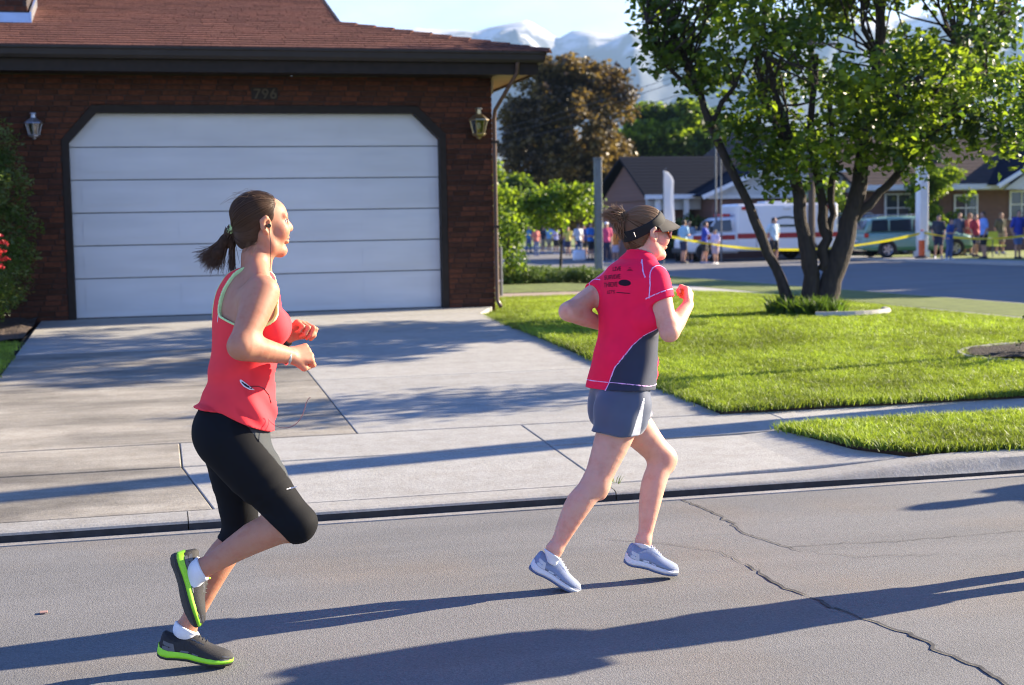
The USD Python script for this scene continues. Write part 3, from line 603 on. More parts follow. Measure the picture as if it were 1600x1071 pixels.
scatter('lawn_grass', [near, far], [24000, 26000], protos, M_blade, z_turf, 'short bright green grass of the front lawn', 11); tag('/World/lawn_grass', cat='grass')
edge = lawn_poly.exterior.buffer(0.045).intersection(sbox(3.8, 9.3, 11, 18.3)); edge2 = strip_poly.exterior.buffer(0.04).intersection(sbox(3.9, 7.5, 8, 8.85))
scatter('lawn_edge_grass', [edge, edge2], [3600, 2200], [tuft(rr, 13, 0.05, 0.03, 0.006) for _ in range(4)], M_blade, lambda x, y: np.where(y < 9.2, z_strip(x, y), z_turf(x, y)) - 0.012, 'ragged longer blades along the lawn and verge borders', 15); tag('/World/lawn_edge_grass', cat='grass')
scatter('verge_grass', [strip_poly.intersection(sbox(4, 7.5, 8, 8.75))], [4200], protos, M_blade, z_strip, 'slightly longer grass of the strip beside the kerb', 12, smin=0.8, smax=1.5); tag('/World/verge_grass', cat='grass')
scatter('left_grass', [left_poly.intersection(sbox(-2.4, 9.4, 0, 16))], [2500], protos, M_blade, lambda x, y: z_drive(y) + 0.01, 'grass at the left edge of the driveway', 13); tag('/World/left_grass', cat='grass')
# ================================================================ house with garage
WY, WZ0, WZ1 = 18.0, 0.30, 3.44
bricks_m = [mat(f'brick_{n}', c, 0.85, var=0.25, scale=22, bump=0.003, bscale=120, spec=0.15) for n, c in
    (('dark', (0.054, 0.022, 0.013)), ('brown', (0.082, 0.032, 0.018)), ('red', (0.105, 0.037, 0.020)), ('umber', (0.066, 0.027, 0.017)))]
M_mortar = mat('mortar', (0.045, 0.033, 0.028), 0.95, var=0.2, scale=60)
M_brick_far = usdkit.material(stage, '/World/Looks/brick_side', {'tc': ('geometry', {}), 'mp': ('mapping', {'rotation': (1.5708, 0, 0)}), 'b': ('brick_texture', {'color1': (0.075, 0.032, 0.021), 'color2': (0.115, 0.043, 0.027), 'mortar': (0.07, 0.05, 0.042), 'scale': 1.0, 'brick_width': 0.205, 'row_height': 0.067, 'mortar_size': 0.008}), 'p': ('principled_bsdf', {'roughness': 0.85})},
    [('tc.position', 'mp.vector'), ('mp.vector', 'b.vector'), ('b.color', 'p.base_color')], surface='p.BSDF')
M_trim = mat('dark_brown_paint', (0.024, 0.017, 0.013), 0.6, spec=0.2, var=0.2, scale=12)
M_gutter = mat('brown_gutter_metal', (0.034, 0.026, 0.021), 0.5, spec=0.25, var=0.12, scale=5)
M_soffit = mat('tan_soffit', (0.34, 0.25, 0.14), 0.7, var=0.12, scale=6)
M_door = usdkit.material(stage, '/World/Looks/white_door_paint', {'g': ('geometry', {}), 'mp': ('mapping', {'scale': (0.5, 1, 3.0)}), 'n': ('noise_texture', {'scale': 1.6, 'detail': 5.0}), 'r': ('rgb_ramp', {'ramp': [(0.3, (0.54, 0.545, 0.55)), (0.7, (0.62, 0.625, 0.63))]}),
    'w': ('noise_texture', {'scale': 34.0, 'detail': 3.0}), 'mw': ('mapping', {'scale': (0.12, 1, 2.2)}), 'b': ('bump', {'strength': 0.35, 'distance': 0.002}), 'p': ('principled_bsdf', {'roughness': 0.5, 'specular_ior_level': 0.3})},
    [('g.position', 'mp.vector'), ('mp.vector', 'n.vector'), ('n.fac', 'r.fac'), ('r.color', 'p.base_color'), ('g.position', 'mw.vector'), ('mw.vector', 'w.vector'), ('w.fac', 'b.height'), ('b.normal', 'p.normal')], surface='p.BSDF')
house = thing('brick_house', 'dark brick house corner with brown shingle roof and wide white garage door', 'house', (1.3, WY, 0.4))
OPEN = Polygon([(-1.03, 0.2), (-1.03, 2.66), (-0.66, 3.08), (3.35, 3.08), (3.72, 2.72), (3.72, 0.2)])
FRAME_IN = Polygon([(-0.945, 0.2), (-0.945, 2.625), (-0.615, 2.985), (3.30, 2.985), (3.635, 2.655), (3.635, 0.2)])
front = Polygon([(-7.5, WZ0 - 0.3), (4.33, WZ0 - 0.3), (4.33, WZ1), (-7.5, WZ1)]).difference(OPEN)
wall = part(house, 'wall', CAT([prism(front, 'y', WY + 0.008, WY + 0.22)]), M_mortar)
part(house, 'side_wall', B(4.12, 4.332, WY + 0.222, 27, 0.0, WZ1), M_brick_far)
part(house, 'side_wall', B(-7.5, -1.9, WY - 0.002, WY + 0.006, 0.0, WZ1), M_brick_far)
# bricks in running bond, cut to the opening
vis = Polygon([(-1.9, WZ0), (4.338, WZ0), (4.338, WZ1 - 0.002), (-1.9, WZ1 - 0.002)]).difference(OPEN.buffer(0.004, join_style=2))
from shapely import affinity as _aff
_rng = random.Random(3); cells = []
row, z = 0, WZ0 + 0.02
while z < WZ1 - 0.03:
    x = -1.9 - (0.1 if row % 2 else 0.0) - 0.06*((row*7) % 3)
    while x < 4.338:
        g = sbox(x, z, x + 0.194, z + 0.057).intersection(vis)
        for q in getattr(g, 'geoms', [g]):
            if q.geom_type == 'Polygon' and q.area > 4e-4: cells.append(q)
        x += 0.204
    z += 0.067; row += 1
cells.sort(key=lambda q: -(q.area + (0.02 if q.centroid.x > 3.7 else 0) + (0.01 if q.centroid.x < -1.0 and q.centroid.y > 0.5 else 0)))
def brick_mesh(q, y0, seed):
    r = random.Random(seed); d = r.uniform(-0.003, 0.003); c = np.array(q.exterior.coords)[:-1]
    if not q.exterior.is_ccw: c = c[::-1]
    n = len(c); ctr = c.mean(0); inn = ctr + (c - ctr)*(1 - 0.004/np.maximum(np.abs(c - ctr), 0.006))
    yf = y0 - 0.004 + d; v = [(p[0], y0 + 0.02, p[1]) for p in c] + [(p[0], yf + 0.003, p[1]) for p in c] + [(p[0], yf, p[1]) for p in inn]
    f = []
    for k in range(n):
        j = (k+1) % n
        for a in (0, n): f += [(a+k, a+j, a+n+j), (a+k, a+n+j, a+n+k)]
    f += [(2*n, 2*n+k, 2*n+k+1) for k in range(1, n-1)]
    return trimesh.Trimesh(np.array(v), np.array(f), process=False)
rest = []
for i, q in enumerate(cells):
    m = brick_mesh(q, WY, i)
    if i < 300: part(wall, 'brick', m, _rng.choice(bricks_m))
    else: rest.append(m)
for k in range(3): part(wall, 'brick_field', CAT(rest[k::3]), bricks_m[k+1], kind='stuff')
# door frame and six-section door
fr = OPEN.buffer(-0.003, join_style=2).difference(FRAME_IN)
part(house, 'door_frame', prism(fr, 'y', WY - 0.012, WY + 0.16), M_trim)
door = part(house, 'garage_door', prism(FRAME_IN.buffer(0.03, join_style=2), 'y', WY + 0.15, WY + 0.165), mat('door_backing', (0.16, 0.165, 0.175), .7))
zs = [0.478, 0.965, 1.368, 1.771, 2.174, 2.574, 3.01]
for k in range(6):
    za, zb = zs[k] + 0.002, zs[k+1] - 0.003
    shape = sbox(-0.955, za, 3.645, zb).intersection(FRAME_IN.buffer(0.01, join_style=2)); yb = WY + 0.12
    ms = [prism(shape.buffer(-0.004, join_style=2), 'y', yb + 0.004, yb + 0.035), prism(shape.buffer(-0.012, join_style=2), 'y', yb, yb + 0.006)]
    for j in range(4):     # long shallow raised fields, as on a pressed steel door
        x0 = -0.955 + 0.12 + j*1.15
        fld = sbox(x0, za + 0.085, x0 + 0.91, zb - 0.085).intersection(shape.buffer(-0.07, join_style=2))
        if fld.area < 0.01: continue
        ms.append(prism(fld.buffer(-0.012, join_style=2), 'y', yb - 0.006, yb + 0.004)); ms.append(prism(fld.difference(fld.buffer(-0.012, join_style=2)), 'y', yb - 0.003, yb + 0.004))
    part(door, 'door_panel', CAT(ms), M_door)
part(door, 'bottom_seal', B(-0.94, 3.63, WY + 0.115, WY + 0.16, 0.455, 0.481), mat('black_rubber', (0.015, 0.015, 0.016), 0.7))
# eaves
part(house, 'fascia', B(-7.6, 4.80, 17.385, 17.42, 3.42, 3.62), M_trim)
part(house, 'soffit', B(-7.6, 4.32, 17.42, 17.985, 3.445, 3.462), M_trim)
gp = Polygon([(17.375, 3.70), (17.375, 3.565), (17.31, 3.565), (17.275, 3.60), (17.27, 3.66), (17.25, 3.675), (17.25, 3.70), (17.262, 3.70), (17.262, 3.682), (17.28, 3.668), (17.286, 3.606), (17.315, 3.577), (17.363, 3.577), (17.363, 3.70)])
part(house, 'gutter', prism(gp, 'x', -7.6, 4.86), M_gutter)
gp2 = [(4.795 + (17.375 - y), z) for y, z in np.array(gp.exterior.coords)[:-1]]
part(house, 'gutter', prism(gp2, 'y', 17.39, 26), M_gutter)
part(house, 'fascia', B(4.755, 4.79, 17.43, 26, 3.42, 3.62), M_trim)
part(house, 'soffit', B(4.335, 4.753, 17.44, 26, 3.445, 3.462), M_soffit)
part(house, 'frieze_board', B(4.335, 4.36, WY - 0.01, 26, 3.24, 3.443), M_soffit)
dsp = tube([(4.52, 17.33, 3.58), (4.52, 17.36, 3.44), (4.46, 17.62, 3.27), (4.365, 17.94, 3.02), (4.355, 17.955, 2.9), (4.355, 17.955, 1.7), (4.355, 17.955, 0.56), (4.38, 17.87, 0.47)], 0.027, 8)
part(house, 'downspout', dsp, mat('downspout_brown', (0.09, 0.05, 0.035), 0.4), smooth=50)
for zz in (2.6, 1.5): part(house, 'downspout_strap', B(4.322, 4.39, 17.92, 17.99, zz, zz + 0.03), M_gutter)
# roof
RS = 0.33
def zr(x, y): return 3.705 + RS*(np.asarray(y) - 17.30)
HX, HY = 2.49, 18.86
M_deck = mat('roof_felt', (0.03, 0.02, 0.016), 0.9)
top_poly = Polygon([(-7.6, 17.30), (4.90, 17.30), (HX, HY), (HX, 22.5), (-7.6, 22.5)])
roof = part(house, 'roof', poly_sheet(top_poly, lambda x, y: zr(x, y) - 0.012, 1.0), M_deck)
zH = float(zr(0, HY)); z22 = float(zr(0, 22.5))
part(roof, 'roof_deck', trimesh.Trimesh(np.array([(4.90, 17.30, 3.69), (HX, HY, zH-.012), (HX, 26.2, zH-.012), (4.90, 27.7, 3.69), (HX, HY, zH), (HX, 22.5, z22-.012), (HX, 26.2, zH),
    (-7.6, 22.5, z22-.012), (-7.6, 27.7, 3.69)]), np.array([(0, 3, 1), (1, 3, 2), (4, 6, 5), (5, 6, 7), (7, 6, 8), (6, 3, 8)]), process=False), M_deck)
shing = [mat(f'shingle_{n}', c, 0.92, var=0.28, scale=30, bump=0.004, bscale=160, spec=0.1) for n, c in (('brown', (0.178, 0.082, 0.058)), ('dark', (0.152, 0.070, 0.050)), ('red', (0.192, 0.085, 0.059)), ('mid', (0.166, 0.076, 0.054)))]
sl = math.hypot(1, RS); srest, cnt = [[], [], []], 0
for r_ in range(34):
    y0 = 17.285 + r_*0.133; x = -1.95 - _rng.random()*0.3
    while x < 4.95:
        w = _rng.choice((0.30, 0.34, 0.26)); q = sbox(x, y0, x + w - 0.006, y0 + 0.17).intersection(top_poly.buffer(0.015, join_style=2)); x += w
        if q.is_empty or q.geom_type != 'Polygon' or q.area < 0.004: continue
        c = np.array(q.exterior.coords)[:-1]
        if not q.exterior.is_ccw: c = c[::-1]
        n = len(c); lift = 0.016 + 0.004*_rng.random(); t = (c[:,1] - y0)/0.17; zt = zr(0, c[:,1]) + lift*(1 - t) + 0.002; zb = zr(0, c[:,1]) - 0.008
        v = np.vstack([np.column_stack([c, zt]), np.column_stack([c, zb])]); f = [(0, k, k+1) for k in range(1, n-1)]
        for k in range(n): j = (k+1) % n; f += [(k, k+n, j+n), (k, j+n, j)]
        m = trimesh.Trimesh(v, np.array(f), process=False)
        if cnt < 300: part(roof, 'shingle', m, _rng.choice(shing)); cnt += 1
        else: srest[_rng.randrange(3)].append(m)
for k in range(3): part(roof, 'shingle_field', CAT(srest[k]), shing[k], kind='stuff')
# hip cap
a, b = np.array([4.93, 17.27, 3.71]), np.array([HX, HY, zH + 0.01]); n = 11
for k in range(n):
    p, q = a + (b-a)*k/n, a + (b-a)*(k+1.25)/n; s = np.cross(b-a, [0,0,1]); s /= np.linalg.norm(s); s *= 0.10; up = np.array([0,0,0.028]); dn = np.array([0,0,-0.022])
    part(roof, 'hip_cap', hull([p + up*1.3, p + s + dn, p - s + dn, p + up*0.3, q + up*0.6, q + s + dn*1.3, q - s + dn*1.3, q + dn*.2]), shing[1])
part(roof, 'rake_board', prism([(HY - 0.02, zH - 0.14), (HY - 0.02, zH + 0.015), (22.5, z22 + 0.015), (22.5, z22 - 0.14)], 'x', HX - 0.01, HX + 0.03), M_trim)
# chimney
ch = part(roof, 'chimney', B(-3.4, -1.40, 18.58, 19.5, 4.0, 6.4), M_mortar)
for r_ in range(14):
    x = -2.35 + (0.1 if r_ % 2 else 0)
    while x < -1.50:
        x1 = min(x + 0.194, -1.392)
        part(ch, 'brick', brick_mesh(sbox(x, 4.27 + r_*0.067, x1, 4.327 + r_*0.067), 18.58, r_*9 + int(x*50)), _rng.choice(bricks_m)); x = x1 + 0.01
M_flash = mat('galvanised_flashing', (0.62, 0.64, 0.66), 0.3, metal=0.85, var=0.08, scale=7)
part(ch, 'flashing', CAT([prism([(18.52, 4.10), (18.55, 4.245), (18.575, 4.25), (18.575, 4.09)], 'x', -3.45, -1.37), prism([(18.52, 4.10), (18.55, 4.26), (19.6, 4.60), (19.6, 4.45)], 'x', -1.368, -1.345)]), M_flash)
# house number above the door
M_brass = mat('dull_brass', (0.075, 0.055, 0.03), 0.6, metal=0.3, var=0.2, scale=30)
num = part(house, 'number_backing', B(1.255, 1.585, WY - 0.008, WY - 0.0035, 3.15, 3.30), M_trim)
for k, ch_ in enumerate('796'):
    t = meshkit.text_mesh(ch_, 0.115, 0.006, bold=True); v = np.array(t.vertices); v = np.column_stack([v[:,0] + 1.275 + 0.10*k, WY - 0.009 - v[:,2], v[:,1] + 3.166])
    part(num, 'digit', trimesh.Trimesh(v, np.array(t.faces)[:, ::1], process=False), M_brass)
# lanterns
def lantern(name, label, x, zc, metal, glassm, sides, s=1.0):
    t = thing(name, label, 'wall lamp', (x, WY - 0.02, zc), 'lanterns either side of the garage door'); yc = WY - 0.17
    L = lambda prof: lathe([(r*s, zc + z*s) for r, z in prof], (x, yc, 0), sides)
    part(t, 'wall_plate', BB(x - 0.05*s, x + 0.05*s, WY - 0.03, WY - 0.005, zc - 0.10*s, zc + 0.10*s, 0.01), metal)
    part(t, 'arm', tube([(x, WY - 0.02, zc - 0.05*s), (x, WY - 0.08, zc - 0.165*s), (x, yc, zc - 0.17*s)], 0.012*s, 6), metal)
    part(t, 'hood', L([(0.0, 0.215), (0.045, 0.21), (0.05, 0.195), (0.036, 0.19), (0.04, 0.135), (0.07, 0.12), (0.135, 0.065), (0.14, 0.052), (0.10, 0.05), (0.0, 0.06)][::-1]), metal)
    part(t, 'glass', L([(0.0, -0.115), (0.072, -0.115), (0.112, 0.05), (0.106, 0.05), (0.068, -0.11), (0.0, -0.11)]), glassm)
    for k in range(sides):
        a = 2*math.pi*(k)/sides
        part(t, 'rib', tube([(x + 0.074*s*math.cos(a), yc + 0.074*s*math.sin(a), zc - 0.115*s), (x + 0.115*s*math.cos(a), yc + 0.115*s*math.sin(a), zc + 0.052*s)], 0.006*s, 5), metal)
    part(t, 'bulb', L([(0.0, -0.06), (0.02, -0.05), (0.03, -0.02), (0.018, 0.02), (0.0, 0.03)]), mat('lamp_bulb', (0.75, 0.74, 0.70), 0.3))
    part(t, 'base', L([(0.0, -0.185), (0.02, -0.18), (0.03, -0.16), (0.075, -0.145), (0.095, -0.12), (0.09, -0.113), (0.0, -0.113)]), metal)
gl = glass('lantern_glass', see=0.75, tint=(0.05, 0.045, 0.03))
lantern('wall_lantern', 'brass glass lantern on the brick pier right of the garage door', 4.12, 2.83, mat('brass', (0.55, 0.42, 0.22), 0.28, metal=0.9, var=0.15, scale=20), gl, 6)
lantern('wall_lantern', 'small grey lantern on the brick wall above the round shrub, left of garage door', -1.325, 2.80, mat('pewter', (0.42, 0.43, 0.46), 0.35, metal=0.8), gl, 8, 0.8)
# ================================================================ vegetation
def leaf_mesh(pos, size, seed, aspect=0.55, up=0.25, droop=0.3, nrm=None):
    """One folded leaf (four triangles) at each position."""
    r = np.random.default_rng(seed); n = len(pos); s = size*r.uniform(0.65, 1.35, n)[:,None]
    d = r.normal(size=(n,3)); d[:,2] = d[:,2]*0.6 - droop; d /= np.linalg.norm(d, axis=1, keepdims=True)
    w = r.normal(size=(n,3)); w[:,2] *= 0.5; w -= d*(w*d).sum(1, keepdims=True); w /= np.linalg.norm(w, axis=1, keepdims=True); q = np.cross(d, w)
    a = pos; m = pos + d*s*0.45; t = pos + d*s - q*s*0.12; l = m + w*s*aspect/2 + q*s*0.10; rr_ = m - w*s*aspect/2 + q*s*0.10
    v = np.stack([a, l, t, rr_, m], 1).reshape(-1, 3); i = np.arange(n)[:,None]*5
    f = np.concatenate([i + np.array([[0, 4, 1]]), i + np.array([[1, 4, 2]]), i + np.array([[2, 4, 3]]), i + np.array([[3, 4, 0]])])
    return trimesh.Trimesh(v, f, process=False)
def clumps(centers, radii, per, seed, flat=0.8):
    r = np.random.default_rng(seed); out = []
    for c, R in zip(centers, radii):
        k = max(3, int(per*(R/0.35)**2)); p = r.normal(size=(k,3)); p /= np.linalg.norm(p, axis=1, keepdims=True); p *= (r.random((k,1))**0.45)*R; p[:,2] *= flat; out.append(c + p)
    return np.vstack(out)
def crown_points(center, rad, n, seed, hollow=0.35, thr=0.42, nscale=0.9, zmin=None):
    """Clump centres spread unevenly through an ellipsoid, with gaps left by noise."""
    r = np.random.default_rng(seed); got = []
    while sum(map(len, got)) < n:
        p = r.normal(size=(n*3, 3)); p /= np.linalg.norm(p, axis=1, keepdims=True); p *= (hollow + (1-hollow)*r.random((len(p),1))**0.5)*(1 + 0.22*(meshkit.fbm(p*2.3 + 7 + seed, 2)[:,None] - 0.5)*2)
        q = np.asarray(center) + p*rad; k = meshkit.fbm(q*nscale + seed*3.1, 3, seed) > thr
        if zmin is not None: k &= q[:,2] > zmin
        got.append(q[k])
    return np.vstack(got)[:n]
def limb(p0, p1, r0, r1, seed, sag=0.08, n=6):
    r = np.random.default_rng(seed); t = np.linspace(0, 1, n)[:,None]; L = np.linalg.norm(np.subtract(p1, p0)); p = np.array(p0) + (np.array(p1)-p0)*t
    p[1:-1] += r.normal(0, sag*L/n*1.2, (n-2, 3)); return p, np.linspace(r0, r1, n)
M_bark = mat('bark', (0.030, 0.022, 0.018), 0.95, var=0.4, scale=9, stretch=(3, 3, 0.7), bump=0.02, bscale=22)
M_bark_grey = mat('bark_grey', (0.10, 0.085, 0.07), 0.95, var=0.35, scale=9, stretch=(3, 3, 0.7), bump=0.02, bscale=22)
def leafmat(name, col, trans=0.42, var=0.35, rough=0.42): return mat(name, col, rough, var=var, scale=2.2, trans=trans, spec=0.5)
M_leaf = leafmat('leaf_green', (0.060, 0.115, 0.014)); M_leaf_y = leafmat('leaf_yellow_green', (0.15, 0.225, 0.018), 0.55); M_leaf_d = leafmat('leaf_dark', (0.035, 0.07, 0.012))
M_leaf_plum = leafmat('leaf_plum', (0.052, 0.036, 0.018), 0.25); M_leaf_olive = leafmat('leaf_olive', (0.14, 0.10, 0.032), 0.35); M_needle = leafmat('needle_green', (0.085, 0.125, 0.022), 0.15)

# ---- the many-stemmed tree on the lawn
tb = np.array([7.9, 15.95, 0.36])
ft = thing('lawn_tree', 'leafy tree with several dark leaning trunks on the front lawn', 'tree', tb)
stems = [  # (points, radii)
    ([(7.62, 16.0, 0.38), (7.45, 16.05, 0.95), (7.12, 16.2, 1.75), (6.72, 16.4, 2.75), (6.5, 16.55, 3.4), (6.3, 16.62, 4.0)], [.095, .075, .068, .058, .045, .03]),
    ([(7.86, 15.93, 0.30), (7.87, 15.95, 0.85), (7.80, 16.0, 1.35), (7.72, 16.1, 1.95), (7.66, 16.2, 2.6), (7.45, 16.4, 3.6)], [.15, .125, .105, .085, .07, .04]),
    ([(8.02, 15.9, 0.30), (8.12, 15.9, 0.8), (8.32, 15.9, 1.35), (8.48, 15.9, 1.95), (8.62, 15.95, 2.7), (8.8, 16.0, 3.5), (8.9, 16.1, 4.6)], [.20, .165, .14, .115, .10, .085, .05]),
    ([(8.02, 15.95, 0.9), (8.07, 16.0, 1.3), (8.1, 16.15, 1.75), (8.05, 16.3, 2.5), (8.15, 16.4, 3.6)], [.09, .08, .07, .06, .04]),
    ([(8.42, 15.88, 1.55), (8.72, 15.82, 1.85), (9.05, 15.76, 2.22), (9.5, 15.6, 2.8), (9.9, 15.4, 3.4)], [.075, .062, .052, .042, .025]),
    ([(8.10, 16.0, 1.25), (8.22, 16.1, 1.6), (8.28, 16.2, 2.2), (8.4, 16.5, 3.2)], [.06, .055, .05, .03]),
    ([(6.72, 16.4, 2.75), (7.0, 16.3, 3.2), (7.3, 16.1, 3.9)], [.045, .035, .02]), ([(6.6, 16.48, 3.1), (6.15, 16.5, 3.5), (5.9, 16.4, 3.95)], [.04, .03, .018]),
    ([(8.62, 15.95, 2.7), (9.2, 15.9, 3.2), (9.8, 15.9, 3.7), (10.5, 15.8, 4.2)], [.06, .05, .04, .02]), ([(7.7, 16.15, 2.3), (7.2, 15.8, 2.9), (6.9, 15.4, 3.5)], [.05, .04, .02])]
for k, (p, r_) in enumerate(stems):
    p = np.array(p); t = np.linspace(0, len(p)-1, 4*len(p)-3); i = np.clip(t.astype(int), 0, len(p)-2); u = (t-i)[:,None]
    q = p[i]*(1-u) + p[i+1]*u; r2 = np.interp(t, np.arange(len(p)), r_)*.84; q[1:-1] += np.random.default_rng(k).normal(0, 0.012, (len(q)-2, 3))
    part(ft, 'trunk' if k in (0, 1, 2) else 'branch', tube(q, r2*(1 + 0.06*np.sin(t*5)), 10), M_bark, smooth=True)
cc = crown_points((8.45, 16.0, 4.55), (2.75, 2.3, 2.55), 285, 3, hollow=0.2, thr=0.47, nscale=0.95, zmin=2.05)
extra = np.array([(6.1, 16.4, 3.9), (5.95, 16.5, 4.25), (6.3, 16.6, 3.55), (6.5, 16.3, 3.2), (6.0, 16.3, 3.6), (9.4, 15.7, 2.55), (9.7, 15.5, 2.45), (10.0, 15.4, 2.6), (10.3, 15.5, 2.35), (10.6, 15.5, 2.65), (7.35, 15.9, 2.2), (7.7, 15.6, 2.15), (8.3, 15.5, 2.25), (8.75, 15.4, 2.3), (9.1, 15.5, 2.2), (7.1, 16.0, 2.5), (7.55, 16.2, 2.0)])
cc = np.vstack([cc, extra, extra + [0.15, 0.2, 0.2]])
rg = np.random.default_rng(8); rad = rg.uniform(0.24, 0.46, len(cc)); lv = clumps(cc, rad, 95, 9)
sel = meshkit.fbm(lv*1.1 + 4, 3, 2) + rg.normal(0, 0.06, len(lv)) + 0.06*(lv[:,0]-8.0)  # x term shifts leaf colour, painting in the sunlit right side
for nm, mk, m in (('crown', sel < 0.48, M_leaf), ('crown', (sel >= 0.48) & (sel < 0.62), M_leaf_y), ('crown', sel >= 0.62, M_leaf_d)):
    part(ft, nm, leaf_mesh(lv[mk], 0.105, 5 + int(mk.sum()), aspect=0.72), m)
tw = []
for k, c in enumerate(cc[::2]):
    s = min(range(len(stems)), key=lambda j: np.linalg.norm(np.array(stems[j][0][-2]) - c)); a = np.array(stems[s][0][-2 if k % 2 else -1]); p, r_ = limb(a, c, 0.018, 0.005, k, 0.25); tw.append(tube(p, r_, 5, False))
part(ft, 'twigs', CAT(tw), M_bark, kind='stuff')
# ring of taller tufts and a concrete edging at the foot of the tree
gr = np.random.default_rng(21); bp = Polygon([(7.72 + 0.42*math.cos(a), 15.75 + 0.42*math.sin(a)) for a in np.linspace(0, 6.28, 20)[:-1]])
scatter('tree_foot_plants', [bp.difference(Polygon([(7.9 + 0.3*math.cos(a), 15.95 + 0.25*math.sin(a)) for a in np.linspace(0, 6.28, 20)[:-1]]))], [75], [tuft(gr, 20, 0.19, 0.06, 0.024) for _ in range(4)],
    mat('iris_leaf', (0.07, 0.13, 0.016), 0.5, var=0.3, scale=3, trans=0.4), z_turf, 'tall green leaves growing around the foot of the lawn tree', 22); tag('/World/tree_foot_plants', cat='plants')
arc = [(7.98 + 0.72*math.cos(a), 15.72 + 0.62*math.sin(a), float(z_lot(8, 15.5)) + 0.045) for a in np.linspace(-2.2, -0.1, 14)]
single('tree_edging', tube(arc, 0.05, 6), M_conc, 'curved pale concrete edging round the foot of the tree', 'edging')
# mulch ring with a young tree and shrub just outside the picture
mul = thing('mulch_bed', 'dark bark mulch bed with concrete edging in the lawn at right', None, kind='structure')
part(mul, 'mulch', poly_sheet(MULCH, lambda x, y: z_lot(x, y) + 0.03 + 0.05*meshkit.noise(np.stack([x*5, y*5, 0*x], -1)), 0.12), mat('mulch', (0.03, 0.02, 0.014), 0.95, var=0.6, scale=30, bump=0.04, bscale=50))
mc = np.array(MULCH.buffer(0.05).exterior.coords); 
part(mul, 'edging', tube(np.column_stack([mc, z_lot(mc[:,0], mc[:,1]) + 0.02]), 0.035, 6), M_conc)
def small_tree(name, label, base, h, crown_c, crown_r, n, leafsize, mats_, seed, group=None, per=70, trunk_r=0.06, bark=None, hollow=0.2, thr=0.4, cl=(0.2, 0.38), nscale=1.0, cat='tree', stemn=5):
    base = np.array(base, float); t = thing(name, label, cat, base, group); crown_c = np.array(crown_c, float); bark = bark or M_bark
    p, r_ = limb(base - [0, 0, 0.1], crown_c + [0, 0, 0.3*crown_r[2]], trunk_r, trunk_r*0.3, seed, 0.15, 8); part(t, 'trunk', tube(p, r_, 8), bark, smooth=True)
    c = crown_points(crown_c, crown_r, n, seed, hollow, thr, nscale); r = np.random.default_rng(seed)
    br = []
    for k in range(stemn):
        q, rr_ = limb(p[3 + k % 4], c[r.integers(len(c))], trunk_r*0.45, 0.008, seed + k, 0.2); br.append(tube(q, rr_, 5, False))
    part(t, 'branches', CAT(br), bark)
    lv = clumps(c, r.uniform(cl[0], cl[1], len(c)), per, seed + 1); s = meshkit.fbm(lv*1.3/ max(0.5, crown_r[0]/2) + seed, 3, seed) + r.normal(0, 0.05, len(lv)); e = np.quantile(s, np.linspace(0, 1, len(mats_)+1)); e[-1] += 1
    for k, m in enumerate(mats_):
        mk = (s >= e[k]) & (s < e[k+1]); part(t, 'crown', leaf_mesh(lv[mk], leafsize, seed*7 + k, aspect=0.7), m)
    return t
small_tree('young_tree', 'young tree standing in the mulch bed just right of the picture', (8.55, 11.6, 0.25), 3.5, (8.5, 11.5, 2.6), (1.15, 0.60, 0.62), 46, 0.08, [M_leaf, M_leaf_y], 31, per=60, trunk_r=0.05)
small_tree('round_shrub', 'low round shrub in the mulch bed just right of the picture', (8.15, 11.35, 0.25), 0.8, (8.15, 11.35, 0.55), (0.42, 0.4, 0.32), 40, 0.05, [M_leaf_d, M_leaf], 32, per=60, trunk_r=0.02, cl=(0.1, 0.18), cat='shrub')
# shrub at the left corner of the house and its red flowers
sh = thing('evergreen_shrub', 'tall rounded evergreen shrub at the left end of the garage wall', 'shrub', (-1.98, 17.1, 0.42))
c = crown_points((-2.12, 17.1, 1.78), (0.80, 0.68, 1.45), 460, 41, hollow=0.55, thr=0.3, nscale=2.0); lv = clumps(c, np.full(len(c), 0.15), 340, 42)
part(sh, 'trunk', tube([(-1.98, 17.1, 0.3), (-2.0, 17.1, 1.0), (-2.02, 17.1, 2.2)], [.07, .05, .02], 7), M_bark)
s = meshkit.fbm(lv*3, 2, 4); part(sh, 'crown', leaf_mesh(lv[s < .5], 0.05, 43, aspect=0.4, droop=-0.1), M_needle); part(sh, 'crown', leaf_mesh(lv[s >= .5], 0.05, 44, aspect=0.4, droop=-0.1), M_leaf)
rose = thing('rose_bush', 'rose bush with red blooms in front of the evergreen shrub', 'rose bush', (-1.78, 16.3, 0.42))
c = crown_points((-1.80, 16.35, 1.0), (0.32, 0.25, 0.5), 50, 45, hollow=0.1, thr=0.3, nscale=2.0); lv = clumps(c, np.full(len(c), 0.1), 160, 46); part(rose, 'leaves', leaf_mesh(lv, 0.045, 47), M_leaf_d)
for k in range(6): p, r_ = limb((-1.8 + 0.03*k - .08, 16.35, 0.4), c[k*7], 0.009, 0.004, 60 + k, 0.2); part(rose, 'stem', tube(p, r_, 5), M_leaf_d)
M_rose = mat('rose_red', (0.55, 0.025, 0.018), 0.5, var=0.25, scale=40)
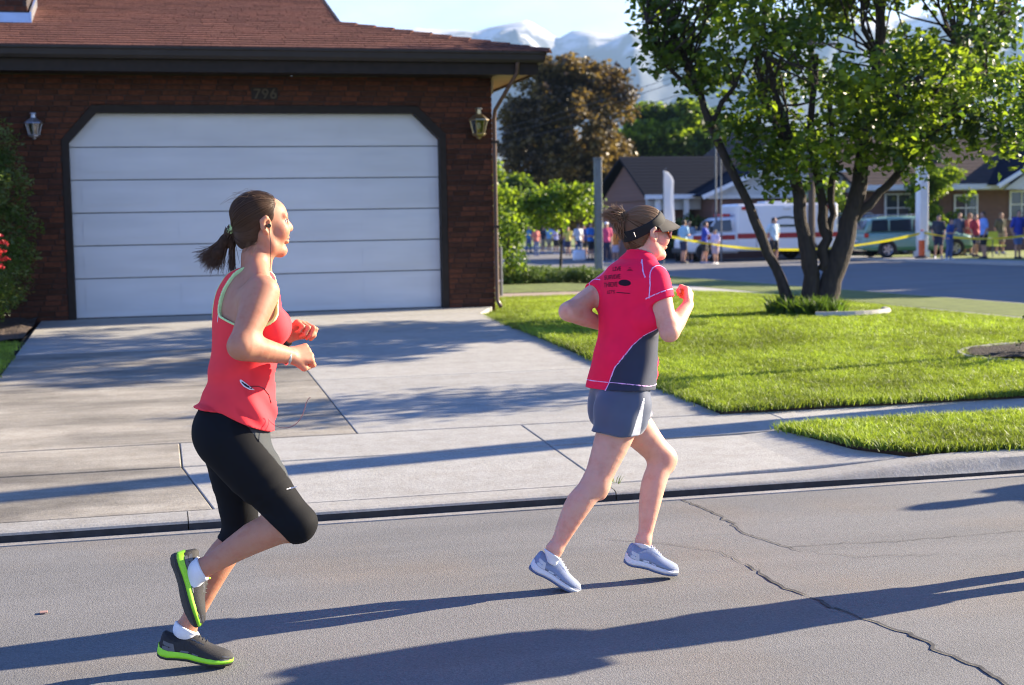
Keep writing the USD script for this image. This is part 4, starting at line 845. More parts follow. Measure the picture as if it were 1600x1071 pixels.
for k, (x, y, z) in enumerate([(-1.57, 16.12, 1.43), (-1.63, 16.1, 1.52), (-1.60, 16.08, 1.34), (-1.64, 16.1, 1.30), (-1.56, 16.1, 1.25), (-1.66, 16.05, 1.40), (-1.62, 16.1, 1.17)]):
    r = np.random.default_rng(k); ps = []
    for j in range(14):
        a = j*2.4; R = 0.012 + 0.0028*j; ps.append(hull([(x + R*math.cos(a) + dx, y + R*math.sin(a)*0.8 + dy, z + 0.03 - 0.0018*j + dz) for dx, dy, dz in r.normal(0, 0.012, (7, 3))]))
    part(rose, 'bloom', CAT(ps), M_rose)
bed = single('flower_bed', poly_sheet(Polygon([(-9, 15.62), (DX0-0.02, 15.62), (DX0-0.02, 17.98), (-9, 17.98)]), lambda x, y: z_drive(y) + 0.02 + 0.05*meshkit.noise(np.stack([x*6, y*6, 0*x], -1)), 0.12), mat('bed_mulch', (0.085, 0.06, 0.045), 0.95, var=0.6, scale=26, bump=0.04, bscale=40), 'brown mulch flower bed left of the driveway', kind='structure')
# ---- beyond the lot
hd = thing('juniper_hedge', 'low spreading juniper hedge at the back of the side lawn', 'hedge', (8.6, 31.0, 0.1))
hx = np.random.default_rng(51); c = np.column_stack([hx.uniform(7.0, 9.9, 170), hx.uniform(30.0, 31.6, 170), np.zeros(170)]); c[:,2] = z_lot(c[:,0], c[:,1]) + 0.06 + 0.27*hx.random(170)**1.4*(1 - 0.4*np.abs(c[:,0]-8.3)/1.6)
lv = clumps(c, np.full(len(c), 0.25), 130, 52, 0.5); part(hd, 'foliage', leaf_mesh(lv, 0.09, 53, aspect=0.4, droop=-0.1), mat('juniper', (0.085, 0.14, 0.022), 0.6, var=0.4, scale=2, trans=0.2))
part(hd, 'stems', CAT([tube(limb((q[0], q[1], 0.0), q, 0.015, 0.005, k)[0], 0.012, 4) for k, q in enumerate(c[:30])]), M_bark, kind='stuff')
small_tree('ornamental_tree', 'small bright green ornamental tree behind the hedge, next to the house corner', (8.55, 35.3, 0.0), 2.5, (8.6, 35.3, 2.0), (1.0, 0.9, 0.62), 90, 0.12, [M_leaf_y, M_leaf_y, M_leaf], 54, 'small trees behind the hedge', per=60, trunk_r=0.045, cl=(0.2, 0.32))
small_tree('ornamental_tree', 'small bright green ornamental tree behind the hedge, beside the grey post', (10.0, 34.8, 0.0), 2.5, (10.15, 34.8, 2.02), (1.05, 0.9, 0.62), 90, 0.12, [M_leaf_y, M_leaf, M_leaf_y], 55, 'small trees behind the hedge', per=60, trunk_r=0.045, cl=(0.2, 0.32))
small_tree('leaning_bush', 'pale green bush showing at the corner of the house', (7.55, 30.2, 0.05), 2.2, (7.55, 30.2, 1.05), (0.45, 0.5, 1.0), 60, 0.10, [M_leaf_y, M_leaf], 56, per=50, trunk_r=0.03, cl=(0.15, 0.28), cat='bush')
small_tree('purple_plum_tree', 'large dark purple leaved tree behind the small green trees', (30.6, 103.5, -0.4), 14, (31.2, 104.2, 7.6), (5.1, 4.4, 7.3), 370, 0.40, [M_leaf_plum, M_leaf_olive, M_leaf_olive], 57, per=15, trunk_r=0.4, cl=(0.6, 1.15), nscale=0.36, hollow=0.3, thr=0.43)
small_tree('broad_green_tree', 'broad mid green tree behind the dark roofed house', (42.5, 111, -0.5), 12, (42.5, 111, 7.1), (6.0, 4.6, 4.0), 260, 0.45, [M_leaf, M_leaf_d, M_leaf_y], 58, per=24, trunk_r=0.35, cl=(0.8, 1.3), nscale=0.28)
small_tree('distant_green_tree', 'bright green tree far off, just right of the house corner', (22.3, 92, -0.6), 6, (22.3, 92, 2.9), (2.6, 2, 2.7), 120, 0.32, [M_leaf_y, M_leaf], 59, per=40, trunk_r=0.2, cl=(0.5, 0.8), nscale=0.4)
small_tree('street_tree', 'slim yellow green young tree in front of the brown roofed building', (34.2, 57.0, -0.1), 4, (34.3, 57.0, 2.35), (1.35, 1.0, 1.75), 110, 0.18, [M_leaf_y, M_leaf_y, M_leaf], 60, per=45, trunk_r=0.06, cl=(0.25, 0.45), nscale=0.8)
small_tree('foundation_bush', 'green bush under the wall behind the lawn tree trunks', (28.6, 57.5, -0.1), 3, (28.7, 57.5, 1.9), (1.3, 0.9, 1.5), 80, 0.18, [M_leaf_y, M_leaf], 61, per=45, trunk_r=0.05, cl=(0.25, 0.45), nscale=0.8)
small_tree('dark_shrub', 'dark round shrub against the porch of the dark roofed house', (24.0, 60.6, 0.0), 2, (24.0, 60.6, 0.85), (1.0, 0.7, 0.95), 60, 0.16, [M_leaf_d, M_needle], 62, per=45, trunk_r=0.05, cl=(0.25, 0.4), cat='shrub')
# ================================================================ mountains and air
def _az(px): return math.atan((px - 800)/2200.0)
_sky = np.array([(-3000, 150), (-1200, 130), (0, 112), (200, 104), (400, 92), (560, 66), (640, 47), (700, 48), (745, 52), (790, 44), (830, 35), (850, 46), (880, 66), (905, 53), (935, 57), (965, 64), (1000, 57), (1050, 70), (1100, 58), (1200, 42), (1300, 50), (1400, 66), (1500, 58), (1600, 72), (2200, 90), (4000, 140)], float)
MR = 5200.0
azs = np.concatenate([np.linspace(-1.05, -.36, 24), np.linspace(-.35, .5, 190), np.linspace(.51, 1.15, 24)]); rs_ = np.concatenate([[2600, 2900], np.linspace(3100, 5200, 34), [5350, 5600, 6100, 6600]])
AZ, RR = np.meshgrid(azs, rs_); hz_ = np.interp(np.tan(AZ)*2200 + 800, _sky[:,0], _sky[:,1]); hgt = (348.5 - hz_)/2200*MR/np.cos(np.clip(AZ, -.6, .6))*1.0
prof = np.where(RR <= MR, ((RR - 2600)/(MR - 2600))**1.35, 1 - (RR - MR)/1600*.6); th = YAW + AZ; MX, MY = RR*np.sin(th), RR*np.cos(th)
rn = 1 - np.abs(2*meshkit.fbm(np.stack([AZ*26, RR/1400.0, 0*RR], -1), 5, 3) - 1); rn2 = meshkit.fbm(np.stack([MX/420, MY/420, 0*MX], -1), 4, 9) - .5
crest = np.exp(-((RR - MR)/260)**2); MZ = hgt*prof*(1 + (rn - .78)*.50*(1 - crest) + rn2*.22*(1 - crest)) + crest*9*(meshkit.fbm(np.stack([AZ*160, 0*RR, 0*RR], -1), 3, 5) - .5) - 3
nx, ny = len(azs), len(rs_); i = (np.arange(ny-1)[:,None]*nx + np.arange(nx-1)).ravel()
M_mtn = usdkit.material(stage, '/World/Looks/mountain', {'g': ('geometry', {}), 'n': ('noise_texture', {'scale': 0.006, 'detail': 6.0, 'roughness': .65}), 'mp': ('mapping', {'scale': (1, 1, .55)}), 'sx': ('separate_xyz', {}), 'mr': ('map_range', {'from_min': 430.0, 'from_max': 720.0, 'to_min': -.16, 'to_max': .16}), 'ad': ('math', {'math_type': 'add'}),
    'r': ('rgb_ramp', {'ramp': [(0.52, (0.075, 0.09, 0.11)), (0.64, (0.36, 0.38, 0.42))]}), 'p': ('principled_bsdf', {'roughness': .95, 'specular_ior_level': .1})},
    [('g.position', 'mp.vector'), ('mp.vector', 'n.vector'), ('g.position', 'sx.vector'), ('sx.z', 'mr.value'), ('mr.result', 'ad.value1'), ('n.fac', 'ad.value2'), ('ad.value', 'r.fac'), ('r.color', 'p.base_color')], surface='p.BSDF')
single('mountains', trimesh.Trimesh(np.stack([MX, MY, MZ], -1).reshape(-1, 3), np.vstack([np.stack([i, i+1, i+nx+1], 1), np.stack([i, i+nx+1, i+nx], 1)]), process=False), M_mtn, 'hazy blue mountain range with streaks of snow', kind='structure', smooth=True)
HAZE = usdkit.material(stage, '/World/Looks/haze', {'v': ('principled_volume', {'color': (0.42, 0.68, 1.0), 'density': 0.000065, 'anisotropy': 0.3, 'absorption_color': (1.0, 1.0, 1.0)})}, [], volume='v.volume')
single('haze', B(-7200, 7200, -7200, 7200, -2.2, 1150), HAZE, 'thin bluish morning haze', kind='stuff')

# ================================================================ houses across the street
M_bk2 = usdkit.material(stage, '/World/Looks/brick_far', {'g': ('geometry', {}), 'mp': ('mapping', {'rotation': (1.5708, 0, 0)}), 'b': ('brick_texture', {'color1': (0.135, 0.062, 0.050), 'color2': (0.175, 0.080, 0.062), 'mortar': (0.16, 0.13, 0.12), 'scale': 1.0, 'brick_width': 0.22, 'row_height': 0.075, 'mortar_size': 0.008}), 'p': ('principled_bsdf', {'roughness': .9})}, [('g.position', 'mp.vector'), ('mp.vector', 'b.vector'), ('b.color', 'p.base_color')], surface='p.BSDF')
M_siding = mat('pale_siding', (0.52, 0.54, 0.56), .6, var=.08, scale=3); M_fascia = mat('white_fascia', (0.66, 0.68, 0.70), .5); M_roof_b = mat('slate_blue_shingle', (0.010, 0.013, 0.022), .95, spec=.05, var=.15, scale=9); M_roof_g = mat('grey_brown_shingle', (0.07, 0.057, 0.053), .95, spec=.05, var=.15, scale=9); M_wframe = mat('window_frame_white', (0.74, 0.75, 0.77), .45); M_pane = mat('dark_window_glass', (0.035, 0.045, 0.06), .06, spec=.8); M_dark = mat('dark_doorway', (0.02, 0.018, 0.018), .8)
def window(parent, x0, x1, y, z0, z1, mull=True):
    w = part(parent, 'window', CAT([B(x0-.08, x0, y-.05, y+.03, z0-.08, z1+.08), B(x1, x1+.08, y-.05, y+.03, z0-.08, z1+.08), B(x0, x1, y-.05, y+.03, z1, z1+.08)] + ([B((x0+x1)/2-.025, (x0+x1)/2+.025, y-.04, y+.02, z0, z1)] if mull else []) + [B(x0, x1, y-.038, y+.018, (z0+z1)/2-.025, (z0+z1)/2+.025)]), M_wframe)
    part(w, 'pane', B(x0, x1, y-.012, y, z0, z1), M_pane); part(w, 'sill', B(x0-.14, x1+.14, y-.11, y+.03, z0-.15, z0-.082), M_wframe)
def slope(x0, x1, ya, za, yb, zb, th=.12):
    return prism([(ya, za), (yb, zb), (yb, zb-th), (ya, za-th)], 'x', x0, x1)
def shingle_rows(parent, x0, x1, ya, za, yb, zb, m, n=12):
    for k in range(n):
        t0, t1 = k/n, (k+1.15)/n; part(parent, 'shingle_course', prism([(ya+(yb-ya)*t0, za+(zb-za)*t0+.022), (ya+(yb-ya)*t1, za+(zb-za)*t1+.006), (ya+(yb-ya)*t1, za+(zb-za)*t1-.02), (ya+(yb-ya)*t0, za+(zb-za)*t0-.02)], 'x', x0, x1), m)
# brown roofed building at right
hb = thing('brick_building', 'long low brick building with grey brown roof at the right, behind the green car', 'house', (36, 60, -.2)); g0 = -.45
part(hb, 'wall', B(31.6, 45, 59.3, 67, g0, 2.72), M_bk2); rf = part(hb, 'roof', slope(31.0, 45.6, 58.55, 2.98, 63.2, 5.35), M_roof_g); shingle_rows(rf, 30.98, 45.6, 58.5, 2.99, 63.2, 5.36, M_roof_g, 14)
part(rf, 'rear_slope', slope(31.0, 45.6, 63.2, 5.35, 67.8, 2.98), M_roof_g); part(hb, 'fascia', B(31.0, 45.6, 58.44, 58.53, 2.76, 3.0), M_fascia); part(hb, 'soffit', B(31.0, 45.6, 58.54, 59.29, 2.73, 2.76), M_fascia)
part(hb, 'gable_end', prism([(59.3, 2.72), (67, 2.72), (63.2, 5.2)], 'x', 31.6, 31.75), M_siding)
window(hb, 33.0, 34.2, 59.28, 1.35, 2.55); window(hb, 36.6, 37.7, 59.28, 1.35, 2.45); window(hb, 39.55, 40.7, 59.28, 1.45, 2.6); window(hb, 42.2, 43.4, 59.28, 1.35, 2.5)
gw = part(hb, 'gable_roof', CAT([prism([(37.9, 2.92), (41.2, 4.75), (41.2, 4.90), (37.7, 2.95)], 'y', 57.5, 62), prism([(41.2, 4.75), (44.5, 2.92), (44.7, 2.95), (41.2, 4.90)], 'y', 57.5, 62)]), M_roof_b)
part(hb, 'gable_wall', prism([(38.3, 2.72), (44.1, 2.72), (41.2, 4.6)], 'y', 57.9, 58.05), M_siding); part(hb, 'rake_board', CAT([prism([(37.75, 2.78), (41.2, 4.68), (41.2, 4.84), (37.6, 2.92)], 'y', 57.42, 57.5), prism([(41.2, 4.68), (44.65, 2.78), (44.8, 2.92), (41.2, 4.84)], 'y', 57.42, 57.5)]), M_fascia); part(rf, 'roof_vent', B(36.2, 36.7, 60.6, 61.1, 3.9, 4.35), M_dark)
# dark roofed house
hl = thing('dark_roofed_house', 'low house with slate blue roof, pale gable and shaded brick porch', 'house', (26, 62, -.2))
part(hl, 'wall', B(22.4, 24.6, 62.6, 69, g0, 2.55), M_bk2); part(hl, 'wall', B(24.9, 31.2, 60.6, 69, g0, 2.66), M_bk2); part(hl, 'frieze', B(22.2, 24.88, 61.9, 62.0, 2.05, 2.56), M_siding)
rl = part(hl, 'roof', slope(21.9, 30.2, 61.3, 2.72, 64.9, 4.62), M_roof_b); shingle_rows(rl, 21.88, 30.2, 61.26, 2.73, 64.9, 4.63, M_roof_b, 12); part(rl, 'rear_slope', slope(21.9, 30.2, 64.9, 4.62, 69.5, 2.72), M_roof_b); part(hl, 'fascia', B(21.9, 24.6, 61.2, 61.28, 2.54, 2.74), M_fascia)
part(hl, 'porch_post', B(22.5, 22.7, 61.4, 61.6, g0, 2.55), M_fascia); part(hl, 'porch_post', B(23.9, 24.1, 61.4, 61.6, g0, 2.55), M_fascia); part(hl, 'doorway', B(23.0, 23.8, 62.56, 62.59, g0, 1.7), M_dark)
part(hl, 'gable_end', prism([(61.5, 2.5), (69, 2.5), (64.9, 4.45)], 'x', 22.3, 22.5), M_bk2); window(hl, 27.0, 28.4, 60.58, .8, 2.0)
AX, AZ2 = 29.0, 4.55; L0, R0 = 24.3, 33.7
gr_ = part(hl, 'gable_roof', CAT([prism([(L0, 2.60), (AX, AZ2), (AX, AZ2+.14), (L0-.15, 2.66)], 'y', 59.9, 65), prism([(AX, AZ2), (R0, 2.60), (R0+.15, 2.66), (AX, AZ2+.14)], 'y', 59.9, 65)]), M_roof_b); part(hl, 'gable_wall', prism([(L0+.5, 2.66), (31.4, 2.66), (31.4, 3.45), (AX, AZ2-.1)], 'y', 60.4, 60.58), M_siding)
part(hl, 'rake_board', CAT([prism([(L0-.1, 2.48), (AX, AZ2-.08), (AX, AZ2+.10), (L0-.2, 2.64)], 'y', 59.80, 59.9), prism([(AX, AZ2-.08), (R0+.1, 2.48), (R0+.2, 2.64), (AX, AZ2+.10)], 'y', 59.80, 59.9)]), M_fascia); part(hl, 'gable_soffit', B(24.6, 31.3, 60.30, 60.39, 2.50, 2.66), M_fascia)
hw_ = thing('white_gabled_house', 'pale grey gabled house rising behind the dark roofed house', 'house', (38, 86, -.5))
part(hw_, 'wall', B(35.5, 43.5, 84, 92, -.9, 4.2), M_siding); part(hw_, 'gable', prism([(35.5, 4.2), (43.5, 4.2), (39.5, 7.3)], 'y', 84, 84.3), M_siding); part(hw_, 'roof', CAT([prism([(35.0, 3.95), (39.5, 7.4), (39.5, 7.6), (34.8, 4.0)], 'y', 83.5, 92.5), prism([(39.5, 7.4), (44.0, 3.95), (44.2, 4.0), (39.5, 7.6)], 'y', 83.5, 92.5)]), M_roof_g); window(hw_, 38.8, 40.2, 83.98, 2.3, 3.7)
# far side of the street
far_walk = single('far_pavement', grid_mesh(np.array([28.0, 28.02, 29.6]), np.arange(20, 130, 10.0), lambda X, Y: z_cross(Y) + .10*(X > 28.01) ), M_conc, 'pale strip of pavement on the far side of the cross street', kind='structure')
single('far_lawn', grid_mesh(np.array([29.62, 34, 45, 60]), np.arange(30, 130, 10.0), lambda X, Y: z_cross(Y) + .09), M_far_grass, 'grass in front of the far houses', kind='structure')

# ================================================================ vehicles
M_tyre = mat('tyre_rubber', (0.014, 0.014, 0.015), .85); M_rim = mat('alloy_rim', (0.45, 0.46, 0.48), .3, metal=.8); M_carglass = mat('car_glass', (0.020, 0.026, 0.034), .05, spec=.9); M_clad = mat('black_cladding', (0.02, 0.02, 0.022), .6); M_red_l = mat('red_lamp', (0.42, 0.012, 0.015), .2); M_white_l = mat('clear_lamp', (0.65, 0.66, 0.68), .15)
def car_ring(x, w, z0, z1, r=.12): # rounded section in the y-z plane
    h = z1 - z0; return np.array([(x, -w*.92, z0), (x, -w, z0+h*.18), (x, -w*1.0, z0+h*.62), (x, -w*.965, z0+h*.86), (x, -w*.86, z1), (x, w*.86, z1), (x, w*.965, z0+h*.86), (x, w, z0+h*.62), (x, w, z0+h*.18), (x, w*.92, z0)])
def car_loft(secs):
    n = len(secs[0]); v = np.vstack(secs); f = []
    for i in range(len(secs)-1):
        for j in range(n): a, b = i*n+j, i*n+(j+1) % n; f += [(a, a+n, b+n), (a, b+n, b)]
    k = len(v); v = np.vstack([v, secs[0].mean(0), secs[-1].mean(0)])
    for j in range(n): f += [(k, j, (j+1) % n), (k+1, (len(secs)-1)*n+(j+1) % n, (len(secs)-1)*n+j)]
    return trimesh.Trimesh(v, np.array(f)[:, ::-1], process=False)
def placer(loc, deg):
    a = math.radians(deg); Rm = np.array([[math.cos(a), -math.sin(a), 0], [math.sin(a), math.cos(a), 0], [0, 0, 1]])
    def P(m): m = m.copy(); m.vertices = np.asarray(m.vertices) @ Rm.T + np.array(loc); return m
    return P
def wheel(t, P, x, y, r, w=.22):
    s = 1 if y > 0 else -1
    def lz(prof, n=22):
        m = trimesh.creation.revolve(np.array(prof), sections=n); v = np.array(m.vertices); m.vertices = np.column_stack([v[:,0] + x, y + s*v[:,2], v[:,1] + r]); return m
    tr = part(t, 'wheel', P(lz([(r*.62, -w*.5), (r*.93, -w*.5), (r, -w*.36), (r, w*.36), (r*.93, w*.5), (r*.64, w*.5), (r*.60, w*.40), (0, w*.40)])), M_tyre, smooth=40)
    sp = [lz([(0, w*.36), (r*.16, w*.46), (r*.16, w*.40)])]
    for k in range(5):
        a = 2*math.pi*k/5; c, q = math.cos(a), math.sin(a); pts = []
        for rr_, hw2 in ((r*.10, .05), (r*.62, .035)):
            for e in (-1, 1):
                for d in (.40, .47): pts.append((x + rr_*c - e*hw2*q, y + s*w*d, r + rr_*q + e*hw2*c))
        sp.append(hull(pts))
    part(tr, 'rim', P(CAT(sp + [lz([(r*.54, w*.38), (r*.63, w*.50), (r*.66, w*.46)])])), M_rim)
def suv(name, label, loc, deg, paint, low, L=4.6, H=1.66, group=None):
    """Front towards +x; ground at z = 0."""
    t = thing(name, label, 'car', loc, group); P = placer(loc, deg); h = L/2; k = H/1.66
    body = [car_ring(x*h, w, a*k, b*k) for x, w, a, b in ((-1, .70, .42, .80), (-.985, .82, .36, .98), (-.90, .88, .30, 1.02), (-.6, .90, .27, 1.02), (0, .91, .26, 1.01), (.42, .91, .27, 1.01), (.60, .90, .28, .99), (.82, .86, .30, .90), (.95, .80, .33, .80), (1.0, .66, .40, .68))]
    b = part(t, 'body', P(car_loft(body)), paint, smooth=45)
    cab = [car_ring(x*h, w, .98*k, z*k) for x, w, z in ((-.97, .74, 1.10), (-.90, .72, 1.48), (-.80, .70, 1.60), (-.45, .70, 1.65), (-.05, .69, 1.64), (.12, .68, 1.58), (.34, .70, 1.25), (.46, .72, 1.0))]
    part(t, 'cabin', P(car_loft(cab)), paint, smooth=45)
    part(t, 'lower_body', P(car_loft([car_ring(x*h, w + .012, a*k, c*k) for x, w, a, c in ((-.99, .80, .33, .50), (-.9, .885, .27, .52), (0, .912, .24, .50), (.82, .865, .27, .50), (.97, .78, .32, .48))])), low, smooth=45)
    for s in (-1, 1):
        for (x0, x1, x2, x3) in ((-.86, -.84, -.56, -.56), (-.52, -.52, -.14, -.14), (-.10, -.10, .10, .29)):
            pts = [(x0*h, s*.755, 1.06*k), (x1*h, s*.690, 1.50*k), (x2*h if x3 != .29 else .06*h, s*.690, 1.53*k), (x3*h, s*.755, 1.06*k)]; pts = pts + [(a, bb*.94, c) for a, bb, c in pts]
            part(t, 'side_window', P(hull(pts)), M_carglass)
        part(t, 'tail_light', P(BB(-1.0*h, -.93*h, s*.84-.05, s*.84+.05, .82*k, .99*k, .02)), M_red_l); part(t, 'headlight', P(BB(.90*h, .985*h, s*.70-.09, s*.70+.09, .66*k, .78*k, .03)), M_white_l); part(t, 'mirror', P(BB(.24*h, .31*h, s*.98-.09, s*.98+.09, 1.02*k, 1.15*k, .03)), paint); part(t, 'roof_rail', P(tube([(-.75*h, s*.60, 1.63*k), (-.7*h, s*.60, 1.70*k), (.0, s*.60, 1.70*k), (.04*h, s*.60, 1.65*k)], .018, 6)), M_rim)
        for x in (-.42, .02): part(t, 'door_handle', P(BB(x*h, x*h+.16, s*.918-.02, s*.918+.02, .90*k, .93*k, .01)), paint)
        for x in (-.60, .62):
            a = np.linspace(0, 2*np.pi, 20)[:-1]; part(t, 'wheel_arch', P(prism([(x*h + .40*math.cos(q), .33 + .40*math.sin(q)) for q in a if .33 + .40*math.sin(q) > .12], 'y', s*.90 - .03, s*.90 + .03)), M_clad); wheel(t, P, x*h, s*.84, .335)
    part(t, 'windscreen', P(hull([(.14*h, -.62, 1.56*k), (.14*h, .62, 1.56*k), (.45*h, -.68, 1.04*k), (.45*h, .68, 1.04*k), (.12*h, 0, 1.50*k)])), M_carglass); part(t, 'rear_window', P(hull([(-.985*h, -.60, 1.14*k), (-.985*h, .60, 1.14*k), (-.90*h, -.58, 1.50*k), (-.90*h, .58, 1.50*k), (-.88*h, 0, 1.3*k)])), M_carglass); part(t, 'number_plate', P(B(-1.012*h, -1.0*h, -.16, .16, .62*k, .72*k)), M_white_l)
    return t
M_teal = mat('pale_teal_paint', (0.18, 0.32, 0.27), .25, coat=.6); M_greenlow = mat('green_lower_paint', (0.06, 0.17, 0.07), .3, coat=.5); M_darkp = mat('dark_blue_paint', (0.018, 0.024, 0.045), .25, coat=.6); M_blackp = mat('black_paint', (0.012, 0.013, 0.016), .25, coat=.6)
suv('parked_car', 'pale green estate car parked side on behind the yellow tape', (30.240, 52.223, -0.104), -6, M_teal, M_greenlow, 4.75, 1.68)
suv('parked_car', 'dark blue estate car parked behind the pale green one', (30.610, 56.790, -0.124), -6, M_darkp, M_clad, 4.7, 1.80)
suv('parked_car', 'dark car seen nose on between the spectators left of the ambulance', (23.590, 59.105, -0.234), -112, M_blackp, M_clad, 4.4, 1.45)
M_amb = mat('white_vehicle_paint', (0.70, 0.72, 0.75), .3, coat=.4); M_stripe = mat('dark_red_stripe', (0.30, 0.012, 0.018), .4); M_ambtxt = mat('dark_green_lettering', (0.035, 0.05, 0.03), .5)
def ambulance(loc, deg):
    t = thing('ambulance', 'white ambulance with a dark red stripe and red roof lights, nose to the left', 'ambulance', loc); P = placer(loc, deg)   # front towards +x
    part(t, 'cab', P(car_loft([car_ring(x, w, a, b) for x, w, a, b in ((3.05, .80, .45, .85), (2.98, .90, .38, 1.05), (2.6, .96, .35, 1.18), (2.1, .98, .34, 1.28), (2.0, .98, .34, 1.30), (.75, .98, .34, 1.32))])), M_amb, smooth=45)
    part(t, 'cab_roof', P(car_loft([car_ring(x, w, 1.22, z) for x, w, z in ((2.12, .86, 1.30), (1.75, .82, 1.72), (1.5, .80, 1.86), (.75, .80, 1.90))])), M_amb, smooth=45)
    bx_ = part(t, 'patient_box', P(BB(-3.7, .85, -1.10, 1.10, .42, 2.42, .09)), M_amb)
    for s in (-1, 1):
        part(t, 'side_window', P(hull([(2.0, s*.93, 1.28), (1.70, s*.86, 1.74), (1.05, s*.86, 1.76), (1.02, s*.95, 1.28), (1.4, s*.80, 1.5)])), M_carglass); part(t, 'mirror', P(BB(1.95, 2.08, s*1.12-.10, s*1.12+.10, 1.22, 1.5, .03)), M_clad); part(t, 'headlight', P(BB(2.86, 3.03, s*.72-.10, s*.72+.10, .78, .95, .03)), M_white_l)
        part(bx_, 'stripe', P(B(-3.68, .83, s*1.104-.004, s*1.104+.004, .95, 1.17)), M_stripe); part(t, 'stripe', P(B(.9, 2.75, s*.985-.006, s*.985+.006, .92, 1.12)), M_stripe)
        for x, m in ((-3.4, M_red_l), (.35, M_red_l), (-1.5, M_white_l)): part(bx_, 'warning_light', P(BB(x, x+.3, s*1.12-.03, s*1.12+.03, 2.16, 2.30, .02)), m)
        for x in (2.2, -2.35):
            a = np.linspace(0, 2*np.pi, 22)[:-1]; part(t, 'wheel_arch', P(prism([(x + .46*math.cos(q), .38 + .46*math.sin(q)) for q in a if .38 + .46*math.sin(q) > .2], 'y', s*(1.0 if x > 0 else 1.09) - .025, s*(1.0 if x > 0 else 1.09) + .025)), M_clad); wheel(t, P, x, s*(.90 if x > 0 else 1.0), .385, .25)
        arcp = [(-1.35 + .75*math.cos(q), 1.46 + .42*math.sin(q)) for q in np.linspace(.35, math.pi-.35, 14)]; arc2 = [(-1.35 + .66*math.cos(q), 1.46 + .33*math.sin(q)) for q in np.linspace(math.pi-.35, .35, 14)]
        part(bx_, 'lettering_arc', P(prism(arcp + arc2, 'y', s*1.107-.004, s*1.107+.004)), M_ambtxt); part(bx_, 'lettering_bar', P(B(-1.75, -.95, s*1.107-.004, s*1.107+.004, 1.42, 1.52)), M_ambtxt); part(bx_, 'side_door_gap', P(B(-.02, .0, s*1.106-.004, s*1.106+.004, .5, 2.2)), M_clad)
    part(t, 'windscreen', P(hull([(2.14, -.80, 1.30), (2.14, .80, 1.30), (1.74, -.74, 1.74), (1.74, .74, 1.74), (1.8, 0, 1.5)])), M_carglass); part(t, 'light_bar', P(BB(1.0, 1.3, -.66, .66, 1.90, 2.02, .03)), M_red_l); part(t, 'bumper', P(BB(2.98, 3.14, -.92, .92, .36, .58, .04)), M_clad); part(t, 'roof_unit', P(BB(-1.6, -.6, -.5, .5, 2.42, 2.52, .04)), M_amb)
ambulance((24.935, 56.693, -0.224), 176)

# ================================================================ posts, banner, tape, wires
M_steel = mat('weathered_steel', (0.13, 0.145, 0.155), .55, metal=.3, var=.15, scale=6); M_wpaint = mat('white_post_paint', (0.74, 0.75, 0.76), .5, var=.04, scale=4); M_orange = mat('orange_plastic', (0.62, 0.10, 0.02), .5); M_tape = mat('yellow_tape', (0.80, 0.56, 0.015), .45, trans=.25); M_wood = mat('pole_wood', (0.085, 0.062, 0.045), .9, var=.3, scale=6, stretch=(3, 3, .4))
def base(px_, z=None): return np.array(px_, float)
p = base((10.710, 33.397, 0.001)); sp = thing('steel_post', 'square grey steel post rising beside the small green trees', 'post', p); part(sp, 'post', BB(p[0]-.085, p[0]+.085, p[1]-.085, p[1]+.085, p[2]-.3, 3.10, .012), M_steel); part(sp, 'cap', BB(p[0]-.095, p[0]+.095, p[1]-.095, p[1]+.095, 3.10, 3.13, .01), M_steel)
p = base((30.126, 51.232, -0.099)); wp = thing('white_post', 'thick white square post behind the yellow tape', 'post', p); part(wp, 'post', BB(p[0]-.19, p[0]+.19, p[1]-.19, p[1]+.19, p[2]-.2, 3.45, .02), M_wpaint); part(wp, 'base', BB(p[0]-.25, p[0]+.25, p[1]-.25, p[1]+.25, p[2]-.2, p[2]+.25, .02), M_wpaint); part(wp, 'cap', BB(p[0]-.23, p[0]+.23, p[1]-.23, p[1]+.23, 3.45, 3.53, .02), M_wpaint)
p = base((19.883, 52.814, -0.206)); fl_ = thing('feather_banner', 'tall plain white feather banner on a pole behind the runner in pink', 'banner', p); n = 16; zt = np.linspace(1.35, 3.52, n); wl = .46*np.minimum(1, (3.60 - zt)/.30)**.6; xb = p[0] - .24
bv = np.array([(xb - .0, p[1] + .015*math.sin(z*3), z) for z in zt] + [(xb + w, p[1] + .05*math.sin(z*2.5 + 1), z - .12*(w/.46)) for z, w in zip(zt, wl)]); bi = np.arange(n-1); bf_ = np.vstack([np.stack([bi, bi+n, bi+n+1], 1), np.stack([bi, bi+n+1, bi+1], 1)]); part(fl_, 'cloth', trimesh.Trimesh(np.vstack([bv, bv + [0, .012, 0]]), np.vstack([bf_, bf_[:, ::-1] + 2*n]), process=False), mat('banner_cloth', (0.80, 0.80, 0.80), .6, trans=.35), smooth=True); part(fl_, 'pole', tube([(xb, p[1], p[2]-.1), (xb, p[1], 3.1), (xb + .03, p[1], 3.5), (xb + .14, p[1], 3.62)], .018, 6), M_steel)
flagp = np.array([xb, p[1] - .03, 0])
p2 = base((29.061, 49.417, -0.091)); dl = thing('delineator', 'orange traffic post with a white band holding the yellow tape', 'traffic post', p2); L_ = lambda prof: lathe([(r, p2[2] + z) for r, z in prof], (p2[0], p2[1], 0), 14); part(dl, 'base', L_([(0, -.05), (.26, -.05), (.26, .06), (.14, .10), (0, .10)]), M_clad); part(dl, 'post', L_([(.12, .08), (.12, .72), (.0, .72)]), M_orange); part(dl, 'white_band', L_([(.125, .70), (.17, .74), (.17, 1.06), (.0, 1.06)]), M_wpaint); part(dl, 'handle', L_([(.05, 1.04), (.06, 1.10), (0, 1.12)]), M_orange)
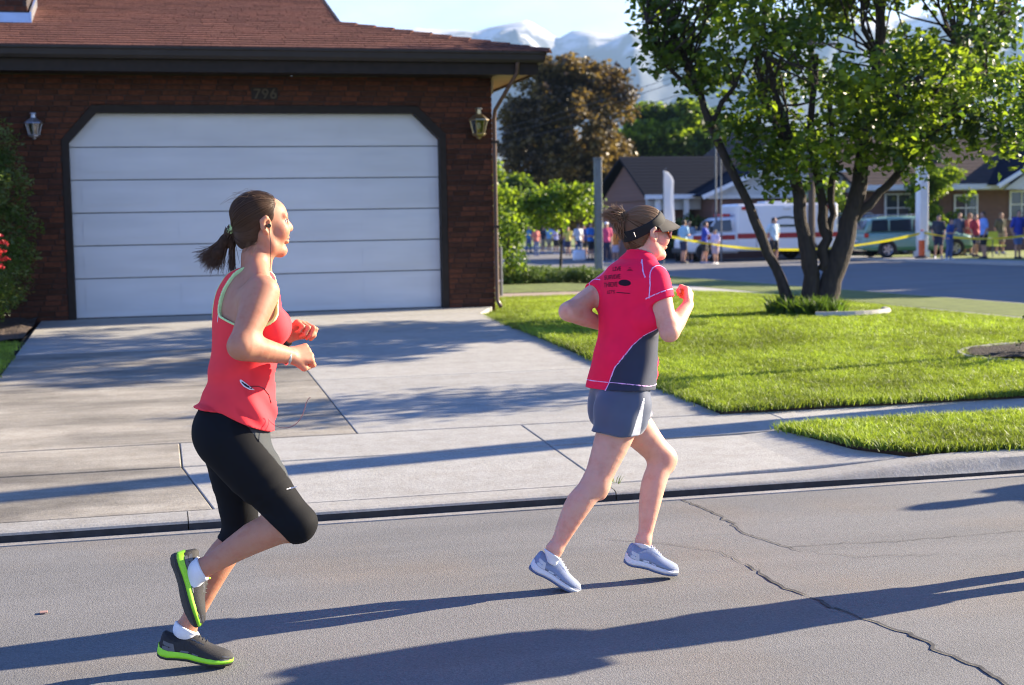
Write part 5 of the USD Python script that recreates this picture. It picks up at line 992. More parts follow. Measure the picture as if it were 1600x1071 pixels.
def tape(name, label, a, b, sag, seed, w=.085, n=44):
    t = np.linspace(0, 1, n)[:,None]; c = a + (b-a)*t; c[:,2] -= sag*4*t[:,0]*(1-t[:,0]); r = np.random.default_rng(seed); tw = .5*np.sin(t[:,0]*23 + seed) + .5*np.sin(t[:,0]*9); d = unit(b-a); s = np.cross(d, [0, 0, 1]); up = np.outer(np.cos(tw), [0, 0, 1]) + np.outer(np.sin(tw), s); v = np.vstack([c + up*w/2, c - up*w/2]); i = np.arange(n-1); f = np.vstack([np.stack([i, i+n, i+n+1], 1), np.stack([i, i+n+1, i+1], 1)])
    return single(name, trimesh.Trimesh(v, f, process=False), M_tape, label, 'tape')
ta_ = np.array([flagp[0], flagp[1], .98]); tm_ = p2 + np.array([0, -.14, 1.0]); te_ = np.array((30.820, 43.796, -0.066)) + [0, 0, 1.0]
tape('caution_tape', 'yellow tape sagging from the white banner past the ambulance to the orange post', ta_, tm_, .62, 3, .095); tape('caution_tape', 'yellow tape running right from the orange post past the standing spectators', tm_, te_, .25, 5, .075)
ep_ = base((31.084, 43.729, -0.065)); st_ = thing('tape_stake', 'stake holding the far end of the yellow tape just outside the picture', 'stake', ep_); part(st_, 'stake', tube([ep_ - [0, 0, .1], ep_ + [0, 0, 1.15]], .025, 8), M_wood); part(st_, 'cap', tube([ep_ + [0, 0, 1.15], ep_ + [0, 0, 1.18]], .032, 8), M_orange)
for k, (px_, lab, hh, rr_) in enumerate((((23.233, 56.095, -0.221), 'slim grey pole left of the lawn tree', 5.4, .05), ((23.053, 55.107, -0.216), 'second slim grey pole close beside the first, left of the lawn tree', 5.2, .04))):
    p = base(px_); t = thing('slim_pole', lab, 'pole', p); part(t, 'pole', tube([p - [0, 0, .2], p + [0, 0, hh]], [rr_, rr_*.8], 8), M_steel); part(t, 'cap', tube([p + [0, 0, hh], p + [0, 0, hh + .05]], rr_*1.1, 8), M_steel)
def utility_pole(p, label):
    p = np.array(p, float); t = thing('utility_pole', label, 'utility pole', p); part(t, 'pole', tube([p - [0, 0, .5], p + [0, 0, 9.6]], [.16, .11], 10), M_wood); part(t, 'crossarm', BB(p[0]-1.1, p[0]+1.1, p[1]-.16, p[1]-.06, p[2]+8.9, p[2]+9.02, .01), M_wood)
    for x in (-1, 0, 1): part(t, 'insulator', lathe([(0, 0), (.05, .02), (.06, .08), (.03, .14), (0, .15)], (p[0]+x, p[1]-.11, p[2]+9.02 if x else p[2]+9.6), 8), M_wpaint)
    return p
uA, uB = utility_pole((27.162, 55.076, -0.116), 'wooden utility pole hidden in the leaves of the lawn tree'), utility_pole((12.981, 91.795, -0.262), 'wooden utility pole behind the brick house')
for k, x in enumerate((-1, 0, 1)):
    a = uB + [x, -.11, 9.15 - 3.2 if x else 9.75 - 3.2]; b = uA + [x, -.11, 9.15 if x else 9.75]; t = np.linspace(0, 1, 24)[:,None]; c = a + (b-a)*t; c[:,2] -= .9*4*t[:,0]*(1-t[:,0]); single('overhead_wire', tube(c, .013, 4), M_clad, ('lowest overhead wire across the gap between house and tree', 'topmost overhead wire across the gap between house and tree', 'middle overhead wire across the gap between house and tree')[k], 'wire', 'overhead wires')
p = base((5.848, 23.803, 0.044)); gp_ = thing('gate_post', 'thin steel gate post with a white band beside the house corner', 'gate post', p); part(gp_, 'post', tube([p - [0, 0, .1], p + [0, 0, 1.1]], .028, 8), M_steel); part(gp_, 'band', tube([p + [-.22, 0, .52], p + [.03, 0, .52]], .022, 8), M_wpaint); part(gp_, 'rail', tube([p + [-.5, 0, 1.06], p + [0, 0, 1.06]], .02, 8), M_steel)
p = V((-0.490, 5.958, 0.210)); 
single('flat_leaf', (lambda m: (m.apply_translation((p[0], p[1], .006)), m)[1])(trimesh.creation.box((.03, .03, .004))), mat('pink_litter', (.34, .20, .16), .8), 'tiny pinkish scrap lying on the asphalt at left', 'litter')
wd = np.random.default_rng(71); wc = V((2.416, 7.150, 0.110)); wt = [tuft(wd, 14, .07, .035, .008) for _ in range(1)][0]; wt2 = tuft(wd, 12, .05, .07, .008)
single('weed', CAT([(lambda m: (m.apply_translation((wc[0], 7.585, .066)), m)[1])(wt), (lambda m: (m.apply_translation((wc[0] + .06, 7.586, .066)), m)[1])(wt2)]), M_blade, 'small weed growing in the seam behind the kerb', 'weed')

# ---- neighbours that stand just outside the picture at the right and shade the cross street
hn = thing('neighbour_house', 'low brick house outside the picture at the right, shading the cross street', 'house', (39, 40, -.3))
part(hn, 'wall', B(35, 45, 33, 47, -.5, 3.0), M_bk2); part(hn, 'roof', CAT([prism([(34.4, 2.9), (40, 5.6), (40, 5.8), (34.2, 3.0)], 'y', 32.4, 47.6), prism([(40, 5.6), (45.6, 2.9), (45.8, 3.0), (40, 5.8)], 'y', 32.4, 47.6)]), M_roof_g); part(hn, 'gable', prism([(35, 3.0), (45, 3.0), (40, 5.5)], 'y', 33, 33.3), M_siding); part(hn, 'door', B(34.94, 35, 39, 40, -.3, 1.9), M_fascia)
for k, (x, y, lab) in enumerate(((37.5, 29.0, 'tall street tree outside the picture at right, nearest of four shading the cross street'), (38.5, 35.0, 'tall street tree outside the picture at right, second of four'), (38.0, 41.0, 'tall street tree outside the picture at right, third of four'), (40.0, 47.0, 'tall street tree outside the picture at right, farthest of four'))):
    small_tree('shade_tree', lab, (x, y, -.2), 10, (x, y, 6.4), (3.4, 3.3, 3.4), 150, .36, [M_leaf, M_leaf_d], 77 + k, 'trees outside the picture', per=26, trunk_r=.25, cl=(.6, 1.0), nscale=.4, thr=.3)
# ================================================================ runner in the coral tank top
def skinmat(name, col): return usdkit.material(stage, '/World/Looks/' + name, {'g': ('geometry', {}), 'n': ('noise_texture', {'scale': 17.0, 'detail': 7.0, 'roughness': .68}), 'r': ('rgb_ramp', {'ramp': [(0.25, (col[0]*.90, col[1]*.74, col[2]*.70)), (0.5, col), (0.75, (col[0]*1.05, col[1]*1.10, col[2]*1.10))]}), 'n2': ('noise_texture', {'scale': 420.0, 'detail': 2.0}), 'b': ('bump', {'strength': 0.25, 'distance': 0.001}),
    'p': ('principled_bsdf', {'roughness': 0.55, 'specular_ior_level': 0.25, 'subsurface_weight': 0.22, 'subsurface_scale': 0.010, 'subsurface_radius': (1.0, 0.32, 0.18)})},
    [('g.position', 'n.vector'), ('n.fac', 'r.fac'), ('r.color', 'p.base_color'), ('g.position', 'n2.vector'), ('n2.fac', 'b.height'), ('b.normal', 'p.normal')], surface='p.BSDF')
def cloth(name, col, rough=.75, sheen=.25, fine=900.0, var=.05): return usdkit.material(stage, '/World/Looks/' + name, {'g': ('geometry', {}), 'n': ('noise_texture', {'scale': fine, 'detail': 2.0}), 'b': ('bump', {'strength': 0.35, 'distance': 0.001}), 'n2': ('noise_texture', {'scale': 14.0, 'detail': 3.0}), 'r': ('rgb_ramp', {'ramp': [(0.3, tuple(c*(1-var) for c in col)), (0.7, tuple(min(1, c*(1+var)) for c in col))]}),
    'p': ('principled_bsdf', {'roughness': rough, 'sheen_weight': sheen, 'sheen_roughness': .4, 'specular_ior_level': .15})}, [('g.position', 'n.vector'), ('n.fac', 'b.height'), ('b.normal', 'p.normal'), ('g.position', 'n2.vector'), ('n2.fac', 'r.fac'), ('r.color', 'p.base_color')], surface='p.BSDF')
M_skin1 = skinmat('skin_tanned', (0.42, 0.20, 0.122)); M_skin2 = skinmat('skin_fair', (0.56, 0.315, 0.225))
M_hair1 = mat('hair_dark_brown', (0.042, 0.021, 0.011), 0.8, var=0.3, scale=60, spec=0.2); M_hair2 = mat('hair_light_brown', (0.085, 0.048, 0.025), 0.8, var=0.3, scale=60, spec=0.2)
M_hs1 = mat('hair_strand_brown', (0.085, 0.043, 0.021), 0.45, spec=0.35, rnd=0.2); M_hs2 = mat('hair_strand_light', (0.18, 0.105, 0.055), 0.45, spec=0.35)  # brown strands lighter than the hair cap, painting in sunlit sheen
M_coral = cloth('coral_jersey', (0.93, 0.050, 0.062), .75, .04); M_neon = cloth('neon_trim', (0.62, 0.85, 0.38), .6, .1); M_tights = cloth('black_tights', (0.006, 0.0065, 0.008), .8, .0)
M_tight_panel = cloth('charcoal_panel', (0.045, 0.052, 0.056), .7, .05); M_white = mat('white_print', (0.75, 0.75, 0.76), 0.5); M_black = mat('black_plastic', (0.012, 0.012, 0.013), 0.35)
M_eye = mat('eye_white', (0.45, 0.42, 0.40), 0.15); M_iris = mat('iris', (0.06, 0.045, 0.03), 0.15); M_brow = mat('brow_hair', (0.05, 0.03, 0.02), 0.6); M_lip = mat('lip', (0.48, 0.17, 0.15), 0.4); M_sock = mat('white_sock', (0.72, 0.73, 0.76), 0.85)
M_lime = mat('lime_rubber', (0.33, 0.78, 0.03), 0.5, var=.08, scale=30); M_soleblack = mat('black_rubber_sole', (0.02, 0.022, 0.02), 0.7); M_shoeblack = mat('black_mesh', (0.016, 0.016, 0.018), 0.75, bump=.001, bscale=600); M_shoegrey = mat('grey_overlay', (0.10, 0.105, 0.115), 0.55)
RIGHT_CAM = _r0
def hair_ops(c, M, s, shell, cutf, extra=()):
    return [('u', Ell(c + (np.array([-.012, 0, .030])*s) @ M, np.array(shell)*s, M), .0)] + list(extra) + [('i', Fn(lambda x: cutf((x - c) @ M.T/s)*s), .012)]
def project(ops, p, off, n=3):
    p = np.array(p)
    for _ in range(n):
        d = eval_pts(ops, p); g = np.stack([eval_pts(ops, p + e) for e in np.eye(3)*.002], 1) - d[:,None]; g /= np.maximum(np.linalg.norm(g, axis=1, keepdims=True), 1e-9); p = p - np.clip(d - off, -.03, .03)[:,None]*g
    return p
def hair_strands(c, M, s, starts, end, ops, n, seed, jitter=.012, wave=.0):
    """Combed strands from hairline points over the hair's surface to the tie."""
    r = np.random.default_rng(seed); P = []; e = (np.array(end) - c) @ M.T/s
    for k in range(n):
        a = starts[r.integers(len(starts))] + r.normal(0, jitter, 3); t = np.linspace(0, 1, 10)[:,None]; ck = np.array([-.012, 0, .025]); u0, u1 = unit(a - ck), unit(e - ck); w = math.acos(np.clip(u0 @ u1, -1, 1)); q = (np.sin((1-t)*w)*u0 + np.sin(t*w)*u1)/max(math.sin(w), 1e-3)
        q[:,2] += wave*np.sin(t[:,0]*np.pi*2 + r.random()*6); q += np.sin(t*np.pi)*r.normal(0, .05, 3); q /= np.linalg.norm(q, axis=1, keepdims=True); P.append(c + ((ck + q*.095)*s) @ M)
    P = np.array(P); off = np.repeat(r.random(n)**1.5*.0045 + .0002, 10); Q = project(ops, P.reshape(-1, 3), off, 4).reshape(n, 10, 3); Q[:, -1] = end
    return list(Q)
r1 = thing('person', 'woman running in a coral tank top, black capri tights and black and lime shoes', 'person', (0, 0, 0))
_org[r1] = V((0.145, 4.988, 0.065))*[1, 1, 0]; UsdGeom.XformCommonAPI(stage.GetPrimAtPath(r1)).SetTranslate(Gf.Vec3d(*_org[r1]))
A1 = 14.0; F1 = yaw_frame(A1); fwd1, lat1 = F1[0], F1[1]
J = dict(nb=V((0.349, 5.053, 1.397)), sR=V((0.356, 4.870, 1.339)), sL=V((0.339, 5.195, 1.342)), eR=V((0.272, 4.752, 1.167)), wR=V((0.439, 4.851, 1.120)), kR=V((0.500, 4.877, 1.122)), eL=V((0.326, 5.332, 1.092)), wL=V((0.466, 5.179, 1.161)), kL_=V((0.520, 5.148, 1.208)),
         hR=V((0.229, 4.899, 0.828)), hL=V((0.241, 5.060, 0.817)), kneeR=V((0.446, 4.839, 0.538)), aR=V((0.109, 4.891, 0.388)), kneeL=V((0.268, 5.065, 0.470)), aL=V((0.059, 5.047, 0.139)), head=V((0.370, 5.074, 1.577)))
HM1 = yaw_frame(12.0, 0.0, -0.02); hc1 = J['head']
px1 = 446.0
def loft_rows(rows, D0, slope, fwd, lat, grow):
    """rows: (y, back, front, half-width): silhouette of the clothed trunk; gives centres, half-widths and half-depths of its sections."""
    cen, a_, b_ = [], [], []
    for (mid, hw, a) in rows:
        mid = np.array(mid); vd = unit(mid - EYE); im = unit(np.cross(vd, [0, 0, 1])); c, s_ = abs(fwd @ im), abs(lat @ im)
        cen.append(mid); a_.append(a); b_.append(math.sqrt(max((hw**2 - (a*s_)**2), (.55*hw)**2))/c - grow)
    return cen, a_, b_
TK = [((0.342, 5.050, 1.404), 33/446, .080), ((0.326, 5.051, 1.366), 42/446, .118), ((0.319, 5.043, 1.321), 50/446, .145), ((0.313, 5.035, 1.270), 53/446, .148), ((0.308, 5.027, 1.219), 53/446, .142), ((0.300, 5.018, 1.147), 51.5/446, .130), ((0.292, 5.008, 1.081), 51.5/446, .122), ((0.280, 4.996, 1.015), 52.5/446, .128), ((0.264, 4.989, 0.948), 57/446, .146), ((0.250, 4.981, 0.882), 60/446, .158), ((0.247, 4.976, 0.815), 59/446, .162), ((0.243, 4.972, 0.759), 50/446, .15)]
cen, ta, tbb = loft_rows(TK, 0, 0, fwd1, lat1, .011); torso = Loft(cen, ta, tbb, lat1, fwd1, rnd=.04)
bustR, bustL = V((0.387, 4.928, 1.209)), V((0.408, 5.073, 1.208))
dlt = lambda a, b, t: a + (b-a)*t
def arm(sh, el, wr, k):
    up = unit(el-sh); fo = unit(wr-el); return [('u', Limb([sh + up*.0, dlt(sh, el, .30), dlt(sh, el, .65), el], [.056*k, .053*k, .046*k, .040*k], fine=3), .035), ('u', Limb([el, dlt(el, wr, .28), dlt(el, wr, .68), wr], [.040*k, .043*k, .034*k, .0265*k], fine=3), .025)]
def leg(hip, kn, an, kh, back, hr=.092, mr=.083, kr=.056, cr=.057, ar=.034):
    sh = unit(an-kn); return [('u', Limb([hip, dlt(hip, kn, .35), dlt(hip, kn, .72), kn], [hr, mr, .065*kh, kr*kh], fine=3), .03), ('u', Limb([kn, dlt(kn, an, .12) + back*.008, dlt(kn, an, .33) + back*.020, dlt(kn, an, .62) + back*.012, dlt(kn, an, .88), an], [kr*.95, .053, cr, .045, ar*1.02, ar], fine=3), .03)]
bkR = unit(np.cross(unit(J['aR']-J['kneeR']), lat1)); bkR = bkR if bkR @ (J['hR']-J['kneeR'])*0 + (bkR[2]) > 0 else -bkR
bkL = unit(np.cross(unit(J['aL']-J['kneeL']), lat1)); bkL = bkL if bkL[0] < 0 else -bkL
legR = leg(J['hR'], J['kneeR'], J['aR'], 1.06, bkR, .102, .096, .060, .057); legL = leg(J['hL'], J['kneeL'], J['aL'], 1.02, bkL, .098, .086, .058, .055)
neck = [('u', Limb([J['nb'] - V(0, 0, .02), dlt(J['nb'], hc1, .45) + fwd1*.014, hc1 + (np.array([.004, 0, -.03])) @ HM1], [.052, .0400, .044]), .03)]
trap = [('u', Limb([dlt(J['nb'], hc1, .35) - fwd1*.012, dlt(J['sR'], J['nb'], .30) + V(0, 0, .010)], [.032, .034]), .04), ('u', Limb([dlt(J['nb'], hc1, .35) - fwd1*.012, dlt(J['sL'], J['nb'], .30) + V(0, 0, .010)], [.032, .034]), .04)]
blade = [('u', Ell(dlt(J['sR'], J['nb'], .25) - fwd1*.060 - V(0, 0, .075), (.030, .060, .075), F1), .03), ('u', Ell(dlt(J['sL'], J['nb'], .25) - fwd1*.060 - V(0, 0, .075), (.030, .060, .075), F1), .03)]
bust = [('u', Ell(bustR, (.046, .058, .054), F1), .03), ('u', Ell(bustL, (.046, .058, .054), F1), .03)]
glut = [('u', Ell(V((0.189, 4.922, 0.858)), (.082, .080, .092), F1), .04), ('u', Ell(V((0.199, 5.062, 0.837)), (.082, .080, .092), F1), .04)]
core = [('u', torso, 0)] + bust + blade
upR = V(0, 0, 1) ; nR = unit(-fwd1*.15 + V(0, 0, .50) - lat1*.8)
hR = hand_ops(J['wR'], J['kR'], nR, -1, curl=(62, 90, 40), s=.97); hL = hand_ops(J['wL'], J['kL_'], unit(lat1*.8 + V(0, 0, .55) - fwd1*.2), 1, curl=(60, 85, 40), s=.97)
feetstub = [('u', Limb([J['aL'], J['aL'] + V(.028, .006, -.045)], [.033, .02]), .02), ('u', Limb([J['aR'], J['aR'] + V(-.02, 0.0, -.05)], [.033, .022]), .02)]
import time as _t
ops = core + glut + neck + trap + arm(J['sR'], J['eR'], J['wR'], 1.05) + arm(J['sL'], J['eL'], J['wL'], 1.0) + hR + hL + legR + legL + feetstub + head_ops(hc1, HM1)
sk = surface(ops, .005); part(r1, 'body', sk, M_skin1, smooth=True)
# ---- tank top: the torso a little looser, cut at the armholes, neck and hem
WT = lambda x: np.stack([(x - J['nb']) @ fwd1, (x - J['nb']) @ lat1, (x - J['nb'])[:,2]], 1)
hemP, hemN = V((0.265, 4.977, 0.882)), unit(V((0.393, 4.974, 0.855)) - V((0.122, 4.984, 0.904)));
hemN = unit(np.cross(hemN, lat1)); hemN = hemN if hemN[2] < 0 else -hemN
dzR = J['sR'] - J['nb']
def arm_cut(x):
    q = WT(x); u, l, z = q[:,0] - dzR @ fwd1 + .006, q[:,1], q[:,2] - (-.068)
    u = u + .028; e = (np.sqrt((u/.108)**2 + (z/.112)**2) - 1)*.108; st = .036 + .045*sstep(.02, .10, q[:,0]); return -smin(-e, -(st - np.abs(l)), .03)      # negative inside the armhole
def neck_cut(x):
    q = WT(x); return np.sqrt(((q[:,0]-.045)/.078)**2 + (q[:,1]/.058)**2 + ((q[:,2]-.01)/.085)**2)*.06 - .06
loose = [('u', Loft(cen, np.array(ta)+.003, np.array(tbb)+.003, lat1, fwd1, rnd=.03), 0)] + bust + [('u', Limb([bustR, bustL], .046), .04)] + glut
pl = V((0.122, 4.986, 0.920))
def folds(x):
    q = WT(x); zz = -q[:,2]; a = np.exp(-((zz-.42)/.13)**2); b = q[:,0]*1.0
    return .0065*a*np.sin(46*(q[:,0]*.8 + zz*.55 + .1*q[:,1]) + 2*np.sin(20*zz)) + .0045*np.exp(-((zz-.48)/.08)**2)*np.sin(75*(q[:,0] - .7*zz)) + .002*np.sin(38*(q[:,1]+q[:,0]*.5))*sstep(.2, .4, zz)
tank_ops = loose + [('o', Fn(lambda x: .007 + .010*sstep(.35, .50, -WT(x)[:,2]) + folds(x)), 0), ('i', Fn(lambda x: (x - hemP) @ hemN + .028*np.minimum(((WT(x)[:,0]+.02)/.14)**2, 1.5) - .010), .003), ('i', Fn(lambda x: -arm_cut(x)), .003), ('i', Fn(lambda x: -neck_cut(x)), .003)]
tk = part(r1, 'tank_top', surface(tank_ops, .005), M_coral, smooth=True)
trim_ops = loose + [('o', Fn(lambda x: .0088 + 0*x[:,0]), 0), ('i', Fn(lambda x: -arm_cut(x) - .003), .001), ('i', Fn(lambda x: -neck_cut(x) - .003), .001), ('i', Fn(lambda x: np.minimum(np.maximum(arm_cut(x) - .0036, WT(x)[:,2]*0 - 1), neck_cut(x) - .0045)), .001)]
part(tk, 'neon_trim', surface(trim_ops, .0038), M_neon, smooth=True)
# pocket with pale edging and the earphone wire that leaves it
def on_field(ops, pts, d, off): # marches points along d onto the garment
    p = np.array(pts, float); d = unit(d)
    for _ in range(40): f = eval_pts(ops, p); p = p + np.outer(f*.8, d)
    bad = np.abs(eval_pts(ops, p)) > .01
    for i in np.nonzero(bad)[0]: j = min(np.nonzero(~bad)[0], key=lambda k: abs(k - i)); p[i] = np.array(pts[i]) + d*((p[j] - np.array(pts[j])) @ d)
    return p - d*off
view1 = unit(V((0.264, 4.958, 1.019)) - EYE)
pk = np.array([V((0.261, 4.653, 1.065)), V((0.275, 4.648, 1.054)), V((0.292, 4.642, 1.039)), V((0.304, 4.639, 1.031)), V((0.290, 4.643, 1.033)), V((0.272, 4.648, 1.044)), V((0.261, 4.652, 1.058)), V((0.261, 4.653, 1.065))])
pk = on_field(tank_ops, pk, view1, .001); part(tk, 'pocket_edge', tube(pk, .0026, 5), M_white); part(tk, 'pocket_slit', tube(on_field(tank_ops, np.array([V((0.267, 4.650, 1.056)), V((0.282, 4.645, 1.043)), V((0.298, 4.641, 1.035))]), view1, -.001), .005, 5), M_black)
part(tk, 'back_print', tube(on_field(tank_ops, np.array([V((0.205, 4.791, 1.298)), V((0.200, 4.790, 1.277)), V((0.197, 4.789, 1.255))]), view1, .0005), .0018, 4), M_white)
# ---- capri tights
kdR, kdL = unit(J['aR']-J['kneeR']), unit(J['aL']-J['kneeL'])
cR = [(dlt(J['kneeR'], J['aR'], .12), unit(kdR + bkR*-.35))]; cL = [(dlt(J['kneeL'], J['aL'], .13), kdL)]
def cutl(ops, cut):
    ops[1][1].cut = cut
    return ops
legR2 = cutl(leg(J['hR'], J['kneeR'], J['aR'], 1.06, bkR, .102, .096, .060, .057), cR); legL2 = cutl(leg(J['hL'], J['kneeL'], J['aL'], 1.02, bkL, .098, .086, .058, .055), cL)
tight_ops = [('u', Loft(cen, ta, tbb, lat1, fwd1, rnd=.04), 0)] + glut + legR2 + legL2 + [('o', Fn(lambda x: .0035 + .0012*np.sin(60*x[:,2])*np.exp(-((x[:,2]-J['kneeR'][2]-.02)/.08)**2)), 0), ('i', Fn(lambda x: (x - hemP) @ -hemN - .06), .003)]
tg = surface(tight_ops, .0052)
# charcoal panel along the front of the thigh
axR = unit(J['kneeR']-J['hR']); frR = unit(np.cross(lat1, axR)); frR = frR if frR[0] > 0 else -frR
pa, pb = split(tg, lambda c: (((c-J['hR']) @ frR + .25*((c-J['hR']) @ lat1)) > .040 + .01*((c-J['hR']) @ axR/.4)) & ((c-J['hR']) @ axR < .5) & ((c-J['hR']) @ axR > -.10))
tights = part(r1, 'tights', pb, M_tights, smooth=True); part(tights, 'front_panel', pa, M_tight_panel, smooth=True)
lg = on_field(tight_ops, np.array([V((0.391, 4.588, 0.706)), V((0.405, 4.585, 0.709)), V((0.426, 4.580, 0.715))]), unit(V((0.447, 4.779, 0.679)) - EYE), .0005); part(tights, 'small_logo', tube(lg, [.0012, .0034, .0012], 5), M_white)
# ---- shoes and socks
sm = (M_shoeblack, M_lime, M_soleblack, M_shoegrey, M_shoegrey, M_soleblack)
t, _W = shoe(r1, 'shoe', (-0.040, 5.044, 0.052), (0.205, 5.019, 0.001), (.02, .04, 1), .262, sm, low=-.004, hz=1.10)
t2, _W2 = shoe(r1, 'shoe', (0.019, 4.897, 0.443), (0.080, 4.880, 0.184), (.86, .26, .28), .262, sm, low=-.004, hz=1.10)
part(t2, 'tongue_tab', tube(_W2([(.118, -.018, .094), (.122, -.002, .101)]), .0035, 6), M_lime)
def sock(parent, ops_, an, sh, lo_, hi_, m=None):
    o = [(a, b, c) for a, b, c in ops_] + [('o', Fn(lambda x: .0042 + .0025*np.exp(-(((x - an) @ sh - lo_ - .004)/.006)**2)), 0), ('i', Fn(lambda x: np.abs((x - an) @ sh - (lo_+hi_)/2) - (hi_-lo_)/2), .003)]
    part(parent, 'sock', surface(o, .004, lo=an-.11, hi=an+.11), m or M_sock, smooth=True)
def lathe_on(o, d, prof):
    d = unit(d); u = unit(np.cross(d, [0.3, 1, .1])); w = np.cross(d, u); a = np.arange(18)*2*np.pi/18; v = np.vstack([o + d*z + r*(np.cos(a)[:,None]*u + np.sin(a)[:,None]*w) for r, z in prof]); f = []
    for i in range(len(prof)-1):
        for j in range(18): p, q = i*18+j, i*18+(j+1) % 18; f += [(p, q, q+18), (p, q+18, p+18)]
    return trimesh.Trimesh(v, np.array(f), process=False)
sock(r1, legL[1:] + feetstub[:1], J['aL'], kdL, -.012, .06); sock(r1, legR[1:] + feetstub[1:], J['aR'], kdR, -.018, .06)
# ---- face: eyes, brows, lips
HP = lambda *p: hc1 + np.array(p) @ HM1
def face(parent, c, M, iris=True):
    Wp = lambda *p: c + np.array(p) @ M
    for y in (-1, 1):
        e = part(parent, 'eye', (lambda m: (m.apply_translation(Wp(.0800, y*.031, .004)), m)[1])(trimesh.creation.icosphere(2, .0108)), M_eye, smooth=True)
        part(e, 'iris', tube([Wp(.0905, y*.0315, .003), Wp(.0922, y*.0318, .003)], .0052, 10), M_iris)
        part(e, 'lashes', tube([Wp(.0880, y*.022, .0095), Wp(.0925, y*.031, .0105), Wp(.0850, y*.042, .0075)], .0016, 5), M_black)
        part(parent, 'eyebrow', tube([Wp(.0955, y*.013, .0215), Wp(.0935, y*.028, .0262), Wp(.0800, y*.046, .0225)], [.0022, .0028, .0012], 6), M_brow)
    part(parent, 'lips', CAT([tube([Wp(.0868, -.019, -.0588), Wp(.0985, -.006, -.0552), Wp(.0985, .006, -.0552), Wp(.0868, .019, -.0588)], [.0018, .0036, .0036, .0018], 8), tube([Wp(.0868, -.017, -.0606), Wp(.0968, 0, -.0668), Wp(.0868, .017, -.0606)], [.0018, .0052, .0018], 8)]), M_lip, smooth=60)
face(r1, hc1, HM1)
# ---- hair, band, tail
shell1 = np.array([.0925, .0790, .0795])
def hl1(q): # positive outside the hair
    x, y, z = q.T; return np.maximum(x - (.040 + .30*(z-.05) - 1.2*np.abs(y)**1.6*.35) + .0*z, np.where(z < -.005, np.maximum(x - (-.020 - .9*(z+.005)*0), -(z + .090 - .5*(x + .06))), -1))
hops = hair_ops(hc1, HM1, 1.0, shell1, hl1, [('u', Ell(HP(-.042, 0, -.046), (.045, .052, .052), HM1), .03)])
hair = part(r1, 'hair', surface(hops, .0042), M_hair1, smooth=True)
tie = V((0.270, 5.092, 1.552))
rs = np.random.default_rng(3); starts = np.array([(.062 - .05*abs(t)**1.5, .075*t, .062 - .035*abs(t)**2) for t in np.linspace(-1, 1, 25)] + [(.02, s*.085, -.005) for s in (-1, 1)] + [(-.02, s*.08, -.03) for s in (-1, 1)]*2 + [(-.035, s*.07, -.055) for s in (-1, 1)]*3 + [(-.05, s*.04, -.085) for s in (-1, 1)]*3 + [(-.06, 0, -.09)]*2)
curves(hair, 'strands', hair_strands(hc1, HM1, 1.0, starts, tie, hops, 1500, 4), (.0014, .0010), M_hs1)
tl = []
for k in range(620):
    a = rs.normal(0, 1, 3)*.008; u = rs.random()
    if k < 470: g = rs.random(); e = V((0.225, 5.092, 1.424))*(1-u) + V((0.159, 5.112, 1.468))*u + V(-.004, 0, -.016)*math.sin(u*math.pi) + rs.normal(0, .012, 3) + V(-.02, 0, .01)*(g > .9); m1 = V((0.238, 5.089, 1.489)) + V(-.016*u, 0, -.004) + rs.normal(0, .008, 3)
    else: e = V((0.267, 5.081, 1.417)) + rs.normal(0, .010, 3)*[.8, 1, 2]; m1 = V((0.274, 5.086, 1.495)) + rs.normal(0, .005, 3)
    t = np.linspace(0, 1, 9)[:,None]; p = (1-t)**2*(tie + a) + 2*t*(1-t)*m1 + t*t*e; tl.append(p)
pt = part(r1, 'ponytail', surface([('u', Limb([tie, V((0.248, 5.094, 1.514)), V((0.223, 5.097, 1.472)), V((0.204, 5.099, 1.445))], [.012, .018, .022, .012]), 0), ('u', Limb([tie, V((0.272, 5.087, 1.502)), V((0.270, 5.083, 1.453))], [.009, .008, .004]), .006)], .005), M_hair1, smooth=True)
curves(pt, 'strands', tl, (.0026, .0009), M_hs1)
part(r1, 'hair_band', tube([tie + (V((0.281, 5.090, 1.563)) - tie)*.8, tie + (V((0.258, 5.093, 1.539)) - tie)*.8], [.0165, .015], 12), M_neon)
fl = []
for k in range(22):
    a = HP(*(np.array([.03 + .05*rs.normal(), .06*rs.normal(), .115])*[1, 1, 1])); a = hc1 + (a - hc1)*1.0; p = [HP(-.012, 0, .03) + (unit(HP(.1*rs.normal() - .01, .08*rs.normal(), .12) - HP(-.012, 0, .03)))*(.080 + .003*j) + rs.normal(0, .004, 3) + V(-.012*j, 0, 0) for j in range(4)]; fl.append(np.array(p))
for k in range(26):
    a = HP(-.045 + rs.normal(0, .01), -.045 + rs.normal(0, .02), -.068); fl.append(np.array([a, a + V(-.004, 0, -.012), a + V(-.012 + rs.normal(0, .004), rs.normal(0, .004), -.026), a + V(-.022 + rs.normal(0, .008), rs.normal(0, .008), -.034 + rs.normal(0, .008))]))
curves(hair, 'loose_hairs', fl, .0006, M_hs2); tag(str(hair) + '/loose_hairs', kind='stuff')
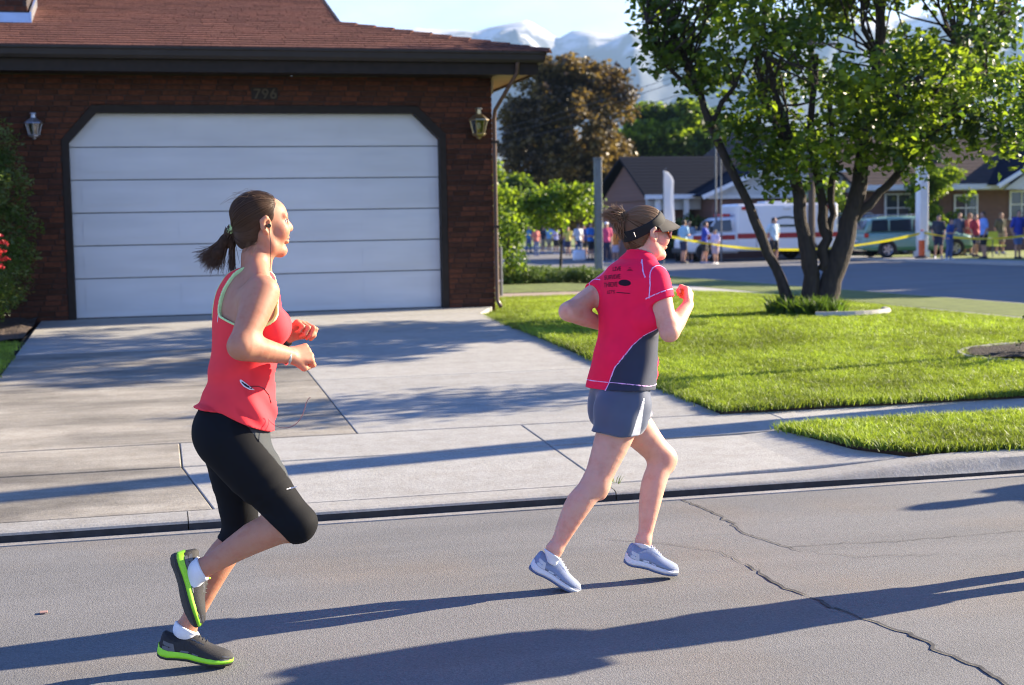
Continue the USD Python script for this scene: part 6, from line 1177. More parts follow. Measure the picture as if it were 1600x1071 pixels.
# ---- earphone, wire, bracelet, music player at the waist
ear = HP(.004, -.084, -.012); ep = part(r1, 'earphone', tube([HP(.004, -.078, -.010), HP(.006, -.092, -.012)], [.006, .008], 8), M_black)
wire = np.array([HP(.006, -.090, -.016), V((0.394, 4.927, 1.506)), V((0.393, 4.933, 1.457)), V((0.388, 4.920, 1.409))]); part(ep, 'wire', tube(wire, .0012, 5), M_black)
w2 = on_field(tank_ops, np.array([V((0.294, 4.642, 1.043)), V((0.319, 4.636, 1.043)), V((0.339, 4.630, 1.034)), V((0.354, 4.625, 1.013)), V((0.361, 4.620, 0.984))]), view1, .002)
tail = np.array([V((0.363, 4.861, 0.903)), V((0.379, 4.845, 0.885)), V((0.414, 4.835, 0.873)), V((0.452, 4.837, 0.884)), V((0.478, 4.844, 0.915)), V((0.491, 4.854, 0.949)), V((0.507, 4.852, 0.973))])
ts = np.linspace(0, len(tail)-1, 25); part(ep, 'wire', tube(w2, .0014, 5), M_black)
from scipy.interpolate import CubicSpline as _CS
part(ep, 'loose_wire', tube(_CS(np.arange(len(tail)), tail)(ts), .0014, 5), mat('grey_wire', (.16, .12, .11), .5))
bx = unit(J['kR']-J['wR']); part(r1, 'bracelet', lathe_on(J['wR'] - bx*.012, bx, [(.030, -.006), (.0325, -.003), (.0325, .003), (.030, .006)]), mat('silver', (.75, .74, .72), .25, metal=.9, var=.2, scale=200), smooth=40)
bl = unit(J['kL_']-J['wL']); part(r1, 'watch_strap', lathe_on(J['wL'] - bl*.016, bl, [(.028, -.009), (.031, -.006), (.031, .006), (.028, .009)]), M_black, smooth=40)
# ================================================================ runner in the pink shirt, grey shorts and visor
M_pink = cloth('pink_jersey', (0.90, 0.012, 0.072), .75, .04); M_lilac = cloth('lilac_piping', (0.72, 0.42, 0.72), .6, .1); M_navy = cloth('navy_panel', (0.030, 0.038, 0.065), .55, .3); M_short = cloth('slate_shorts', (0.085, 0.103, 0.148), .5, .3); M_print = cloth('dark_print', (0.022, 0.005, 0.016), .6, 0)
M_liner = cloth('pale_lining', (0.62, 0.63, 0.65), .6, .2); M_visor = cloth('black_visor', (0.014, 0.014, 0.014), .7, .15); M_visor_g = cloth('taupe_visor_brim', (0.060, 0.054, 0.047), .7, .1); M_shoe_b = cloth('pale_blue_mesh', (0.21, 0.26, 0.38), .7, .1, fine=500); M_shoe_w = mat('white_foam', (0.62, 0.64, 0.67), .6); M_shoe_s = mat('silver_overlay', (0.46, 0.47, 0.52), .35, metal=.3); M_shoe_d = mat('blue_rubber', (0.07, 0.11, 0.22), .6)
M_lens = mat('dark_red_lens', (0.10, 0.010, 0.02), .08, spec=.9, coat=.6); M_frame = mat('red_frame', (0.30, 0.015, 0.03), .25)
r2 = thing('person', 'woman running in pink printed shirt, slate shorts and black visor', 'person', (0, 0, 0))
_org[r2] = V((1.840, 5.663, 0.029))*[1, 1, 0]; UsdGeom.XformCommonAPI(stage.GetPrimAtPath(r2)).SetTranslate(Gf.Vec3d(*_org[r2]))
F2 = yaw_frame(23.0); fwd2, lat2 = F2[0], F2[1]; P2 = yaw_frame(9.0)
K = dict(nb=V((2.048, 5.801, 1.375)), sR=V((2.071, 5.665, 1.307)), sL=V((1.938, 5.924, 1.273)), eR=V((2.094, 5.568, 1.091)), wR=V((2.229, 5.698, 1.194)), kR=V((2.249, 5.740, 1.261)), eL=V((1.733, 5.843, 1.174)), wL=V((1.940, 5.928, 1.094)), kL_=V((2.019, 5.940, 1.105)),
         hR=V((1.931, 5.693, 0.750)), hL=V((1.949, 5.833, 0.748)), kneeR=V((1.787, 5.652, 0.449)), aR=V((1.596, 5.640, 0.181)), kneeL=V((2.161, 5.841, 0.507)), aL=V((2.026, 5.732, 0.165)), head=V((2.077, 5.806, 1.511)))
HM2 = yaw_frame(9.0, .07, -.02); hc2 = K['head']
T2 = [((2.040, 5.804, 1.386), 26/360, .080), ((2.025, 5.804, 1.342), 42/360, .125), ((2.009, 5.793, 1.288), 47/360, .150), ((1.998, 5.789, 1.216), 47.5/360, .150), ((1.988, 5.780, 1.133), 46.5/360, .142), ((1.978, 5.770, 1.051), 45.5/360, .134), ((1.964, 5.766, 0.968), 48/360, .136), ((1.945, 5.764, 0.885), 48/360, .144), ((1.933, 5.761, 0.825), 47/360, .152), ((1.929, 5.756, 0.748), 46/360, .158), ((1.923, 5.750, 0.670), 42/360, .150)]
cen2, ta2, tb2 = loft_rows(T2, 0, 0, fwd2, lat2, .012); torso2 = Loft(cen2, ta2, tb2, lat2, fwd2, rnd=.04)
bkR2 = unit(np.cross(unit(K['aR']-K['kneeR']), lat2)); bkR2 = bkR2 if bkR2[0] < 0 else -bkR2
bkL2 = unit(np.cross(unit(K['aL']-K['kneeL']), lat2)); bkL2 = bkL2 if bkL2[0] < 0 else -bkL2
lR = leg(K['hR'], K['kneeR'], K['aR'], 1.0, bkR2, .088, .080, .056, .056, .033); lL = leg(K['hL'], K['kneeL'], K['aL'], 1.0, bkL2, .088, .082, .057, .054, .032)
pat = [('u', Limb([K['kneeR'] - bkR2*.030, K['kneeR'] - bkR2*.030 + V(0, 0, -.03)], [.030, .024]), .03), ('u', Limb([K['kneeL'] - bkL2*.030, K['kneeL'] - bkL2*.034 + V(0, 0, -.03)], [.032, .024]), .03)]
glut2 = [('u', Ell(V((1.880, 5.686, 0.759)), (.080, .078, .088), P2), .04), ('u', Ell(V((1.910, 5.822, 0.740)), (.080, .078, .088), P2), .04)]
bl2 = [('u', Ell(dlt(K['sR'], K['nb'], .3) - fwd2*.055 - V(0, 0, .075), (.028, .055, .07), F2), .03), ('u', Ell(dlt(K['sL'], K['nb'], .3) - fwd2*.055 - V(0, 0, .075), (.028, .055, .07), F2), .03)]
bu2 = [('u', Ell(V((2.028, 5.661, 1.139)), (.046, .058, .055), F2), .03), ('u', Ell(V((2.072, 5.877, 1.124)), (.046, .058, .055), F2), .03)]
neck2 = [('u', Limb([K['nb'] - V(0, 0, .02), dlt(K['nb'], hc2, .45), hc2 + (np.array([-.006, 0, -.03])) @ HM2], [.058, .046, .048]), .03)]
trap2 = [('u', Limb([dlt(K['nb'], hc2, .30) - fwd2*.012, dlt(K[s_], K['nb'], .30) + V(0, 0, .008)], [.034, .036]), .04) for s_ in ('sR', 'sL')]
hR2 = hand_ops(K['wR'], K['kR'], unit(V(.75, -.45, .35)), -1, curl=(50, 88, 50), s=.93, th=(.1, .35)); hL2 = hand_ops(K['wL'], K['kL_'], unit(lat2*.9 + V(0, 0, .4)), 1, curl=(60, 85, 40), s=.93)
fs2 = [('u', Limb([K['aR'], K['aR'] + V(-.01, 0.0, -.045)], [.032, .022]), .02), ('u', Limb([K['aL'], K['aL'] + V(.010, .004, -.045)], [.032, .022]), .02)]
ops2 = [('u', torso2, 0)] + bu2 + bl2 + glut2 + neck2 + trap2 + arm(K['sR'], K['eR'], K['wR'], .93) + arm(K['sL'], K['eL'], K['wL'], .93) + hR2 + hL2 + lR + lL + pat + fs2 + head_ops(hc2, HM2)
part(r2, 'body', surface(ops2, .0055), M_skin2, smooth=True)
# ---- shirt with short sleeves
Q2 = lambda x: np.stack([(x - K['nb']) @ fwd2, (x - K['nb']) @ lat2, (x - K['nb'])[:,2]], 1)
hem2P = V((1.938, 5.761, 0.839)); hem2N = unit(V(0.02, 0, -1) - fwd2*.05)
slR, slL = unit(K['eR']-K['sR']), unit(K['eL']-K['sL']); armR2, armL2 = arm(K['sR'], K['eR'], K['wR'], .93)[:1], arm(K['sL'], K['eL'], K['wL'], .93)[:1]
cpR, cpL = (K['sR'] + slR*.088, unit(slR + V(0, 0, -.15) + fwd2*.25)), (K['sL'] + slL*.075, slL)
armR2[0][1].cut = [cpR]; armL2[0][1].cut = [cpL]
for a_ in (armR2, armL2): a_[0][1].r = a_[0][1].r + np.linspace(.0, .005, len(a_[0][1].r))
def folds2(x):
    q = Q2(x); z = -q[:,2]; return .006*np.exp(-((z-.52)/.16)**2)*np.sin(40*(q[:,0]*1.0 + .7*z)) + .0055*np.exp(-((z-.48)/.11)**2)*np.sin(95*z + 20*q[:,0] + 3*np.sin(30*q[:,1]))*sstep(-.04, .05, q[:,0]) + .0025*np.sin(30*q[:,1] + 9*z)*sstep(.12, .3, z)
shirt_ops = [('u', Loft(cen2, np.array(ta2)+.004, np.array(tb2)+.002, lat2, fwd2, rnd=.03), 0)] + bu2 + bl2 + [('u', Limb([bu2[0][1].c, bu2[1][1].c], .044), .04)] + glut2 + trap2 + armR2 + armL2 + [('o', Fn(lambda x: .008 + .007*sstep(.3, .5, -Q2(x)[:,2]) + folds2(x)), 0),
    ('i', Fn(lambda x: np.where(np.abs(Q2(x)[:,1]) < .3, (x - hem2P) @ hem2N, -1) + 0), .003), ('s', Limb([K['nb'] + V(0, 0, .046) + fwd2*.022, K['nb'] + V(0, 0, .2) + fwd2*.03], [.070, .085]), .004), ('s', Limb([K['eR'] - slR*.02, K['wR']], [.0, .0]), 0)][:-1]
sm2 = surface(shirt_ops, .0052)
# the navy side panel sweeps from the front hem up to under the arm, on both flanks
_ch = (cen2 - K['nb']); _cf, _cz, _cl = _ch @ fwd2, -_ch[:,2], _ch @ lat2
def around(x):
    """angle round the trunk in degrees: 0 at the spine, 90 at the right flank"""
    q = Q2(x); z = -q[:,2]; return np.degrees(np.arctan2(-(q[:,1] - np.interp(z, _cz, _cl)), -(q[:,0] - np.interp(z, _cz, _cf))))
def pedge(z): return np.interp(z, [.20, .265, .34, .432, .543, .60], [125, 92, 57, 32, 20, 16])
def panel(c): q = Q2(c); z = -q[:,2]; a = around(c); return (z > .22) & (a > pedge(z)) & (a < 128)
pn, rest2 = split(sm2, panel); shirt = part(r2, 'shirt', rest2, M_pink, smooth=True); part(shirt, 'side_panel', pn, M_navy, smooth=True)
def boundary(mesh):
    f = np.asarray(mesh.faces); e = np.sort(np.vstack([f[:, [0,1]], f[:, [1,2]], f[:, [2,0]]]), 1); u, n = np.unique(e, axis=0, return_counts=True); return u[n == 1]
def seam(fn, h=.0040, off=.0012, w=.0030, lo=None, hi=None):
    """A thin raised seam on the shirt where fn changes sign."""
    o = [(a, b, c) for a, b, c in shirt_ops] + [('o', Fn(lambda x: off + 0*x[:,0]), 0), ('i', Fn(lambda x: np.abs(fn(x)) - w), 0)]; return surface(o, h, newton=1, lo=lo, hi=hi)
def pf(x): z = -Q2(x)[:,2]; a = around(x); return np.where((z > .23) & (a > 0) & (a < 120), np.radians(a - pedge(z))*.11, .1)
_lo, _hi = V(-.22, -.24, 0), V(.22, .24, 0)
def bx(p, r): return dict(lo=p - r, hi=p + r)
part(shirt, 'piping', seam(pf, lo=K['nb'] + V(-.26, -.24, -.60), hi=K['nb'] + V(.20, .06, -.20)), M_lilac, smooth=True)
part(shirt, 'hem_stitch', seam(lambda x: np.where(-Q2(x)[:,2] > .4, (x - hem2P) @ hem2N + .026 + .008*np.sin(Q2(x)[:,0]*20), .1), lo=hem2P + V(-.24, -.24, -.03), hi=hem2P + V(.24, .24, .07)), M_lilac, smooth=True)
part(shirt, 'sleeve_stitch', seam(lambda x: np.where(((x - K['sR']) @ slR > .03) & (np.linalg.norm(np.cross(x - K['sR'], slR), axis=1) < .075), (x - cpR[0]) @ cpR[1] + .022, .1), **bx(cpR[0], .12)), M_lilac, smooth=True)
part(shirt, 'sleeve_stitch', seam(lambda x: np.where(((x - K['sL']) @ slL > .02) & (np.linalg.norm(np.cross(x - K['sL'], slL), axis=1) < .075), (x - cpL[0]) @ cpL[1] + .022, .1), **bx(cpL[0], .12)), M_lilac, smooth=True)
def armhole(x, s_): q = Q2(x); return np.where((q[:,1]*s_ > .07) & (q[:,2] > -.155), q[:,1]*s_ - (.166 - .02*sstep(-.10, .0, q[:,2]) + .25*(q[:,2]+.08)**2*0), .1)
part(shirt, 'armhole_seam', seam(lambda x: armhole(x, -1), **bx(K['sR'], .17)), M_lilac, smooth=True); part(shirt, 'armhole_seam', seam(lambda x: armhole(x, 1), **bx(K['sL'], .17)), M_lilac, smooth=True)
part(shirt, 'raglan_seam', seam(lambda x: np.where((Q2(x)[:,0] < -.0) & (np.abs(Q2(x)[:,1]) > .07) & (np.abs(Q2(x)[:,1]) < .150) & (Q2(x)[:,2] > -.085), Q2(x)[:,2]*.75 + .8*(np.abs(Q2(x)[:,1]) - .075) - .012, .1), **bx(K['nb'], .2)), M_lilac, smooth=True)
part(shirt, 'collar', surface([(a, b, c) for a, b, c in shirt_ops[:-1]] + [('o', Fn(lambda x: .0015 + 0*x[:,0]), 0), ('s', Limb([K['nb'] + V(0, 0, .046) + fwd2*.022, K['nb'] + V(0, 0, .2) + fwd2*.03], [.069, .084]), .002), ('i', Limb([K['nb'] + V(0, 0, .046) + fwd2*.022, K['nb'] + V(0, 0, .2) + fwd2*.03], [.076, .091]), .002)], .004, **bx(K['nb'], .14)), M_pink, smooth=True)
# ---- print on the back of the shirt, laid onto the cloth
vdir = unit(V((1.962, 5.685, 1.222)) - EYE)
def lay(mesh, px_origin, sx, slope):
    """Lays flat lettering (x right, y up, metres) on the shirt, starting at a point in front of the back."""
    m = mesh
    for _ in range(2): m = m.subdivide_to_size(.006) if hasattr(m, 'subdivide_to_size') else m.subdivide()
    v = np.array(m.vertices); r_ = unit(np.cross(vdir, [0, 0, 1])); u_ = unit(np.cross(r_, vdir)); p = np.array(px_origin) + np.outer(v[:,0]*sx, r_) + np.outer(v[:,1] + slope*v[:,0], u_)
    q = p.copy()
    for _ in range(30): q = q + np.outer(np.clip(eval_pts(shirt_ops, q), -.05, .2)*.9, vdir)
    q = q - np.outer(.0006 + (v[:,2] > .0006)*.0008, vdir); return trimesh.Trimesh(q, m.faces, process=False)
def word(t, px, h, sx=1.0, slope=0.0, bold=True): m = meshkit.text_mesh(t, h, .001, bold=bold); part(shirt, 'print', lay(m, px, sx, slope), M_print)
word('LIVE', (1.794, 5.430, 1.367), .0170, .70, .03); word('SURVIVE', (1.756, 5.436, 1.331), .0180, .66, .03); word('THRIVE', (1.754, 5.434, 1.298), .0190, .62, .03); word("LET'S", (1.767, 5.428, 1.270), .0130, .70, .03)
el = Polygon([(.0265*math.cos(a), .0155*math.sin(a)*(1 if math.sin(a) > 0 else .75)) for a in np.linspace(0, 2*np.pi, 28)[:-1]]); part(shirt, 'print', lay(trimesh.creation.extrude_polygon(el, .001, engine='earcut'), (1.843, 5.413, 1.313), 1.0, -.06), M_print)
part(shirt, 'print', lay(trimesh.creation.extrude_polygon(sbox(0, 0, .056, .0032), .001, engine='earcut'), (1.808, 5.418, 1.273), 1.0, -.09), M_print)
p0 = V((1.866, 5.411, 1.365))
for k in range(3): part(shirt, 'print', lay(trimesh.creation.extrude_polygon(sbox(-.012 + .004*k, 0, .012 - .004*k, .0022), .001, engine='earcut'), p0 + V(0, 0, .006*k), 1.0, 0), M_print)
# ---- shorts: loose legs with a slit at the side showing the pale lining
def shortleg(hip, kn, w): d = unit(kn-hip); return Limb([hip + d*-.03, hip + d*.06, hip + d*.30], [.096, .088 + w, .090 + w])
sR_, sL_ = shortleg(K['hR'], K['kneeR'], .010), shortleg(K['hL'], K['kneeL'], .008)
dR_, dL_ = unit(K['kneeR']-K['hR']), unit(K['kneeL']-K['hL']); sR_.cut = [(K['hR'] + dR_*.112, unit(dR_ + P2[0]*.1 + V(0, 0, -.45)))]; sL_.cut = [(K['hL'] + dL_*.10, unit(dL_ + V(0, 0, -.5)))]
def sf(x): q = Q2(x); return .004 + .0035*np.sin(34*q[:,0] + 26*q[:,1])*sstep(-.56, -.68, q[:,2]) + .002*np.sin(60*q[:,0] - 40*q[:,2])
base_s = [('u', Loft(cen2, ta2, tb2, lat2, fwd2, rnd=.04), 0)] + glut2 + [('u', sR_, .03), ('u', sL_, .03)]
short_ops = base_s + [('o', Fn(sf), 0), ('i', Fn(lambda x: (x - hem2P) @ -hem2N - .03), .003), ('i', Fn(lambda x: np.minimum(-((x - K['hR']) @ dR_) + .20, 0) + ((x - (K['hR'] + V(0, 0, -.098))) @ V(0, 0, -1))), .004)]
shm = surface(short_ops, .0052)
def slit(c): r = c - K['hR']; t, z = r @ _R, np.clip((r[:,2] + .09)/.16, -.3, 1); return (t > .024 + .055*z) & (t < .062 + .022*z) & (r @ _fw < .02) & (r[:,2] < .06)
li, shr = split(shm, slit); shorts = part(r2, 'shorts', shr, M_short, smooth=True); part(shorts, 'side_lining', li, M_liner, smooth=True)
# ---- shoes, low socks
sm3 = (M_shoe_b, M_shoe_w, M_shoe_d, M_shoe_s, M_shoe_s, M_white)
shoe(r2, 'shoe', (1.486, 5.656, 0.098), (1.652, 5.641, -0.006), (.50, .06, .86), .242, sm3, low=-.004, bend=0, hz=1.22); shoe(r2, 'shoe', (1.931, 5.717, 0.074), (2.148, 5.698, 0.007), (.16, .05, .98), .245, sm3, low=-.004, hz=1.22)
sock(r2, lR[1:] + fs2[:1], K['aR'], unit(K['aR']-K['kneeR']), .018, .06); sock(r2, lL[1:] + fs2[1:], K['aL'], unit(K['aL']-K['kneeL']), .018, .06)
# ---- face, sunglasses, visor, hair
face(r2, hc2, HM2); H2 = lambda *p: hc2 + np.array(p) @ HM2
gl2 = part(r2, 'sunglasses', tube([H2(.098, -.066, .012), H2(.1035, -.045, .018), H2(.112, -.010, .017), H2(.112, .010, .017), H2(.1035, .045, .018), H2(.098, .066, .012)], .0030, 6), M_frame)
for y in (-1, 1):
    r_ = []
    for (a, b, c) in ((.112, .008, .010), (.111, .030, .012), (.099, .060, .010), (.080, .076, .006), (.080, .075, -.010), (.095, .060, -.028), (.107, .032, -.032), (.111, .012, -.022)): r_ += [H2(a, y*b, c), H2(a - .004, y*b*.97, c)]
    part(gl2, 'lens', hull(r_), M_lens); part(gl2, 'temple', tube([H2(.088, y*.070, .006), H2(.04, y*.080, .004), H2(-.005, y*.083, .002), H2(-.018, y*.082, -.012)], [.0042, .0034, .0028, .0022], 6), M_frame)
shell2 = np.array([.0955, .0805, .0820])
def hl2(q): x, y, z = q.T; return np.maximum(x - (.050 + .30*(z-.05) - .42*np.abs(y)**1.6), np.where(z < -.005, np.maximum(x - (-.018), -(z + .078 - .1*(x+.05))), -1))
hops2 = hair_ops(hc2, HM2, 1.0, shell2, hl2, [('u', Ell(H2(-.055, 0, -.035), (.042, .056, .050), HM2), .03)]); hair2 = part(r2, 'hair', surface(hops2, .0046), M_hair2, smooth=True)
tie2 = V((1.965, 5.799, 1.582)); st2 = np.array([(.055 - .05*abs(t)**1.5, .078*t, .062 - .035*abs(t)**2) for t in np.linspace(-1, 1, 25)] + [(-.02, s_*.08, -.03) for s_ in (-1, 1)]*3 + [(-.035, s_*.07, -.06) for s_ in (-1, 1)]*4 + [(-.06, 0, -.09)]*3)
curves(hair2, 'strands', hair_strands(hc2, HM2, 1.0, st2, tie2, hops2, 1000, 14), (.0018, .0012), M_hs2)
r5 = np.random.default_rng(15); bun = part(hair2, 'bun', surface([('u', Ell(V((1.948, 5.803, 1.576)), (.032, .030, .036)), 0), ('u', Ell(V((1.957, 5.796, 1.532)), (.018, .022, .030)), .02), ('o', Fn(lambda x: .004*np.sin(x @ V(160, 90, 130))), 0)], .005), M_hair2, smooth=True)
bl_ = []
for k in range(340):
    a = tie2 + r5.normal(0, .012, 3); w = r5.random(); e = (V((1.892, 5.808, 1.591)) if w < .45 else V((1.936, 5.809, 1.615)) if w < .7 else V((1.964, 5.791, 1.488))) + r5.normal(0, .013, 3); m = V((1.937, 5.796, 1.582)) + r5.normal(0, .030, 3); t = np.linspace(0, 1, 7)[:,None]; bl_.append((1-t)**2*a + 2*t*(1-t)*m + t*t*e)
curves(bun, 'strands', bl_, (.0022, .0010), M_hs2)
# visor: a band slanting round the head and a curved brim
nv = unit(np.array([-.50, 0, 1.0]) @ HM2)
def vis(x): return np.abs((x - H2(.02, 0, .043)) @ nv - 0) - (.022 + .010*sstep(-.02, .09, (x - hc2) @ HM2[0]))
vops = [('u', Ell(H2(-.012, 0, .030), shell2 + .0085, HM2), 0), ('u', Ell(H2(-.055, 0, -.035), (.0515, .0645, .0595), HM2), .03), ('u', Ell(H2(.028, 0, -.030), (.068, .069, .088), HM2), .03), ('i', Fn(vis), .003)]
band = part(r2, 'visor', surface(vops, .0042), M_visor, smooth=True)
part(band, 'buckle', tube([V((1.983, 5.695, 1.512)), V((1.990, 5.691, 1.491))], .002, 5), mat('pewter_clip', (.10, .10, .10), .5))
bv, bf = [], []; nu, nr = 21, 7; av = HM2[0]*math.cos(-.30) + HM2[2]*math.sin(-.30)
for i in range(nu):
    a = math.radians(-78 + 156*i/(nu-1)); inner = H2(-.012 + .100*math.cos(a), .086*math.sin(a), .036 + .36*(.100*math.cos(a) - .04)*1.0)
    for j in range(nr):
        t = j/(nr-1); ext = .080*math.cos(a)**.8*t; q = inner + (av*1.0)*ext + HM2[1]*(.010*math.sin(a)*t) - HM2[2]*(.013*(math.sin(a)**2)*t + .010*t*t); bv.append(q)
for i in range(nu-1):
    for j in range(nr-1): a = i*nr+j; bf += [(a, a+nr, a+nr+1), (a, a+nr+1, a+1)]
bv = np.array(bv); n_ = len(bv); bf = np.array(bf); bt = np.vstack([bv, bv - HM2[2]*.003]); part(band, 'brim', trimesh.Trimesh(np.vstack([bt]), np.vstack([bf[:, ::-1], bf + n_, [(i*nr + nr-1, (i+1)*nr + nr-1, (i+1)*nr + nr-1 + n_) for i in range(nu-1)], [(i*nr + nr-1, (i+1)*nr + nr-1 + n_, i*nr + nr-1 + n_) for i in range(nu-1)]]), process=False), M_visor_g, smooth=True)
# ================================================================ spectators
_PH = .023
def spectator(loc, face, H, shirt, bottom, label, hair=(0.03, .02, .012), skin=None, long=False, pose='stand', seed=0, cap=None, group='spectators beyond the cross street', sleeve=.45, cat='person'):
    r = random.Random(seed); k = H/1.70; o = np.array(loc, float); M = yaw_frame(face); f, l = M[0], M[1]; W = lambda a, b, c: o + (f*a + l*b + V(0, 0, c))*k
    t = thing('person', label, cat, loc, group); lean = r.uniform(-.02, .05); ft = r.uniform(.06, .12); st = r.uniform(-.05, .08); drop = 0
    if pose == 'sit': drop = .42
    hipz = .90 - drop; hp = [W(0, s*.085, hipz) for s in (-1, 1)]
    if pose == 'sit': kn = [W(.40, s*.11, .48) for s in (-1, 1)]; an = [W(.42, s*.11, .09) for s in (-1, 1)]
    else: kn = [W(.03 + s*st*.5, s*(ft + .0), .49) for s in (-1, 1)]; an = [W(-.03 + s*st, s*(ft + .02), .085) for s in (-1, 1)]
    sh = [W(lean, s*.165, 1.40 - drop) for s in (-1, 1)]; nk = W(lean, 0, 1.47 - drop); hd = W(lean + .03, 0, 1.60 - drop)
    el, wr = [], []
    for s in (-1, 1):
        m = {'stand': 0, 'sit': 1, 'clap': 1, 'reach': 2 if s > 0 else 0, 'hips': 3, 'phone': 1 if s < 0 else 0, 'lean': 2}[pose]
        if m == 0: el.append(W(-.02, s*(.215 + r.uniform(0, .03)), 1.10 - drop)); wr.append(W(.08, s*.21, .86 - drop))
        elif m == 1: el.append(W(.04, s*.22, 1.12 - drop)); wr.append(W(.26, s*.07, 1.18 - drop + r.uniform(-.1, .1)))
        elif m == 2: el.append(W(.16, s*.22, 1.16 - drop)); wr.append(W(.40, s*.15, 1.14 - drop))
        else: el.append(W(-.10, s*.30, 1.13 - drop)); wr.append(W(.02, s*.17, 1.0 - drop))
    cen = [W(lean, 0, 1.47 - drop), W(lean, 0, 1.40 - drop), W(lean*.8, 0, 1.25 - drop), W(lean*.4, 0, 1.08 - drop), W(0, 0, .95 - drop), W(0, 0, .84 - drop)]; A = np.array([.07, .16, .155, .135, .16, .15])*k; Bb = np.array([.06, .09, .115, .10, .115, .10])*k
    HM = yaw_frame(face + r.uniform(-25, 25), r.uniform(-.05, .2))
    arms = lambda c: [('u', Limb([sh[i], dlt(sh[i], el[i], .5), el[i]], np.array([.052, .047, .038])*k + c), .02) for i in (0, 1)]; fore = [('u', Limb([el[i], dlt(el[i], wr[i], .3), wr[i]], np.array([.038, .041, .027])*k), .02) for i in (0, 1)]
    hands = []
    for i in (0, 1):
        d = unit(wr[i]-el[i]); q = unit(np.cross(d, V(0, 0, 1) + f*.3)); tip = wr[i] + d*.085*k
        for j in (-1.5, -.5, .5, 1.5): hands.append(('u', Limb([wr[i] + q*.012*j, tip + q*.017*j*k, tip + q*.017*j*k + (d*.6 - V(0, 0, .7))*.07*k], np.array([.017, .012, .009])*k), .006))
        hands.append(('u', Limb([wr[i] + d*.02, wr[i] + d*.06*k + q*.045*k*(-1 if i else 1)], np.array([.014, .010])*k), .01))
    legs = lambda c: [('u', Limb([hp[i], dlt(hp[i], kn[i], .5), kn[i]], np.array([.088, .076, .057])*k + c), .03) for i in (0, 1)]; shank = lambda c: [('u', Limb([kn[i], dlt(kn[i], an[i], .35) - f*.018*k, an[i]], np.array([.055, .054, .036])*k + c), .02) for i in (0, 1)]
    sk = skin or mat('crowd_skin', (0.46, 0.25, 0.17), .6)
    part(t, 'body', surface([('u', Loft(cen, A, Bb, l, f), 0), ('u', Limb([nk, hd], .052*k), .02)] + arms(0) + fore + hands + legs(0) + shank(0) + head_ops(hd, HM, k, face=False), _PH, 0), sk, smooth=True)
    top = o[2] + (.86 - drop)*k; so = [('u', Loft(cen, A, Bb, l, f), 0)]; ar = arms(.010)
    for i, (_, g, _k) in enumerate(ar): g.cut = [(dlt(sh[i], el[i], sleeve*2 if sleeve < .5 else 1), unit(el[i]-sh[i]))]
    if long: ar += [('u', Limb([el[i], wr[i]], [.045*k, .034*k]), .02) for i in (0, 1)]
    part(t, 'shirt', surface(so + ar + [('o', Fn(lambda x: .016 + .006*np.sin(x @ V(31, 27, 19) + seed)), 0), ('i', Fn(lambda x: top - x[:,2]), .005)], _PH, 0), shirt, smooth=True)
    zc = {'short': .50, 'long': .10}[bottom[1]]*k + o[2]; lo_ = [('u', Loft(cen[3:], A[3:], Bb[3:], l, f), 0)] + legs(.012) + (shank(.014) if bottom[1] == 'long' or pose == 'sit' else [])
    part(t, 'trousers' if bottom[1] == 'long' else 'shorts', surface(lo_ + [('o', Fn(lambda x: .010 + .004*np.sin(x @ V(23, 37, 29))), 0), ('i', Fn(lambda x: np.maximum(x[:,2] - top - .02, zc - x[:,2] if pose != 'sit' else -1)), .005)], _PH, 0), bottom[0], smooth=True)
    hm = mat('crowd_hair_%d' % int(hair[0]*1000), hair, .6); shell = np.array([.105, .085, .092])
    part(t, 'hair', surface(hair_ops(hd, HM, k, shell, lambda q: np.maximum(q[:,0] - .045 - .3*(q[:,2]-.05), np.where(q[:,2] < -.02, np.maximum(q[:,0] + .02, -(q[:,2] + (.16 if seed % 3 == 0 else .07))), -1)), [('u', Ell(hd + (V(-.05, 0, -.06)*k) @ HM, V(.05, .065, .09 if seed % 3 == 0 else .05)*k, HM), .03)]), .018, 0), hm, smooth=True)
    if cap is not None:
        part(t, 'cap', surface([('u', Ell(hd + (V(-.012, 0, .04)*k) @ HM, V(.114, .095, .095)*k, HM), 0), ('u', Limb([hd + (V(.08, 0, .055)*k) @ HM, hd + (V(.17, 0, .04)*k) @ HM], [.055*k, .045*k], flat=(HM[2], .25)), .01), ('i', Fn(lambda x: (hd + (V(0, 0, .042)*k) @ HM - x) @ HM[2] - .0), .004)], .017, 0), cap, smooth=True)
    for i in (0, 1):
        d = unit(f*(.95) + l*(.15 if i else -.15)); a = an[i] - V(0, 0, .085*k) ; shp = hull([a + d*x*k + np.cross([0, 0, 1], d)*y*k + V(0, 0, z*k) for x, y, z in ((-.07, -.03, 0), (-.07, .03, 0), (-.08, -.03, .04), (-.08, .03, .04), (-.05, 0, .10), (.03, .03, .10), (.03, -.03, .10), (.19, .035, 0), (.19, -.035, 0), (.20, .02, .03), (.20, -.02, .03), (.12, .047, 0), (.12, -.047, 0), (.11, 0, .07))])
        part(t, 'shoe', shp, mat('crowd_shoe_%d' % (seed % 3), ((.5, .5, .5), (.03, .03, .04), (.15, .18, .3))[seed % 3], .6))
    return t
def cc_(n, c): return mat('crowd_' + n, c, .75, var=.12, scale=12)
NAVY, BLK, JEAN, KHAK = (cc_('navy', (.02, .025, .06)), 'short'), (cc_('black', (.015, .015, .018)), 'short'), (cc_('denim', (.07, .11, .22)), 'long'), (cc_('khaki', (.30, .24, .16)), 'short')
spectator((23.757, 89.048, -0.369), -70, 1.7, cc_('blue', (0.05, 0.22, 0.42)), JEAN, 'spectator in mid blue top, far left of the crowd, under the small trees', seed=1)
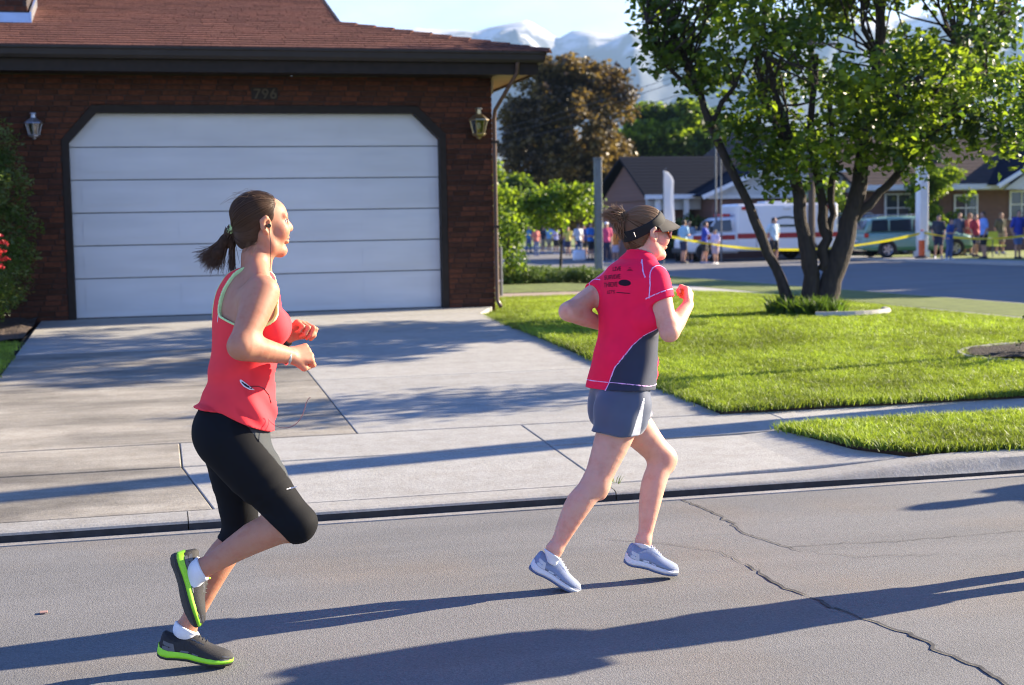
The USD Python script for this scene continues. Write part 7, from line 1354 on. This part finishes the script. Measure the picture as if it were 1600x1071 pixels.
spectator((23.576, 84.956, -0.351), -60, 1.65, cc_('dark', (0.03, 0.03, 0.05)), KHAK, 'spectator in a dark top second from the left of the crowd, under the small trees', seed=2)
spectator((23.280, 80.894, -0.333), -80, 1.65, cc_('lavender', (0.36, 0.38, 0.62)), BLK, 'spectator in a pale lavender top and dark shorts near the thin tree stems', pose='phone', seed=3)
spectator((22.268, 74.947, -0.306), -100, 1.6, cc_('yellow', (0.55, 0.48, 0.1)), NAVY, 'spectator in a faded yellow top left of the one in white', seed=4, pose='hips')
spectator((21.061, 69.050, -0.279), -80, 1.72, cc_('white', (0.72, 0.74, 0.8)), JEAN, 'spectator in a white top among the far left crowd', seed=5)
spectator((19.856, 63.150, -0.253), -60, 1.75, cc_('royal', (0.03, 0.17, 0.55)), BLK, 'spectator in a bright blue shirt and black shorts left of the steel post', pose='clap', seed=7)
spectator((19.023, 58.193, -0.230), -90, 1.74, cc_('pink', (0.62, 0.06, 0.16)), (NAVY[0], "long"), 'spectator in pink shirt, dark trousers and white cap beside the steel post', seed=8, cap=cc_('capwhite', (.75, .75, .78)))
spectator((19.716, 59.048, -0.234), -120, 1.45, cc_('orange', (0.62, 0.24, 0.04)), (cc_("palegrey", (.40, .42, .55)), "short"), 'child in an orange top beside the spectator in pink', seed=9)
spectator((21.154, 54.555, -0.214), 20, 1.76, cc_('sky', (0.28, 0.5, 0.66)), NAVY, 'spectator in a light blue shirt right behind the visor of the runner in pink', pose='phone', seed=10)
spectator((21.617, 53.401, -0.209), -30, 1.66, cc_('cobalt', (0.02, 0.05, 0.36)), BLK, 'spectator in a cobalt shirt bending towards the yellow tape', pose='lean', seed=11)
spectator((21.656, 52.356, -0.204), -150, 1.35, cc_('lilac', (0.5, 0.46, 0.7)), (cc_("pinkgrey", (.42, .32, .36)), "short"), 'child in a pale lilac top in front of the ambulance bonnet', seed=12)
spectator((23.472, 50.856, -0.197), -75, 1.78, cc_('aqua', (0.52, 0.66, 0.72)), BLK, 'spectator in pale aqua top and black shorts between tree trunks', pose='hips', seed=13)
spectator((29.692, 49.259, -0.090), -120, 1.66, cc_('charcoal', (0.03, 0.035, 0.05)), NAVY, 'spectator in charcoal at the nose of the pale green car', seed=14)
spectator((28.459, 46.467, -0.078), -60, 1.5, cc_('deepblue', (0.03, 0.08, 0.28)), JEAN, 'short spectator in deep blue in front of the one in charcoal', seed=15, pose='clap')
spectator((32.131, 51.742, -0.101), -90, 1.74, cc_('slate', (0.06, 0.08, 0.16)), BLK, 'spectator in a slate shirt behind the dark pushchair', seed=16)
spectator((32.514, 51.644, -0.101), -60, 1.72, cc_('rust', (0.36, 0.07, 0.05)), KHAK, 'spectator in a rust red shirt left of the one in light blue', seed=17, pose='clap', hair=(.16, .07, .03))
spectator((30.268, 47.042, -0.080), 170, 1.74, cc_('cornflower', (0.2, 0.34, 0.72)), BLK, 'spectator in a cornflower blue shirt and black shorts, back half turned', seed=19)
spectator((34.931, 53.097, -0.107), -90, 1.72, cc_('olive', (0.1, 0.09, 0.06)), KHAK, 'spectator in dark olive behind the lime green chair', seed=20, hair=(.20, .12, .06))
spectator((30.909, 45.843, -0.075), -100, 1.76, cc_('ultramarine', (0.02, 0.04, 0.3)), (cc_("bluejean", (.10, .15, .30)), "short"), 'spectator in an ultramarine shirt and blue shorts at the far right edge', seed=22)
spectator((21.080, 77.323, -0.316), -80, 1.6, cc_('coraltop', (.55, .16, .12)), JEAN, 'spectator in a coral top between the first two at the far left', seed=41)
spectator((24.506, 86.783, -0.359), -95, 1.72, cc_('skyt', (.22, .42, .60)), KHAK, 'spectator in a sky blue top partly behind the thin tree stem', seed=42, pose='hips')
spectator((24.776, 84.647, -0.349), -70, 1.68, cc_('maroon', (.20, .03, .05)), JEAN, 'spectator in a maroon top behind the one in faded yellow', seed=43)
spectator((21.938, 70.891, -0.288), -110, 1.70, cc_('indigo', (.08, .09, .30)), BLK, 'spectator in an indigo top behind the one in bright blue', seed=44, pose='phone')
spectator((21.368, 66.899, -0.270), -85, 1.66, cc_('wine', (.28, .03, .08)), (NAVY[0], 'long'), 'spectator in a wine red top mostly behind the steel post', seed=46)
spectator((22.148, 56.369, -0.222), -140, 1.70, cc_('steel', (.16, .22, .30)), BLK, 'spectator in a steel grey top just right of the one in light blue', seed=47)
spectator((31.663, 49.792, -0.093), -80, 1.68, cc_('crimson', (.40, .03, .05)), NAVY, 'spectator in crimson between the rust shirt and the cornflower shirt', seed=49)
def crate_bag(p, label, m, w=.5, d=.3, h=.4):
    t = thing('bag', label, 'bag', p); part(t, 'body', BB(p[0]-w/2, p[0]+w/2, p[1]-d/2, p[1]+d/2, p[2], p[2]+h, .08), m, smooth=40); part(t, 'handle', tube([p + V(-w*.2, 0, h), p + V(-w*.15, 0, h+.12), p + V(w*.15, 0, h+.12), p + V(w*.2, 0, h)], .014, 5), m)
crate_bag(V((19.334, 63.286, -0.253)), 'white carrier bag on the ground among the spectators', cc_('white', (.75, .75, .75)), .6, .3, .5)
# folding table at the right
p = V((32.256, 48.597, -0.087)); tb_ = thing('folding_table', 'white topped folding table beside the spectators at the right', 'table', p); part(tb_, 'tabletop', BB(p[0]-.9, p[0]+.9, p[1]-.38, p[1]+.38, p[2]+.70, p[2]+.74, .01), M_wpaint)
for sx in (-.8, .8):
    for sy in (-.3, .3): part(tb_, 'leg', tube([p + [sx, sy, 0], p + [sx, sy, .70]], .018, 6), M_steel)
ch = V((32.448, 49.583, -0.092)); fc = thing('camp_chair', 'lime green folding camp chair beside the white topped table', 'chair', ch); lime = cc_('lime', (.42, .50, .06)); part(fc, 'seat', BB(ch[0]-.28, ch[0]+.28, ch[1]-.26, ch[1]+.26, ch[2]+.40, ch[2]+.44, .015), lime); part(fc, 'backrest', prism([(ch[1]+.24, ch[2]+.44), (ch[1]+.27, ch[2]+.44), (ch[1]+.36, ch[2]+.98), (ch[1]+.33, ch[2]+.98)], 'x', ch[0]-.28, ch[0]+.28), lime)
for sx in (-.27, .27):
    for sy in (-.25, .25): part(fc, 'leg', tube([ch + [sx, sy, 0], ch + [sx, -sy*.6, .42]], .013, 6), M_clad)
# ---- outside the picture at the right: two more runners and a tree whose shadows fall across the street
s2 = V(SUN[0], SUN[1], 0)/math.hypot(SUN[0], SUN[1]); foot = V((0.122, 5.010, 0.012))*[1, 1, 0]
q = V((3.555, 5.197, 0.000)) + s2*.80; spectator(q, 8, 1.72, cc_('teal', (.04, .25, .28)), BLK, 'runner just outside the right edge, long shadow falling across the road', pose='clap', seed=31, group='people outside the picture')
q = V((4.064, 6.710, 0.000)) + s2*4.45; spectator(q, 8, 1.74, cc_('grey', (.25, .26, .28)), NAVY, 'runner farther outside the right edge, nearer the kerb', pose='clap', seed=33, group='people outside the picture')
q = V((6.255, 9.174, 0.160)) + s2*3.0; q[2] = .12
small_tree('verge_tree', 'tall tree with a bare trunk outside the right edge of the picture', q, 9, q + V(0, 0, 7.6), (2.2, 2.0, 1.7), 90, .12, [M_leaf, M_leaf_d], 78, per=50, trunk_r=.20)
